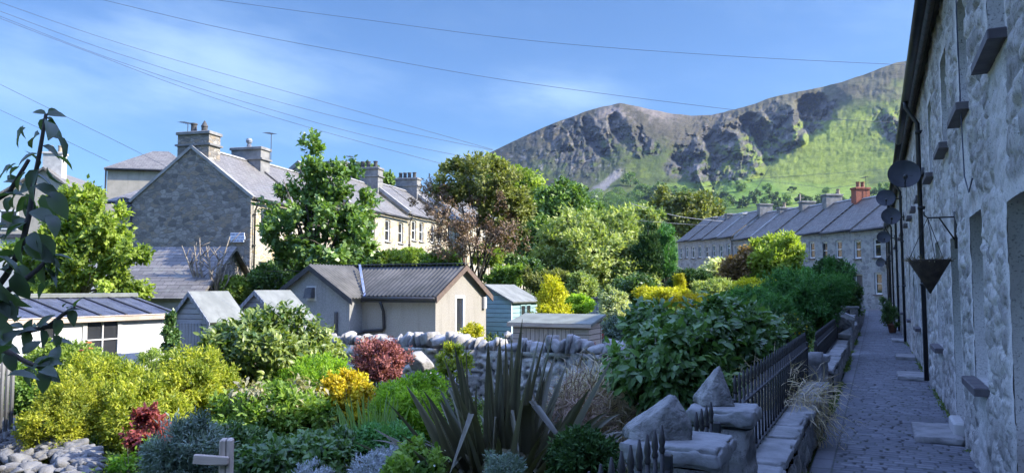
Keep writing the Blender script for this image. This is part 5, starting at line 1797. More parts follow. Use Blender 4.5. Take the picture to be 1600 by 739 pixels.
MB().cbox(.01, .1, D2 - .28, D2 - .12, 1.75, 2.12, .015).build('meter_box', 'cement_light', t_)

# pale blue shed
t_ = thing('blue_shed', 'pale blue boarded shed with a double window', 'shed', TP(23.3, -11.05, ZG + .35), GRID_ROT)
w_, d2, e2, r2 = 1.9, 2.15, 1.62, 2.12
MB().prism([(0, 0), (d2, 0), (d2, e2), (0, e2)], 0, -w_, Matrix.Rotation(math.pi / 2, 4, 'Z') @ Matrix.Scale(-1, 4, (0, 1, 0))).build('wall', 'boards_blue', t_)
t_.children[0].data.clear_geometry()
mb = MB(); mb.box(-w_, 0, 0, d2, 0, e2); mb.prism([(-w_, e2), (0, e2), (-w_ / 2, r2)], 0, d2)
me = t_.children[0].data; me.from_pydata(mb.v, [], mb.f); me.update()
k = (r2 - e2) / (w_ / 2)
MB().slab([(.15, -.12, e2 - .03), (.15, d2 + .12, e2 - .03), (-w_ / 2, d2 + .12, r2 + .06), (-w_ / 2, -.12, r2 + .06)], .05).slab([(-w_ / 2 - .001, -.12, r2 + .06), (-w_ / 2 - .001, d2 + .12, r2 + .06), (-w_ - .15, d2 + .12, e2 - .03), (-w_ - .15, -.12, e2 - .03)], .05).build('roof', 'felt_grey', t_)
for y0 in (.72, 1.18):
    f = MB()
    for q in ((y0, y0 + .04, .82, 1.48), (y0 + .36, y0 + .4, .82, 1.48), (y0 + .04, y0 + .36, 1.44, 1.48), (y0 + .04, y0 + .36, .82, .86)):
        f.box(-.01, .03, *q)
    wn = f.build('window', 'boards_blue', t_); MB().box(.003, .008, y0 + .03, y0 + .37, .85, 1.45).build('pane', 'glass', wn)
for y in (0, d2 - .05):
    MB().box(0, .016, y, y + .05, 0, e2).build('corner_trim', 'white_paint', t_)

# timber store
t_ = thing('timber_store', 'bare timber store with double doors and pale felt roof behind the drystone wall', 'storage box', TP(15.0, -5.35, -.52), GRID_ROT)
w_, d2 = 1.72, .78
MB().prism([(0, 0), (d2, 0), (d2, 1.50), (0, 1.36)], 0, w_, Matrix(((0, -1, 0, 0), (1, 0, 0, 0), (0, 0, 1, 0), (0, 0, 0, 1)))).build('wall', 'timber_bare', t_)
MB().slab([(-w_ - .09, -.1, 1.39), (.09, -.1, 1.39), (.09, d2 + .07, 1.56), (-w_ - .09, d2 + .07, 1.56)], .05).build('roof', 'felt_green', t_)
MB().cbox(-w_ - .09, .09, -.125, -.103, 1.31, 1.385, .004).build('fascia', 'timber_bare', t_)
for x0, x1 in ((-1.46, -.90), (-.88, -.34)):
    d_ = MB().box(x0, x1, -.026, -.004, .1, 1.27).build('door', 'timber_bare_v', t_)
    MB().box(x0 + (.02 if x0 < -1 else .42), x0 + (.12 if x0 < -1 else .52), -.032, -.0265, .95, 1.05).build('hinge', 'timber_bare', d_)
MB().box(-.003, .016, -.012, .04, 0, 1.35).build('corner_trim', 'timber_bare', t_); MB().box(-.003, .016, d2 - .04, d2 + .004, 0, 1.47).build('corner_trim', 'timber_bare', t_)
mk = MB(); 
for a in range(5):
    mk.box(.0165, .019, .33 + .03 * math.cos(a * 1.26) - .012, .33 + .03 * math.cos(a * 1.26) + .018, .93 + .045 * math.sin(a * 1.26), .96 + .045 * math.sin(a * 1.26))
mk.build('red_marking', 'red_paint', t_)

# grey bin store behind the conifer
q = P(915, 468, 27)
t_ = thing('grey_store', 'low grey store with dark flat lid between the conifer and the pale bush', 'storage box', (q.x, q.y, gz(q.x, q.y) - .05), GRID_ROT)
zt = q.z - gz(q.x, q.y) + .05
MB().cbox(0, 1.15, 0, .8, 0, zt, .015).build('body', 'boards_grey_v', t_); MB().cbox(-.06, 1.2, -.06, .86, zt + .002, zt + .07, .015).build('lid', 'fascia_dark', t_)
q = P(942, 515, 17.6)
tag(MB().cbox(-.09, .09, -.09, .09, 0, .35, .03).build('red_bucket', 'red_paint', None, loc=(q.x, q.y, q.z - .2)), 'small red tub peeping out beside the timber store', 'tub')
# blue wheelbarrow
q = P(790, 522, 16.6)
t_ = thing('wheelbarrow', 'blue wheelbarrow between the shed and the timber store', 'wheelbarrow', (q.x, q.y, -.6), GRID_ROT + .2)
MB().add([(-.30, -.28, .45), (.42, -.28, .45), (.42, .28, .45), (-.30, .28, .45), (-.48, -.36, .82), (.62, -.38, .88), (.62, .38, .88), (-.48, .36, .82)], [(0, 1, 2, 3), (0, 4, 5, 1), (1, 5, 6, 2), (2, 6, 7, 3), (3, 7, 4, 0)]).build('tray', 'plastic_blue', t_)
MB().lathe([(.06, -.04), (.19, -.04), (.2, 0), (.19, .04), (.06, .04)], (.72, 0, .2), 16, Matrix.Rotation(math.pi / 2, 4, 'X'), True).build('wheel', 'plastic_black', t_, True)
for s_ in (-1, 1):
    MB().tube([(.72, s_ * .06, .2), (.1, s_ * .2, .42), (-.75, s_ * .27, .72), (-.9, s_ * .27, .74)], .018, 6).build('handle', 'iron', t_, True)
    MB().tube([(-.2, s_ * .2, .5), (-.3, s_ * .22, 0)], .016, 6).build('leg', 'iron', t_, True)

# fences
def picket(name, label, a, b, n, h, mat, w=.075, gap=None, cat='fence', rails=(.25, .75), pointed=True, group=None):
    a = Vector(a); b = Vector(b); L = (b - a).length
    root = thing(name, label, cat, a, math.atan2((b - a).y, (b - a).x), group)
    dz = (b.z - a.z)
    for k in range(n):
        x = L * (k + .5) / n; z = dz * (k + .5) / n
        p = [(x - w / 2, z), (x + w / 2, z), (x + w / 2, z + h - (.06 if pointed else 0)), (x, z + h), (x - w / 2, z + h - (.06 if pointed else 0))]
        MB().prism(p, -.012, .012).build('picket', mat, root)
    for f in rails:
        MB().slab([(0, .014, h * f + .07), (L, .014, h * f + dz + .07), (L, .05, h * f + dz + .07), (0, .05, h * f + .07)], .07).build('rail', mat, root)
    return root
plain('paint_pale', (.42, .43, .45), (.34, .35, .36), .6, 6, .2, .004)
a = P(262, 600, 14.4); b = P(356, 588, 15.0)
picket('picket_fence', 'pale pointed picket fence below the grey shed', (a.x, a.y, zat(592, 14.4) - .35), (b.x, b.y, zat(580, 15) - .35), 11, .78, 'paint_pale', .07)
a = P(-40, 690, 8.6); b = P(19, 684, 9.4)
picket('slatted_fence', 'grey weathered slatted fence at the left edge', a, b, 7, 1.05, 'timber_grey', .055, pointed=False)
a = P(16, 615, 11.5); b = P(62, 600, 12.6)
picket('lattice_panel', 'white painted board panel behind the slatted fence', a, b, 7, .95, 'white_paint', .10, pointed=False)
t_ = thing('post_and_rail', 'weathered wooden post with a short rail in the lower garden', 'fence', P(353, 745, 7.0), rad(8))
MB().cbox(-.055, .055, -.055, .055, -.3, .34, .012).build('post', 'timber_bare_v', t_)
MB().cbox(-.28, .02, -.10, -.06, .12, .20, .008, Matrix.Rotation(rad(6), 4, 'Y')).build('rail', 'timber_bare', t_)
# ---------------------------------------------------------------- leaf materials (real leaf colours)
leafmat('lf_hebe', (0.139, 0.185, 0.022), (0.483, 0.483, 0.047), .35)
leafmat('lf_hebe2', (0.167, 0.232, 0.033), (0.501, 0.510, 0.056), .35)
leafmat('lf_rose', (0.121, 0.190, 0.034), (0.293, 0.380, 0.069), .35)
leafmat('lf_shrub', (.05, .11, .018), (.27, .32, .07), .3, .4, .5)
leafmat('lf_red', (0.137, 0.021, 0.025), (0.428, 0.120, 0.103), .3)
leafmat('lf_berberis', (0.157, 0.045, 0.050), (0.449, 0.179, 0.168), .25)
leafmat('lf_greygreen', (0.086, 0.129, 0.095), (0.224, 0.293, 0.224), .2)
leafmat('lf_mid', (0.086, 0.172, 0.031), (0.276, 0.397, 0.069), .35)
leafmat('lf_pale', (0.260, 0.247, 0.143), (0.429, 0.390, 0.260), .3)
leafmat('lf_yellow', (0.460, 0.331, 0.014), (0.640, 0.534, 0.027), .25)
leafmat('lf_golden', (0.382, 0.358, 0.018), (0.640, 0.622, 0.036), .3)
leafmat('lf_bright', (0.138, 0.276, 0.025), (0.380, 0.552, 0.052), .4)
leafmat('lf_dark', (0.042, 0.095, 0.027), (0.123, 0.217, 0.057), .25, .38, .5)
leafmat('lf_hyd', (0.048, 0.110, 0.030), (0.153, 0.271, 0.077), .25, .4, .5)
leafmat('lf_silver', (0.274, 0.303, 0.323), (0.450, 0.479, 0.508), .15)
leafmat('lf_varieg', (0.259, 0.328, 0.138), (0.724, 0.724, 0.414), .3)
leafmat('lf_feather', (0.057, 0.168, 0.049), (0.134, 0.313, 0.090), .3)
leafmat('lf_brownred', (0.155, 0.103, 0.044), (0.380, 0.241, 0.103), .25)
leafmat('lf_conifer', (0.029, 0.072, 0.023), (0.081, 0.161, 0.040), .1, .6, .2)
leafmat('lf_tree_bright', (0.127, 0.198, 0.028), (0.382, 0.467, 0.084), .4)
leafmat('lf_syc', (0.061, 0.129, 0.031), (0.224, 0.345, 0.078), .3, .4, .5)
leafmat('lf_olive', (0.103, 0.129, 0.034), (0.293, 0.310, 0.086), .3)
leafmat('lf_brown', (0.172, 0.113, 0.078), (0.345, 0.241, 0.172), .2)
leafmat('lf_willow', (0.155, 0.224, 0.061), (0.466, 0.517, 0.190), .35)
leafmat('lf_wood', (0.061, 0.129, 0.031), (0.207, 0.310, 0.069), .25)
leafmat('lf_far', (.03, .065, .02), (.09, .14, .035), .2)
leafmat('lf_apple', (.045, .09, .035), (.13, .21, .075), .3, .4, .45, back=(.10, .12, .085))
leafmat('lf_straw', (0.293, 0.224, 0.147), (0.724, 0.604, 0.414), .2)
leafmat('lf_cover', (0.052, 0.103, 0.024), (0.207, 0.276, 0.061), .3)
leafmat('fl_peach', (0.750, 0.300, 0.160), (0.800, 0.450, 0.350), .3)
leafmat('fl_pink', (0.700, 0.280, 0.300), (0.800, 0.500, 0.480), .3)
leafmat('fl_yellow', (0.750, 0.500, 0.010), (0.800, 0.620, 0.030), .2)
leafmat('fl_white', (0.750, 0.750, 0.720), (0.800, 0.800, 0.780), .2)
leafmat('phormium', (.055, .052, .03), (.20, .185, .105), .1, .38, .5)
leafmat('phormium_dry', (0.380, 0.224, 0.103), (0.621, 0.414, 0.224), .1, .6, .2)

# ---------------------------------------------------------------- front garden shrubs
shrub_px('clipped_hedge', 'clipped round golden green hedge beside the rubble heap', 'shrub', 97, 652, 56, 60, 9.4, 'lf_hebe', 5200, 7, .034, 21, shell=.9, bumpy=.08, aspect=.42, up=.7, base_z=-.6, nl=4)
shrub_px('hebe_shrub', 'spreading yellow-green shrub behind the red-leaved plant', 'shrub', 205, 622, 92, 60, 10.3, 'lf_hebe2', 4600, 8, .06, 22, aspect=.3, up=.6, bumpy=.2, base_z=-.6)
shrub_px('hebe_shrub', 'yellow-green shrub in front of the picket fence', 'shrub', 300, 612, 64, 62, 10.8, 'lf_hebe2', 3600, 8, .06, 23, aspect=.3, up=.6, bumpy=.2, base_z=-.6)
rt_, rl_ = shrub_px('rose_bush', 'light green rose bush with peach roses under the white shed window', 'rose bush', 118, 582, 78, 44, 12.2, 'lf_rose', 2600, 7, .055, 24, aspect=.55, bumpy=.3, base_z=-.6)
for k, (px, py, m_) in enumerate(((127, 548, 'fl_pink'), (114, 553, 'fl_peach'), (141, 545, 'fl_peach'), (139, 536, 'fl_peach'), (82, 538, 'fl_pink'))):
    q = P(px, py, 11.7) - rt_.location
    V = []; F = []; r = np.random.default_rng(k)
    for ring, (n_, rr, el) in enumerate(((5, .05, .2), (5, .036, .7), (4, .02, 1.2))):
        a = np.arange(n_) * 6.283 / n_ + ring
        ax = np.stack([np.cos(a), np.sin(a), np.full(n_, el)], 1)
        v, f = leaf_quads(np.tile(np.array(q), (n_, 1)), ax, np.stack([-np.cos(a), -np.sin(a), np.ones(n_)], 1), np.full(n_, .055 - ring * .01), np.full(n_, .055), .2)
        F.append(f + sum(len(x) for x in V)); V.append(v)
    V = np.concatenate(V); np_mesh('rose', V, np.concatenate(F), MATS[m_], rt_, attrs={'tone': r.random(len(V))})
shrub_px('broadleaf_shrub', 'big rounded broad-leaved shrub hiding the second grey shed', 'shrub', 436, 568, 100, 78, 12.6, 'lf_shrub', 2300, 9, .098, 25, aspect=.46, big=True, bumpy=.16, base_z=-.65, droop=.1, nl=6)
shrub_px('red_shrub', 'low red-leaved plant beside the dark grey-green bush', 'shrub', 232, 672, 38, 28, 8.6, 'lf_red', 300, 8, .06, 26, aspect=.5, bumpy=.35, gap=.3, base_z=-.6)
rr_, ll_ = shrub_px('sparse_shrub', 'sparse young shrub under the red-leaved plant', 'shrub', 215, 722, 40, 38, 8.2, 'lf_bright', 220, 7, .05, 27, aspect=.5, bumpy=.4, gap=.35, base_z=-.75)
shrub_px('lavender_bush', 'dark grey-green narrow-leaved bush left of the wooden post', 'shrub', 290, 712, 66, 58, 7.6, 'lf_greygreen', 2600, 8, .06, 28, aspect=.2, up=1.0, bumpy=.2, base_z=-.9)
root, lob = shrub_px('drooping_shrub', 'green shrub with limp pale drooping top leaves', 'shrub', 440, 648, 82, 58, 10.6, 'lf_mid', 1300, 8, .085, 29, aspect=.45, bumpy=.25, base_z=-.6)
foliage('x', root, 'lf_pale', [(a, b, c + .12, x * .9, y * .9, z) for a, b, c, x, y, z in lob], 240, 6, .10, .38, seed=30, droop=1.3, bumpy=.35, zmin=.65, part='wilted_leaves')
shrub_px('yellow_shrub', 'small bright yellow-leaved shrub in the middle of the bed', 'shrub', 548, 615, 48, 36, 11.2, 'lf_yellow', 1500, 7, .05, 31, aspect=.6, bumpy=.25, gap=.2, base_z=-.6)
shrub_px('feathery_plant', 'bright feathery green plant between the big shrub and the red bush', 'plant', 497, 585, 58, 28, 11.9, 'lf_bright', 1500, 8, .055, 32, aspect=.3, up=.9, bumpy=.25, base_z=-.6)
shrub_px('green_mound', 'fresh green mound left of the spiky plant', 'plant', 640, 640, 58, 46, 10.6, 'lf_bright', 2400, 8, .05, 33, aspect=.4, bumpy=.22, base_z=-.62)
shrub_px('berberis_bush', 'dusky red bush against the drystone wall', 'shrub', 597, 562, 42, 34, 12.6, 'lf_berberis', 1500, 8, .042, 34, aspect=.5, up=1.2, bumpy=.4, gap=.2, tl=.16, base_z=-.6)
shrub_px('yellow_green_bush', 'thin yellow-green bush in front of the drystone wall', 'shrub', 712, 566, 28, 24, 12.0, 'lf_hebe2', 320, 7, .06, 35, aspect=.5, bumpy=.35, gap=.3, base_z=-.6)
shrub_px('yellow_green_bush', 'small yellow-green bush on the wall below the shed window', 'shrub', 738, 524, 22, 12, 15.2, 'lf_golden', 420, 7, .05, 36, aspect=.5, bumpy=.35, base_z=-.2)
shrub_px('dark_bush', 'low dark leafy bush at the bottom, right of the wooden post', 'shrub', 475, 724, 92, 32, 8.0, 'lf_dark', 1900, 8, .075, 37, aspect=.5, bumpy=.3, big=True, base_z=-.8)
shrub_px('dark_bush', 'dark low bush under the limp-leaved shrub', 'shrub', 385, 700, 46, 38, 9.0, 'lf_dark', 1100, 8, .06, 38, aspect=.5, bumpy=.3, base_z=-.75)
shrub_px('dark_bush', 'dim green bush below the bright green mound', 'shrub', 605, 698, 58, 34, 8.6, 'lf_feather', 1500, 8, .055, 39, aspect=.4, bumpy=.3, base_z=-.75)
shrub_px('silver_cushion', 'pale silvery cushion plant at the bottom edge', 'plant', 612, 735, 62, 36, 6.9, 'lf_silver', 2600, 8, .035, 40, aspect=.28, up=.9, bumpy=.12, base_z=-.7)
shrub_px('silver_cushion', 'small silvery clump at the bottom, left of the silvery cushion', 'plant', 492, 742, 30, 16, 7.0, 'lf_silver', 600, 8, .03, 41, aspect=.28, up=.9, bumpy=.2, base_z=-.7)
rt_, ll_ = shrub_px('white_flowered_plant', 'fresh green plant with tiny white flowers before the silvery cushion', 'plant', 655, 732, 44, 34, 6.3, 'lf_mid', 460, 8, .06, 42, aspect=.5, up=.9, bumpy=.3, base_z=-.8, big=True)
flowers(rt_, 'fl_white', ll_, 70, .014, 3, zmin=.3)
shrub_px('dark_bush', 'dark low growth between the spiky plant and the nearest pillar', 'shrub', 915, 725, 62, 52, 6.2, 'lf_conifer', 1500, 8, .05, 43, aspect=.35, bumpy=.35, base_z=-.8)
shrub_px('rosemary_bush', 'small dark rosemary-like bush at the foot of the spiky plant', 'shrub', 790, 738, 36, 28, 5.9, 'lf_greygreen', 700, 8, .035, 44, aspect=.2, up=1, bumpy=.25, base_z=-.7)

# upright sword leaves among the flowers
def blades(name, label, cat, base, n, L, W, mat, seed, lean=.35, bend=.4, spread=.15, group=None, dry=None, kinks=0, part='leaves'):
    r = np.random.default_rng(seed)
    root = thing(name, label, cat, base, 0, group)
    def make(n, lean_lo, lean_hi, mat, part, lsc=1., kink=0.):
        a = r.uniform(0, 2 * math.pi, n)
        ln = r.uniform(lean_lo, lean_hi, n)
        Ls = L * lsc * r.uniform(.72, 1.06, n) * (1 - .18 * ln)
        d = np.stack([np.cos(a) * np.sin(ln), np.sin(a) * np.sin(ln), np.cos(ln)], 1)
        o = np.stack([np.cos(a) * spread * r.random(n), np.sin(a) * spread * r.random(n), np.zeros(n) - .03], 1)
        tw = r.uniform(-1.2, 1.2, n)
        side = unit(np.cross(d, np.array([0, 0, 1.]) + r.normal(size=(n, 3)) * .3))
        nn = np.cross(side, d)
        side2 = side * np.cos(tw)[:, None] + nn * np.sin(tw)[:, None]; nn2 = -side * np.sin(tw)[:, None] + nn * np.cos(tw)[:, None]
        S = 11; rows = []; tones = []
        bd = bend * r.uniform(.1, 1.0, n) * (.25 + ln)
        kk = (r.random(n) < kink) * r.uniform(.5, .8, n)
        for i in range(S):
            u = i / (S - 1)
            c = o + d * (Ls * u)[:, None]
            c[:, 2] -= Ls * bd * u ** 2.4
            ko = np.clip(u - kk, 0, 1) * (kk > 0)
            c = c + np.stack([np.cos(a), np.sin(a), np.full(n, -2.1)], 1) * (ko * Ls * .9)[:, None]
            wv = W * (.55 + .9 * u if u < .35 else .87) * (1 - max(0, u - .5) / .5) ** .75 if u > .5 else W * min(.87, .5 + 1.1 * u)
            hw = np.full(n, max(wv, .002) * .5)[:, None]
            lift = nn2 * hw * .55
            rows += [c + side2 * hw + lift, c, c - side2 * hw + lift]
        V = np.stack(rows, 1).reshape(-1, 3)
        k = S * 3; f = []
        for i in range(S - 1):
            q = i * 3; f += [(q, q + 1, q + 4, q + 3), (q + 1, q + 2, q + 5, q + 4)]
        F = (np.arange(n)[:, None, None] * k + np.array(f)[None]).reshape(-1, 4)
        t = np.tile(np.array([.75, .2, .75] * S), n) * np.repeat(r.uniform(.25, 1, n), k)
        np_mesh(part, V, F, MATS[mat], root, True, {'tone': t})
    make(n, .02, lean, mat, part, 1., kinks)
    if dry:
        make(dry[1], lean * .8, lean * 1.25, dry[0], 'dry_leaves', .7, .3)
    return root
b_ = P(785, 760, 7.3)
blades('phormium', 'large dark spiky phormium with sword leaves in the foreground', 'plant', (b_.x, b_.y, -.66), 260, 2.02, .14, 'phormium', 61, 1.12, .58, .27, dry=('phormium_dry', 22), kinks=.18)
leafmat('lf_iris', (0.121, 0.207, 0.061), (0.293, 0.414, 0.121), .3)
b_ = P(582, 690, 9.6); blades('iris_clump', 'clump of upright green sword leaves beside the yellow shrub', 'plant', (b_.x, b_.y, -.62), 60, 1.05, .045, 'lf_iris', 62, .42, .3, .3)
b_ = P(535, 700, 9.2); blades('iris_clump', 'low green sword-leaf clump left of the green mound', 'plant', (b_.x, b_.y, -.62), 45, .75, .06, 'lf_iris', 63, .6, .4, .2)
b_ = P(745, 470, 30); blades('yucca', 'grey-green spiky clump behind the corrugated roof', 'plant', (b_.x, b_.y, gz(b_.x, b_.y)), 60, 2.0, .09, 'lf_varieg', 64, .9, .4, .15)

# big dark shrub by the railing
bs = TP(9.0, -2.25, -.62)
lob = []
for px, py, rx, ry, Y in ((1045, 560, 60, 70, 8.7), (1090, 530, 70, 62, 9.3), (1130, 560, 55, 75, 9.6), (1150, 520, 55, 55, 10.6), (1010, 560, 42, 55, 8.9), (1075, 590, 60, 60, 8.9), (1180, 540, 35, 50, 11.3), (1035, 505, 55, 40, 10.2)):
    c = P(px, py + 12, Y); lob.append((c.x - bs.x, c.y - bs.y, c.z - bs.z, rx * Y / FPX, rx * Y / FPX * .9, ry * Y / FPX))
root = thing('leafy_shrub', 'large dark green broad-leaved shrub beside the long railing', 'shrub', bs)
foliage('x', root, 'lf_hyd', lob, 3600, 8, .105, .5, seed=65, big=True, bumpy=.18, droop=.25, spread=1.0, up=.2)
stems(root, lob, 65, 16, .02)
# dry brambles and straw
def straw(name, label, cx, cy, rx, ry, Y, n, L, seed, mat='lf_straw', bz=None, up=.2):
    b, lb = lobes_px(cx, cy, rx, ry, Y, 3, seed)
    root = thing(name, label, 'dry plant', b)
    foliage('x', root, mat, lb, n, 5, L, .045, seed=seed, up=up, spread=1.2, shell=.5, bumpy=.4, part='stalks', zmin=-.1, fold=.25)
    return root
straw('dry_bramble', 'tangle of dry brambles and straw right of the spiky plant', 955, 640, 66, 42, 9.4, 900, .26, 66)
straw('dry_bramble', 'dead grey stalks below the bluish boulders', 900, 665, 40, 40, 8.6, 420, .24, 67, 'lf_brown')
g_ = TP(8.6, -.92, .42)
root = thing('dry_grass_tuft', 'tuft of straw-coloured dead grass drooping over the low wall', 'dry plant', g_)
foliage('x', root, 'lf_straw', [(0, .0, .0, .22, .55, .16), (.15, .1, -.12, .2, .42, .2)], 420, 5, .22, .04, seed=68, droop=.9, shell=.6, bumpy=.4, zmin=-.35, part='stalks')
leafmat('fl_red', (0.350, 0.010, 0.030), (0.500, 0.030, 0.050), .2)
# small yellow-flowered bush and greenery near the path
rt_, ll_ = shrub_px('potentilla', 'small dark bush covered in yellow flowers beyond the railing', 'shrub', 1240, 522, 34, 30, 14.2, 'lf_dark', 1200, 8, .045, 69, aspect=.5, bumpy=.25, base_z=-.6)
flowers(rt_, 'fl_yellow', ll_, 120, .03, 5, zmin=.4)
shrub_px('ivy_clump', 'dark ivy spilling over the round-topped pillar', 'ivy', 1243, 565, 14, 22, 10.6, 'lf_dark', 260, 7, .06, 70, aspect=.7, bumpy=.4, base_z=-.2, stem=False)
shrub_px('feathery_shrub', 'tall dark feathery green shrub beside the path gardens', 'shrub', 1256, 470, 58, 48, 18.2, 'lf_feather', 5200, 8, .075, 71, aspect=.3, bumpy=.25, up=.5, base_z=-.6, nl=7)
shrub_px('feathery_shrub', 'lower dark feathery shrub left of the tall feathery one', 'shrub', 1192, 485, 48, 30, 17.0, 'lf_feather', 2600, 8, .07, 72, aspect=.3, bumpy=.25, base_z=-.6)
shrub_px('purple_bush', 'nearly black-leaved bush against the far row of cottages', 'shrub', 1300, 432, 30, 30, 27, 'lf_conifer', 1600, 8, .11, 73, aspect=.5, bumpy=.3, base_z=-.3)
shrub_px('dark_bush', 'dark rounded bush at the end of the garden walls', 'shrub', 1322, 468, 24, 26, 29, 'lf_dark', 1400, 8, .11, 74, aspect=.5, bumpy=.3, base_z=-.3)
shrub_px('round_bush', 'tall round sunlit bush in front of the far row', 'shrub', 1213, 410, 46, 38, 30.5, 'lf_tree_bright', 3400, 8, .15, 75, aspect=.5, bumpy=.15, base_z=-.3, nl=6)
shrub_px('reddish_bush', 'reddish-brown sunlit bush left of the tall round bush', 'shrub', 1166, 418, 32, 32, 31, 'lf_brownred', 1500, 8, .13, 76, aspect=.5, bumpy=.25, base_z=-.3)
shrub_px('golden_shrub', 'golden yellow shrub below the reddish-brown bush', 'shrub', 1184, 452, 40, 15, 24, 'lf_golden', 1700, 8, .08, 77, aspect=.5, bumpy=.3, base_z=-.4)
shrub_px('pale_bush', 'pale speckled bush before the far end of the row', 'shrub', 1122, 428, 28, 24, 35, 'lf_varieg', 1500, 8, .13, 78, aspect=.5, bumpy=.25, base_z=-.2)
shrub_px('green_bush', 'mid green bush below the pale speckled bush', 'shrub', 1118, 456, 40, 20, 28, 'lf_willow', 1700, 8, .10, 79, aspect=.4, bumpy=.3, base_z=-.3)
shrub_px('golden_hedge', 'low yellow-green clipped hedge beyond the big dark shrub', 'hedge', 1040, 464, 38, 11, 22, 'lf_golden', 2200, 8, .06, 80, aspect=.45, bumpy=.1, base_z=-.5)
shrub_px('golden_hedge', 'bright golden strip of hedge nearer the railing', 'hedge', 1085, 470, 32, 8, 20, 'lf_yellow', 1200, 8, .06, 81, aspect=.45, bumpy=.1, base_z=-.5)
shrub_px('golden_spire', 'slim golden upright conifer over the clipped hedge', 'conifer', 1061, 445, 7, 22, 24, 'lf_golden', 700, 8, .06, 82, aspect=.3, up=1.2, bumpy=.15, base_z=-.4, nl=2)
shrub_px('spreading_conifer', 'dark spreading conifer in flat layers left of the far row', 'conifer', 1082, 437, 34, 14, 29, 'lf_conifer', 1500, 8, .11, 83, aspect=.3, bumpy=.3, base_z=-.3)
shrub_px('pale_bush', 'pale variegated upright bush right of the timber store', 'shrub', 962, 482, 22, 34, 19.5, 'lf_varieg', 1500, 8, .075, 84, aspect=.5, bumpy=.3, base_z=-.5)
shrub_px('dark_bush', 'dark evergreen bush behind the pale variegated one', 'shrub', 1000, 458, 34, 28, 24, 'lf_dark', 2000, 8, .10, 85, aspect=.5, bumpy=.25, base_z=-.45)
shrub_px('green_bush', 'low green bush at the right end of the drystone wall', 'shrub', 975, 520, 34, 26, 14.5, 'lf_greygreen', 1300, 8, .06, 86, aspect=.5, bumpy=.3, base_z=-.6)
shrub_px('greygreen_bush', 'rounded grey-green bush behind the golden conifer', 'shrub', 862, 444, 36, 24, 31, 'lf_olive', 2200, 8, .12, 87, aspect=.35, bumpy=.15, base_z=.2)
shrub_px('greygreen_bush', 'pale leafy bush right of the rounded grey-green one', 'shrub', 908, 452, 26, 26, 30, 'lf_willow', 1500, 8, .12, 88, aspect=.5, bumpy=.25, base_z=.2)
shrub_px('green_bush', 'bright green bush between the golden conifer and grey store', 'shrub', 903, 476, 24, 14, 25, 'lf_bright', 1200, 8, .08, 89, aspect=.5, bumpy=.2, base_z=-.2)
for k, (px, py, rx, ry, Y, m_, lab) in enumerate(((600, 408, 42, 14, 34, 'lf_tree_bright', 'yellow-green bush rising over the corrugated roof, left of the brown tree'), (556, 402, 24, 18, 33, 'lf_dark', 'dark bush over the corrugated roof beside the sycamore'), (690, 410, 30, 14, 36, 'lf_mid', 'green bush over the right half of the corrugated roof'),
                                              (795, 432, 30, 16, 33, 'lf_mid', 'green bush behind the pale blue shed'), (820, 425, 28, 22, 36, 'lf_dark', 'dark bush right behind the pale blue shed'), (412, 440, 30, 26, 28, 'lf_syc', 'dark green bush at the foot of the sycamore'),
                                              (362, 452, 26, 18, 27, 'lf_rose', 'light green bush below the stone gable sign'), (455, 425, 30, 20, 30, 'lf_syc', 'bushy growth under the sycamore crown'), (640, 404, 24, 10, 38, 'lf_rose', 'pale green bush in front of the left row doors'), (770, 400, 24, 12, 44, 'lf_tree_bright', 'light green bush under the brown tree'))):
    q = P(px, py, Y)
    shrub_px('garden_bush', lab, 'shrub', px, py, rx, ry, Y, m_, 1300, 8, .0042 * Y, 90 + k, aspect=.5, bumpy=.28, base_z=gz(q.x, q.y))
# golden conifer
c0 = P(862, 492, 23.5); zb = gz(c0.x, c0.y); H = P(862, 433, 23.5).z - zb
root = thing('golden_conifer', 'bright golden cone-shaped conifer behind the timber store', 'conifer', (c0.x, c0.y, zb))
lob = [(0, 0, H * f, .80 * (1 - f) ** .75 + .06, .80 * (1 - f) ** .75 + .06, H * .16) for f in (.12, .3, .47, .63, .77, .89)] + [(.45, .1, H * .25, .35, .35, H * .25)]
foliage('x', root, 'lf_golden', lob, 2600, 8, .09, .35, seed=110, up=.8, bumpy=.25); stems(root, lob, 3, 4, .04)
shrub_px('ivy_clump', 'dark ivy climbing between the white shed and the grey shed', 'ivy', 268, 522, 11, 34, 16.9, 'lf_dark', 500, 7, .07, 111, aspect=.7, bumpy=.4, base_z=-.8)
shrub_px('ivy_clump', 'pale scrambling plant along the foot of the white shed', 'ivy', 245, 560, 32, 14, 15.5, 'lf_rose', 420, 7, .05, 112, aspect=.4, bumpy=.45, gap=.3, base_z=-.7)
shrub_px('green_bush', 'leafy bush below the white board panel at the left edge', 'shrub', 40, 615, 34, 44, 10.8, 'lf_mid', 900, 8, .06, 113, aspect=.5, bumpy=.35, gap=.2, base_z=-.6)
# potted plants along the shaded terrace
for lab, t, r_, h in (('leafy potted plant standing against the terrace wall', 31.0, .28, .75), ('smaller potted plant at the far end of the terrace wall', 37.5, .26, .6), ('dark potted plant by the last cottage door', 48.5, .3, .6)):
    q = TP(t, .5, float(path_z(t)))
    root = thing('potted_plant', lab, 'potted plant', q, 0, 'pots along the terrace')
    MB().lathe([(.11, 0), (.16, .26), (.18, .27), (.18, .31), (.15, .31), (.14, .2)], (0, 0, 0), 14).build('pot', 'terracotta', root, True)
    foliage('x', root, 'lf_dark', [(0, 0, .3 + h * .45, r_, r_, h * .5)], 260, 7, .07, .5, seed=int(t), bumpy=.3)
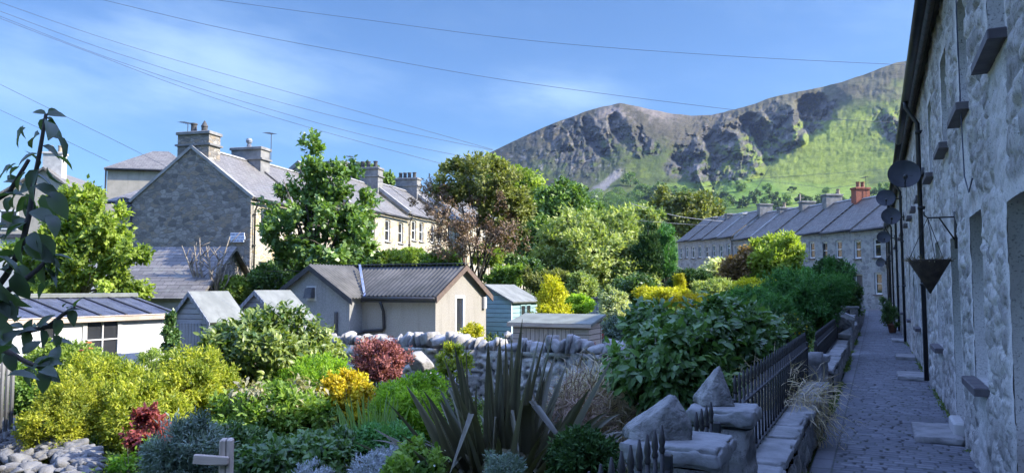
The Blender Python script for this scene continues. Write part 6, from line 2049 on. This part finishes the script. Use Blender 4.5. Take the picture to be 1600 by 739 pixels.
# pale bare twigs before the gable
root = thing('bare_shrub', 'leafless pale-twigged shrub in front of the stone gable', 'shrub', P(330, 470, 26.5))
mb = MB(); r = random.Random(3)
for k in range(13):
    x = r.uniform(-.7, .5); top = Vector((x * 1.5 + r.uniform(-.2, .2), r.uniform(-.3, .3), r.uniform(1.0, 2.5)))
    o_ = Vector((x * .4, r.uniform(-.1, .1), 0)); mid = o_.lerp(top, .5) + Vector((r.uniform(-.12, .12), 0, 0))
    mb.tube([o_, mid, top], [.05, .035, .015], 6)
    for j in range(4):
        s_ = o_.lerp(top, r.uniform(.4, .9)); e_ = s_ + Vector((r.uniform(-.45, .45), r.uniform(-.2, .2), r.uniform(.15, .5)))
        mb.tube([s_, e_], [.02, .008], 4)
mb.build('twigs', 'bark_pale', root, True)
# ---------------------------------------------------------------- trees
def tree_px(name, label, cat, pts, Y, mat, ntwig, per, L, seed, bx=None, **kw):
    """pts: crown lobes as photo ellipses (cx, cy, rx, ry, dY)"""
    cx = bx if bx is not None else sum(p[0] for p in pts) / len(pts)
    q = P(cx, 450, Y); zb = gz(q.x, q.y)
    lobes = []
    for p in pts:
        yy = Y + (p[4] if len(p) > 4 else 0); c = P(p[0], p[1], yy)
        rx = p[2] * yy / FPX
        lobes.append((c.x - q.x, c.y - Y, c.z - zb, rx, rx, p[3] * yy / FPX))
    zlow = min(l[2] - l[5] for l in lobes)
    trunk = kw.pop('trunk', max(.8, zlow + .3))
    return tree(name, label, cat, (q.x, Y, zb), trunk, lobes, mat, ntwig, per, L, seed, **kw), lobes

tree_px('garden_tree', 'bright yellow-green young tree behind the white shed', 'tree', [(122, 322, 28, 28, 0), (92, 350, 34, 32, .5), (155, 358, 34, 28, -.5), (195, 395, 30, 18, -.8), (110, 385, 48, 34, -.4), (60, 410, 34, 30, .3), (150, 425, 50, 26, -.6), (90, 448, 50, 22, -.3), (195, 448, 30, 16, 0)],
        23.5, 'lf_tree_bright', 2900, 9, .15, 201, aspect=.6, gap=.32, bumpy=.3, r0=.13, bark='bark_pale', droop=.15)
tree_px('sycamore', 'tall dark green sycamore in front of the left row of cottages', 'tree', [(484, 244, 15, 24, 0), (484, 262, 22, 26, 0), (472, 285, 36, 30, -.3), (520, 285, 34, 34, .3), (450, 318, 30, 26, -.3), (500, 325, 48, 40, -.6), (548, 330, 34, 36, .3), (458, 362, 40, 34, -.5), (515, 378, 62, 40, -.5), (560, 388, 26, 30, .4), (485, 405, 52, 26, -.3)],
        27.5, 'lf_syc', 2100, 9, .17, 202, bx=490, aspect=.72, gap=.26, bumpy=.34, clump=.42, inner=.06, r0=.2, flat=.8, trunk=1.8, twigs=2, shell=.7)
t_, lb = tree_px('multi_stemmed_tree', 'multi-stemmed tree with thin brown lower foliage and green top', 'tree', [(740, 284, 50, 30, 0), (700, 288, 28, 24, -.3), (782, 298, 38, 34, .3), (785, 335, 36, 36, .2), (800, 330, 26, 34, .4)],
        34, 'lf_olive', 2300, 8, .17, 203, bx=735, aspect=.5, gap=.35, bumpy=.35, inner=.06, nstem=4, r0=.22, trunk=1.6, twigs=5, bark='bark')
lb2 = []
for p in ((695, 335, 36, 40), (700, 375, 34, 26), (745, 372, 50, 24), (790, 372, 34, 24), (680, 310, 22, 30), (735, 330, 60, 40)):
    c = P(p[0], p[1], 33.7); lb2.append((c.x - t_.location.x, c.y - 34, c.z - t_.location.z, p[2] * 34 / FPX, p[2] * 34 / FPX, p[3] * 34 / FPX))
foliage('x', t_, 'lf_brown', lb2, 1700, 7, .12, .4, seed=204, gap=.35, bumpy=.35, part='withered_leaves', shell=.5)

tree_px('ash_tree', 'fresh green tree right behind the brown-topped tree', 'tree', [(800, 285, 34, 26, 0), (825, 310, 30, 34, 0), (780, 300, 30, 26, 0), (812, 345, 36, 36, 0), (770, 270, 20, 16, 1)], 58, 'lf_tree_bright', 2400, 8, .30, 205, aspect=.5, bumpy=.25, gap=.2)
tree_px('dark_tree', 'dark tree with a flat top before the mountain foot', 'tree', [(872, 308, 30, 20, 0), (900, 320, 24, 22, 0), (850, 335, 26, 26, 0), (880, 345, 34, 30, 0)], 52, 'lf_syc', 1900, 8, .28, 206, aspect=.6, bumpy=.25, gap=.2)
tree_px('willow_tree', 'big pale green spreading tree in the centre of the gardens', 'tree', [(905, 365, 46, 34, 0), (950, 372, 46, 38, .4), (870, 395, 36, 34, -.4), (968, 402, 34, 34, .3), (925, 405, 60, 40, -.8), (890, 430, 50, 30, -.6), (965, 435, 50, 30, -.4), (990, 438, 22, 20, 0)],
        39, 'lf_willow', 4600, 8, .22, 207, bx=925, aspect=.42, bumpy=.28, gap=.25, r0=.2)
tree_px('cypress', 'dark columnar cypress with a brown side', 'tree', [(1014, 378, 14, 26, 0), (1008, 402, 16, 34, 0), (1018, 408, 14, 32, 0)], 37.5, 'lf_conifer', 2200, 8, .16, 208, aspect=.25, up=1.3, bumpy=.12, trunk=1.0, clump=.16, spread=.4)
tree_px('cypress', 'green columnar cypress right beside the darker one', 'tree', [(1041, 376, 9, 24, 0), (1044, 404, 11, 30, 0), (1037, 402, 10, 30, .3)], 38, 'lf_feather', 1800, 8, .16, 209, aspect=.25, up=1.3, bumpy=.12, trunk=1.0, clump=.16, spread=.4)
tree_px('chestnut_tree', 'broad olive-brown tree rising behind the cypresses', 'tree', [(1060, 322, 36, 18, 0), (1095, 330, 30, 22, 0), (1035, 338, 28, 22, 0), (1070, 345, 44, 18, 0), (1105, 345, 22, 14, 0)], 96, 'lf_olive', 2600, 8, .45, 210, aspect=.6, bumpy=.3, gap=.25)
tree_px('garden_tree', 'mid green tree between the pale spreading tree and the broad olive one', 'tree', [(985, 352, 26, 22, 0), (1010, 345, 20, 18, 0), (965, 362, 22, 20, 0), (1000, 372, 30, 20, 0)], 62, 'lf_willow', 1700, 8, .30, 211, aspect=.5, bumpy=.3, gap=.2)
tree_px('garden_tree', 'dark green tree left of the pale spreading tree', 'tree', [(838, 375, 26, 30, 0), (850, 400, 24, 26, 0), (825, 395, 20, 26, 0)], 46, 'lf_wood', 1500, 8, .24, 212, aspect=.5, bumpy=.3, gap=.2)
tree_px('garden_tree', 'rounded tree at the mountain foot above the dark flat-topped tree', 'tree', [(925, 338, 24, 14, 0), (905, 342, 20, 16, 0), (945, 345, 22, 14, 0)], 92, 'lf_wood', 1300, 8, .42, 214, aspect=.6, bumpy=.25)
tree_px('garden_tree', 'tree peeping over the ridge of the left row', 'tree', [(565, 270, 14, 12, 0), (600, 284, 14, 10, 0), (582, 280, 14, 12, 0)], 75, 'lf_wood', 900, 8, .34, 215, aspect=.6, bumpy=.25)

# trees on the lower slopes of the mountain, standing on it
def slope_tree(px, py, rpx, name, label, mat, seed, group=None, hk=1.1, n=260):
    q = M(px, py); D = q.y; R = rpx * D / FPX; H = R * hk
    r = random.Random(seed)
    lobes = [(r.uniform(-.35, .35) * R, r.uniform(-.35, .35) * R, H * r.uniform(.7, 1.15), R * r.uniform(.55, .8), R * r.uniform(.55, .8), H * r.uniform(.5, .65)) for _ in range(4)]
    root = thing(name, label, 'tree', (q.x, q.y, q.z - .3), 0, group)
    MB().tube([(0, 0, -.5), (R * .03, 0, H * .4), (0, 0, H * .9)], [R * .08, R * .06, R * .03], 6).build('trunk', 'bark', root, True)
    foliage('x', root, mat, lobes, n, 6, R * .17, .7, seed=seed, bumpy=.25, part='crown')
r = random.Random(12)
spots = [(1003, 300, 9), (1022, 306, 10), (1044, 309, 9), (1066, 306, 10), (1108, 309, 8), (1132, 314, 10), (1158, 294, 7), (1178, 312, 10), (1207, 310, 8), (1228, 316, 10), (1254, 312, 9), (1282, 318, 10), (1308, 310, 8), (1334, 317, 9), (1362, 304, 8), (1384, 300, 10), (1392, 312, 9), (1142, 316, 9),
         (1196, 316, 8), (1266, 320, 9), (1320, 319, 8), (1372, 316, 9), (1096, 314, 9), (1052, 300, 7), (1030, 293, 7), (1400, 290, 8), (1345, 300, 5), (1290, 297, 5), (1238, 296, 5), (1012, 316, 11), (1075, 318, 10), (1160, 320, 9), (1215, 322, 9), (1300, 324, 9), (1350, 325, 9)]
for k, (px, py, rp) in enumerate(spots):
    slope_tree(px, py + 5, rp * 1.15, 'hedgerow_tree', 'round hedgerow tree on the green fields below the mountain', 'lf_far' if k % 3 else 'lf_wood', 400 + k, 'hedgerow trees below the mountain', 1.0, 300)
for k, (px, py, rp, lab) in enumerate(((1155, 291, 5, 'single small tree in the middle of the bright field'), (985, 292, 12, 'dark rounded tree at the upper edge of the hillside wood'), (1200, 303, 9, 'dark tree standing by the field wall'))):
    slope_tree(px, py, rp, 'field_tree', lab, 'lf_wood', 450 + k)
# hillside wood reads as one mass
pos = []
r2 = np.random.default_rng(77)
for k in range(190):
    px = r2.uniform(835, 1135); lo = 352; hi = np.interp(px, [835, 900, 950, 1000, 1060, 1135], [330, 318, 302, 296, 305, 318])
    py = hi + (lo - hi) * r2.random()
    q = M(px, py); R = r2.uniform(6.5, 11) * q.y / FPX
    pos.append((q.x, q.y, q.z + R * .5, R, R, R * r2.uniform(.8, 1.15)))
root_loc = Vector(M(980, 330))
rr = np.random.default_rng(5)
Vs = []; Fs = []; Ts = []; off = 0
for k, lb in enumerate(pos):
    n = 330
    d = unit(rr.normal(size=(n, 3))); d[:, 2] = np.abs(d[:, 2]) * 1.1 - .25
    nb = fbm(d[:, 0] * 2.2 + k * 3.7, d[:, 1] * 2.2 + d[:, 2], 3, k)
    p_ = np.array(lb[:3]) + d * np.array(lb[3:]) * (.72 + .5 * nb)[:, None]
    V, F = leaf_quads(p_, d + rr.normal(size=(n, 3)) * .6, d * .7 + np.array([0, 0, .6]) + rr.normal(size=(n, 3)) * .5, np.full(n, lb[3] * .22), np.full(n, lb[3] * .17))
    Vs.append(V); Fs.append(F + off); off += len(V); Ts.append(np.repeat(np.clip(.25 + .5 * rr.random() + rr.normal(size=n) * .2, 0, 1), 4))
o = np_mesh('woodland', np.concatenate(Vs), np.concatenate(Fs), MATS['lf_wood'], None, attrs={'tone': np.concatenate(Ts)})
struct(o, 'mixed green wood covering the foot of the mountain', 'stuff')

# ---------------------------------------------------------------- low growth covering the beds
r3 = np.random.default_rng(91)
def cover(name, label, t0, t1, p0, p1, n, per, L, mat, seed, hmax=.25, thr=.42):
    r = np.random.default_rng(seed)
    t = r.uniform(t0, t1, n); p = r.uniform(p0, p1, n)
    X = p * CT + t * ST; Y = -p * ST + t * CT
    d = fbm(X * .55, Y * .55, 3, seed)
    k = d > thr; X, Y, d = X[k], Y[k], d[k]; n = len(X)
    Z = ground_z(X, Y)
    hh = hmax * np.clip((d - thr) * 5, .15, 1)
    pos = np.stack([np.repeat(X, per), np.repeat(Y, per), np.repeat(Z, per)], 1) + r.normal(size=(n * per, 3)) * np.array([L, L, 0])
    pos[:, 2] += r.random(n * per) * np.repeat(hh, per)
    ax = r.normal(size=(n * per, 3)); ax[:, 2] = np.abs(ax[:, 2]) * .8 + .2
    nr = r.normal(size=(n * per, 3)) * .5 + np.array([0, 0, 1.])
    ln = L * r.uniform(.6, 1.3, n * per)
    V, F = leaf_quads(pos, ax, nr, ln, ln * .45)
    o = np_mesh(name, V, F, MATS[mat], None, attrs={'tone': np.repeat(np.clip(np.repeat(d, per) * .8 + r.normal(size=n * per) * .2, 0, 1), 4)})
    struct(o, label, 'stuff')
cover('ground_cover', 'low leafy growth covering the garden beds', 3.0, 12.2, -10.5, -1.25, 9000, 6, .075, 'lf_cover', 92, .3, .36)
cover('rough_grass', 'rough grass and weeds behind the drystone wall', 12.9, 50, -17, -1.3, 17000, 6, .13, 'lf_cover', 93, .3, .3)
cover('undergrowth', 'undergrowth below the left row of cottages', 24, 62, -24, -4, 11000, 6, .2, 'lf_wood', 94, .5, .4)
# weeds in the edge of the path
def edge_weeds():
    r = np.random.default_rng(8)
    t = np.concatenate([r.uniform(4.5, 30, 420), r.uniform(5, 28, 260)]); p = np.concatenate([r.normal(-.57, .018, 420), r.normal(.785, .015, 260)])
    k = vn(t * .9, p * 0 + 2, 4) > .52; t, p = t[k], p[k]; n = len(t)
    pos = np.repeat(np.stack([p * CT + t * ST, -p * ST + t * CT, path_z(t)], 1), 7, axis=0)
    pos += r.normal(size=pos.shape) * np.array([.02, .02, .003])
    ax = r.normal(size=pos.shape); ax[:, 2] = np.abs(ax[:, 2]) + .3
    ln = r.uniform(.03, .08, len(pos))
    V, F = leaf_quads(pos, ax, r.normal(size=pos.shape), ln, ln * .22)
    struct(np_mesh('path_weeds', V, F, MATS['lf_cover'], None, attrs={'tone': np.repeat(r.random(len(pos)), 4)}), 'small weeds along the edges of the cobbled path', 'stuff')
edge_weeds()

# ---------------------------------------------------------------- apple tree reaching in from the left
at = thing('apple_tree', 'dark apple branch with curling leaves close at the left edge', 'tree', (-1.75, 1.75, -.55))
mb = MB()
def W_(px, py, Y): return P(px, py, Y) - at.location
mb.tube([(0, 0, -.1), (.03, 0, .7), (-.02, .05, 1.5), (.02, .1, 2.1)], [.06, .05, .045, .03], 10)
mb.build('trunk', 'bark', at, True)
br = [[(-60, 520, 1.72), (-20, 470, 1.7), (10, 430, 1.7), (34, 385, 1.7), (47, 330, 1.7), (52, 290, 1.7), (60, 250, 1.7), (66, 215, 1.7), (72, 178, 1.7)],
      [(-40, 470, 1.65), (10, 455, 1.65), (35, 440, 1.66), (60, 420, 1.68), (78, 400, 1.7)],
      [(-60, 560, 1.75), (-10, 520, 1.75), (30, 520, 1.76), (75, 510, 1.78), (100, 490, 1.8), (117, 480, 1.82)],
      [(-60, 600, 1.6), (-20, 545, 1.6), (10, 548, 1.6), (40, 565, 1.62), (66, 575, 1.62)],
      [(-60, 330, 1.8), (-20, 320, 1.8), (15, 300, 1.78), (45, 250, 1.76)]]
bm_ = MB()
tips = []
for b in br:
    pts = [W_(*q) for q in b]; n = len(pts)
    bm_.tube(pts, [.0065 * (1 - .75 * i / n) + .0015 for i in range(n)], 7)
bm_.build('branch', 'bark', at, True)
# (px, py at the stalk, direction on the picture in degrees, length px, Y)
LV = [(72, 180, 20, 30, 1.7), (72, 178, 160, 20, 1.69), (70, 185, 250, 26, 1.7), (75, 190, -35, 46, 1.68), (88, 212, -60, 48, 1.69), (62, 210, 190, 44, 1.71), (40, 200, 215, 42, 1.72), (60, 240, 200, 36, 1.68), (66, 228, -20, 34, 1.7),
      (60, 265, 235, 46, 1.69), (74, 262, -75, 36, 1.68), (52, 295, 170, 50, 1.72), (54, 290, -15, 48, 1.67), (80, 300, -50, 52, 1.68), (30, 300, 200, 46, 1.74), (40, 270, 210, 40, 1.75), (20, 262, 190, 36, 1.75), (48, 330, -10, 52, 1.66), (75, 335, -40, 44, 1.66),
      (46, 345, 200, 52, 1.7), (20, 330, 180, 46, 1.73), (40, 370, 225, 50, 1.68), (58, 365, -60, 62, 1.66), (36, 385, -20, 54, 1.65), (28, 395, 190, 52, 1.7), (8, 370, 190, 52, 1.7), (12, 420, 170, 56, 1.66), (25, 425, -80, 54, 1.64), (-5, 400, -30, 60, 1.63), (0, 440, -60, 62, 1.62),
      (5, 470, -80, 52, 1.62), (-10, 470, -20, 50, 1.62), (10, 350, 200, 60, 1.7), (-5, 310, 30, 46, 1.76), (5, 285, 10, 40, 1.77), (-10, 500, -40, 52, 1.63), (80, 400, -60, 42, 1.7), (78, 402, 20, 34, 1.7), (70, 410, -110, 42, 1.69), (66, 418, -30, 40, 1.69), (84, 398, -90, 36, 1.71),
      (32, 520, 30, 34, 1.75), (40, 518, -50, 32, 1.76), (62, 512, 60, 30, 1.77), (64, 514, -60, 30, 1.77), (90, 496, -70, 30, 1.79), (102, 488, 35, 26, 1.8), (117, 480, 70, 24, 1.82), (112, 484, -60, 28, 1.81), (20, 524, 190, 36, 1.74), (0, 530, -70, 40, 1.74),
      (50, 570, 20, 44, 1.62), (60, 575, -20, 40, 1.62), (66, 576, -70, 40, 1.61), (48, 572, -110, 38, 1.62), (64, 578, 10, 38, 1.6), (58, 572, 60, 30, 1.62), (10, 550, -60, 36, 1.6), (-5, 548, 60, 50, 1.62)]
r = np.random.default_rng(17)
pos = []; axs = []; nrs = []; ls = []
for px, py, a, l, Y in LV:
    p_ = W_(px, py, Y); a = math.radians(a)
    pos.append(p_); axs.append((math.cos(a), r.normal() * .35, math.sin(a)))
    nrs.append((r.normal() * .45 - math.sin(a) * .3, -.55 + r.normal() * .35, .75 + r.normal() * .25)); ls.append(l * Y / FPX * 1.12)
for px, py, a, l, Y in LV[::2]:
    p_ = W_(px + r.normal() * 9, py + r.normal() * 9, Y + r.normal() * .03); a = math.radians(a + r.normal() * 70)
    pos.append(p_); axs.append((math.cos(a), r.normal() * .5, math.sin(a))); nrs.append((r.normal() * .6, -.5 + r.normal() * .5, .6 + r.normal() * .4)); ls.append(l * Y / FPX * r.uniform(.5, .8))
# extra leaves out of the picture and between the named ones
for k in range(60):
    b = br[r.integers(len(br))]; i = r.integers(len(b) - 1); f = r.random()
    q0 = W_(*b[i]); q1 = W_(*b[i + 1]); q = q0.lerp(q1, f)
    if b[i][0] > 34 and r.random() < .75: continue
    pos.append(q + Vector((r.normal() * .02, r.normal() * .05, r.normal() * .02))); axs.append((r.normal(), r.normal() * .6, r.normal() - .3)); nrs.append((r.normal() * .5, -.5 + r.normal() * .4, .8)); ls.append(r.uniform(.04, .075))
pos = np.array([list(v) for v in pos]); axs = np.array(axs); nrs = np.array(nrs); ls = np.array(ls) * .78
V, F, k = leaf_big(pos, axs, nrs, ls, ls * .62, .5, .2)
np_mesh('leaves', V, F, MATS['lf_apple'], at, True, {'tone': np.repeat(r.random(len(pos)), k)})
wire_pts = None

# ---------------------------------------------------------------- overhead wires and poles
def wire(label, pts, rad_=.012, mat='wire'):
    q = [P(*p) for p in pts]
    out = []
    n = len(q)
    for i in range(n - 1):
        p0, p1, p2, p3 = q[max(i - 1, 0)], q[i], q[i + 1], q[min(i + 2, n - 1)]
        for s in range(10):
            t = s / 10
            out.append(.5 * ((2 * p1) + (p2 - p0) * t + (2 * p0 - 5 * p1 + 4 * p2 - p3) * t * t + (3 * p1 - p0 - 3 * p2 + p3) * t ** 3))
    out.append(q[-1])
    cn = MB(); cn.tube(out, [rad_ * .62 * max(.6, v.y / 26) for v in out], 5)
    tag(cn.build('overhead_wire', mat, None, True), label, 'wire', 'overhead wires')
wire('topmost overhead wire, running to the terrace gutter', [(250, -12, 16), (335, 0, 16), (560, 30, 16.5), (840, 65, 17), (1140, 88, 17.5), (1438, 103, 18)])
wire('overhead wire just below the topmost, crossing the mountain to the terrace', [(60, -25, 18), (160, 0, 18), (350, 45, 19), (530, 80, 20), (800, 127, 21), (1130, 170, 22), (1300, 186, 22.5), (1423, 193, 23)])
wire('highest of the bundle of wires coming from the left edge', [(-80, -30, 12), (0, 4, 14), (200, 72, 19), (400, 130, 25), (600, 186, 36), (770, 234, 62)])
wire('second of the bundle of wires coming from the left edge', [(-80, -14, 12), (0, 18, 14), (190, 86, 19), (400, 150, 25), (600, 200, 36), (770, 235, 62)])
wire('third of the bundle of wires, close under the second', [(-80, -6, 12), (0, 26, 14), (190, 98, 19), (400, 165, 25), (600, 219, 36), (745, 249, 60)])
wire('lowest of the bundle of wires from the left edge', [(-80, -5, 12), (0, 29, 14), (150, 86, 18), (330, 152, 23), (520, 210, 33), (690, 256, 58)])
wire('slack wire behind the apple branch, upper of two', [(-60, 100, 20), (0, 132, 21), (110, 186, 25), (200, 230, 31), (262, 262, 43)])
wire('slack wire behind the apple branch, lower of two', [(-60, 142, 20), (0, 172, 21), (90, 214, 25), (170, 252, 33)])
wire('pale cable crossing in front of the broad olive tree', [(985, 318, 60), (1060, 338, 64), (1130, 346, 70)], .014, 'wire_pale')
wire('pale cable crossing low before the far row', [(1040, 400, 50), (1065, 420, 50), (1095, 428, 52)], .02, 'wire_pale')
wire('pale cable running along the far row roofs', [(1000, 345, 58), (1120, 352, 60), (1250, 342, 52), (1390, 330, 44)], .009, 'wire_pale')
for lab, px, y0, y1, Y in (('slim grey pole behind the far row chimneys', 1251, 350, 303, 92), ('slim pole among the trees left of the far row', 1130, 378, 338, 78)):
    q = P(px, y0, Y); zt = P(px, y1, Y).z; zb = gz(q.x, q.y)
    root = thing('utility_pole', lab, 'pole', (q.x, q.y, zb))
    MB().tube([(0, 0, -.2), (0, 0, zt - zb)], [.12, .09], 8).build('post', 'bark_pale', root, True)
    MB().cbox(-.5, .5, -.05, .05, zt - zb - .5, zt - zb - .4, .01).build('crossarm', 'bark_pale', root)
# ---------------------------------------------------------------- light
SUN_AZ, SUN_EL = 98.0, 33.5
w = bpy.data.worlds.new('World'); sc.world = w; w.use_nodes = True
nt = w.node_tree; bg = nt.nodes['Background']
sky = nd(nt, 'ShaderNodeTexSky', sky_type='NISHITA')
sky.sun_disc = False; sky.sun_elevation = rad(SUN_EL); sky.sun_rotation = rad(SUN_AZ)
sky.altitude = 60; sky.air_density = 1.0; sky.dust_density = .25; sky.ozone_density = 2.2
# thin high cloud: a veil of stretched noise in the sky itself
tc = nd(nt, 'ShaderNodeTexCoord')
se = nd(nt, 'ShaderNodeSeparateXYZ'); nt.links.new(tc.outputs['Generated'], se.inputs[0])
dv = []
zz = nd(nt, 'ShaderNodeMath', operation='ADD'); zz.inputs[1].default_value = .12; nt.links.new(se.outputs[2], zz.inputs[0])
cb = nd(nt, 'ShaderNodeCombineXYZ')
for k in (0, 1):
    d_ = nd(nt, 'ShaderNodeMath', operation='DIVIDE'); nt.links.new(se.outputs[k], d_.inputs[0]); nt.links.new(zz.outputs[0], d_.inputs[1]); nt.links.new(d_.outputs[0], cb.inputs[k])
def mth(op, a, b=None):
    n = nd(nt, 'ShaderNodeMath', operation=op)
    for i, v in enumerate((a, b)):
        if v is None: continue
        if isinstance(v, (int, float)): n.inputs[i].default_value = v
        else: nt.links.new(v, n.inputs[i])
    return n.outputs[0]
az = mth('ARCTAN2', se.outputs[0], se.outputs[1]); el = se.outputs[2]
# wisps: streaky noise in azimuth and height, thickest in a few banks
cw = nd(nt, 'ShaderNodeCombineXYZ'); nt.links.new(mth('MULTIPLY', az, 2.4), cw.inputs[0]); nt.links.new(mth('MULTIPLY', mth('ADD', el, mth('MULTIPLY', az, .12)), 7.5), cw.inputs[1])
n1 = noise(nt, cw.outputs[0], 1.5, 8, .6)
bank = None
for a0, e0, ra, re_, k in ((-.42, .255, .24, .07, 1.0), (-.55, .215, .20, .05, .6), (-.30, .19, .16, .03, .7), (.05, .245, .16, .035, .8), (-.06, .165, .09, .025, .8), (.62, .33, .3, .06, .4), (-1.3, .3, .5, .12, .8), (2.4, .3, .6, .15, .8), (-2.4, .25, .5, .1, .8)):
    g = mth('ADD', mth('POWER', mth('DIVIDE', mth('SUBTRACT', az, a0), ra), 2.0), mth('POWER', mth('DIVIDE', mth('SUBTRACT', el, e0), re_), 2.0))
    g = mth('MULTIPLY', mth('EXPONENT', mth('MULTIPLY', g, -1.0)), k)
    bank = g if bank is None else mth('MAXIMUM', bank, g)
cl = mth('MULTIPLY', ramp(nt, mth('ADD', n1, mth('MULTIPLY', bank, .22)), .46, .86), mth('MINIMUM', mth('ADD', bank, .12), 1.0))
m2 = nd(nt, 'ShaderNodeMath', operation='MULTIPLY'); m2.inputs[1].default_value = .52; nt.links.new(cl, m2.inputs[0])
col = mixrgb(nt, m2.outputs[0], sky.outputs[0], (9.0, 8.6, 8.2))
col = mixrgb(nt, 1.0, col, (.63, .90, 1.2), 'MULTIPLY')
# upper sky, out of view, multiplied and tinted: added fill for the shaded fronts
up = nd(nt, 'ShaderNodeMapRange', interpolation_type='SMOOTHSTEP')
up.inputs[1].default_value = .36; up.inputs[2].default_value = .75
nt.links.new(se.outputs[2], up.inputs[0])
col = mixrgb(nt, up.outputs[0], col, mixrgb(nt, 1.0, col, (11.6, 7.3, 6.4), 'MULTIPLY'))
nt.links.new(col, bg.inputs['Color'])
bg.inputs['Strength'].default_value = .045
sl = bpy.data.lights.new('sun', 'SUN'); sl.energy = 3.4; sl.angle = rad(.5); sl.color = (1, .93, .80)
so = bpy.data.objects.new('sun', sl); link(so)
sdir = Vector((math.sin(rad(SUN_AZ)) * math.cos(rad(SUN_EL)), math.cos(rad(SUN_AZ)) * math.cos(rad(SUN_EL)), math.sin(rad(SUN_EL))))
so.rotation_euler = (-sdir).to_track_quat('-Z', 'Y').to_euler()
so.location = (30, -5, 30)
sc.view_settings.view_transform = 'Standard'; sc.view_settings.look = 'None'
sc.view_settings.gamma = 1; sc.view_settings.use_curve_mapping = False
sc.view_settings.exposure = 1.72
sc.cycles.max_bounces = 5; sc.cycles.diffuse_bounces = 3; sc.cycles.glossy_bounces = 2; sc.cycles.transmission_bounces = 3; sc.cycles.transparent_max_bounces = 4
sc.cycles.use_adaptive_sampling = True; sc.cycles.adaptive_threshold = .02
sc.cycles.use_denoising = True
sc.cycles.caustics_reflective = False; sc.cycles.caustics_refractive = False

# ---------------------------------------------------------------- sea-side haze
hz = MB(); hz.box(-2600, 2600, -60, 2300, -120, 620)
m, nt, b = base_mat('haze_air')
nt.nodes.remove(b)
pv = nd(nt, 'ShaderNodeVolumePrincipled'); setin(pv, Color=(.50, .68, 1.0, 1), Density=.00008, Anisotropy=.2)
nt.links.new(pv.outputs[0], nt.nodes['Material Output'].inputs['Volume'])
MATS['haze'] = m
struct(hz.build('haze', 'haze'), 'thin blue haze in the valley air', 'stuff')
sc.cycles.volume_bounces = 0
sc.cycles.volume_max_steps = 32
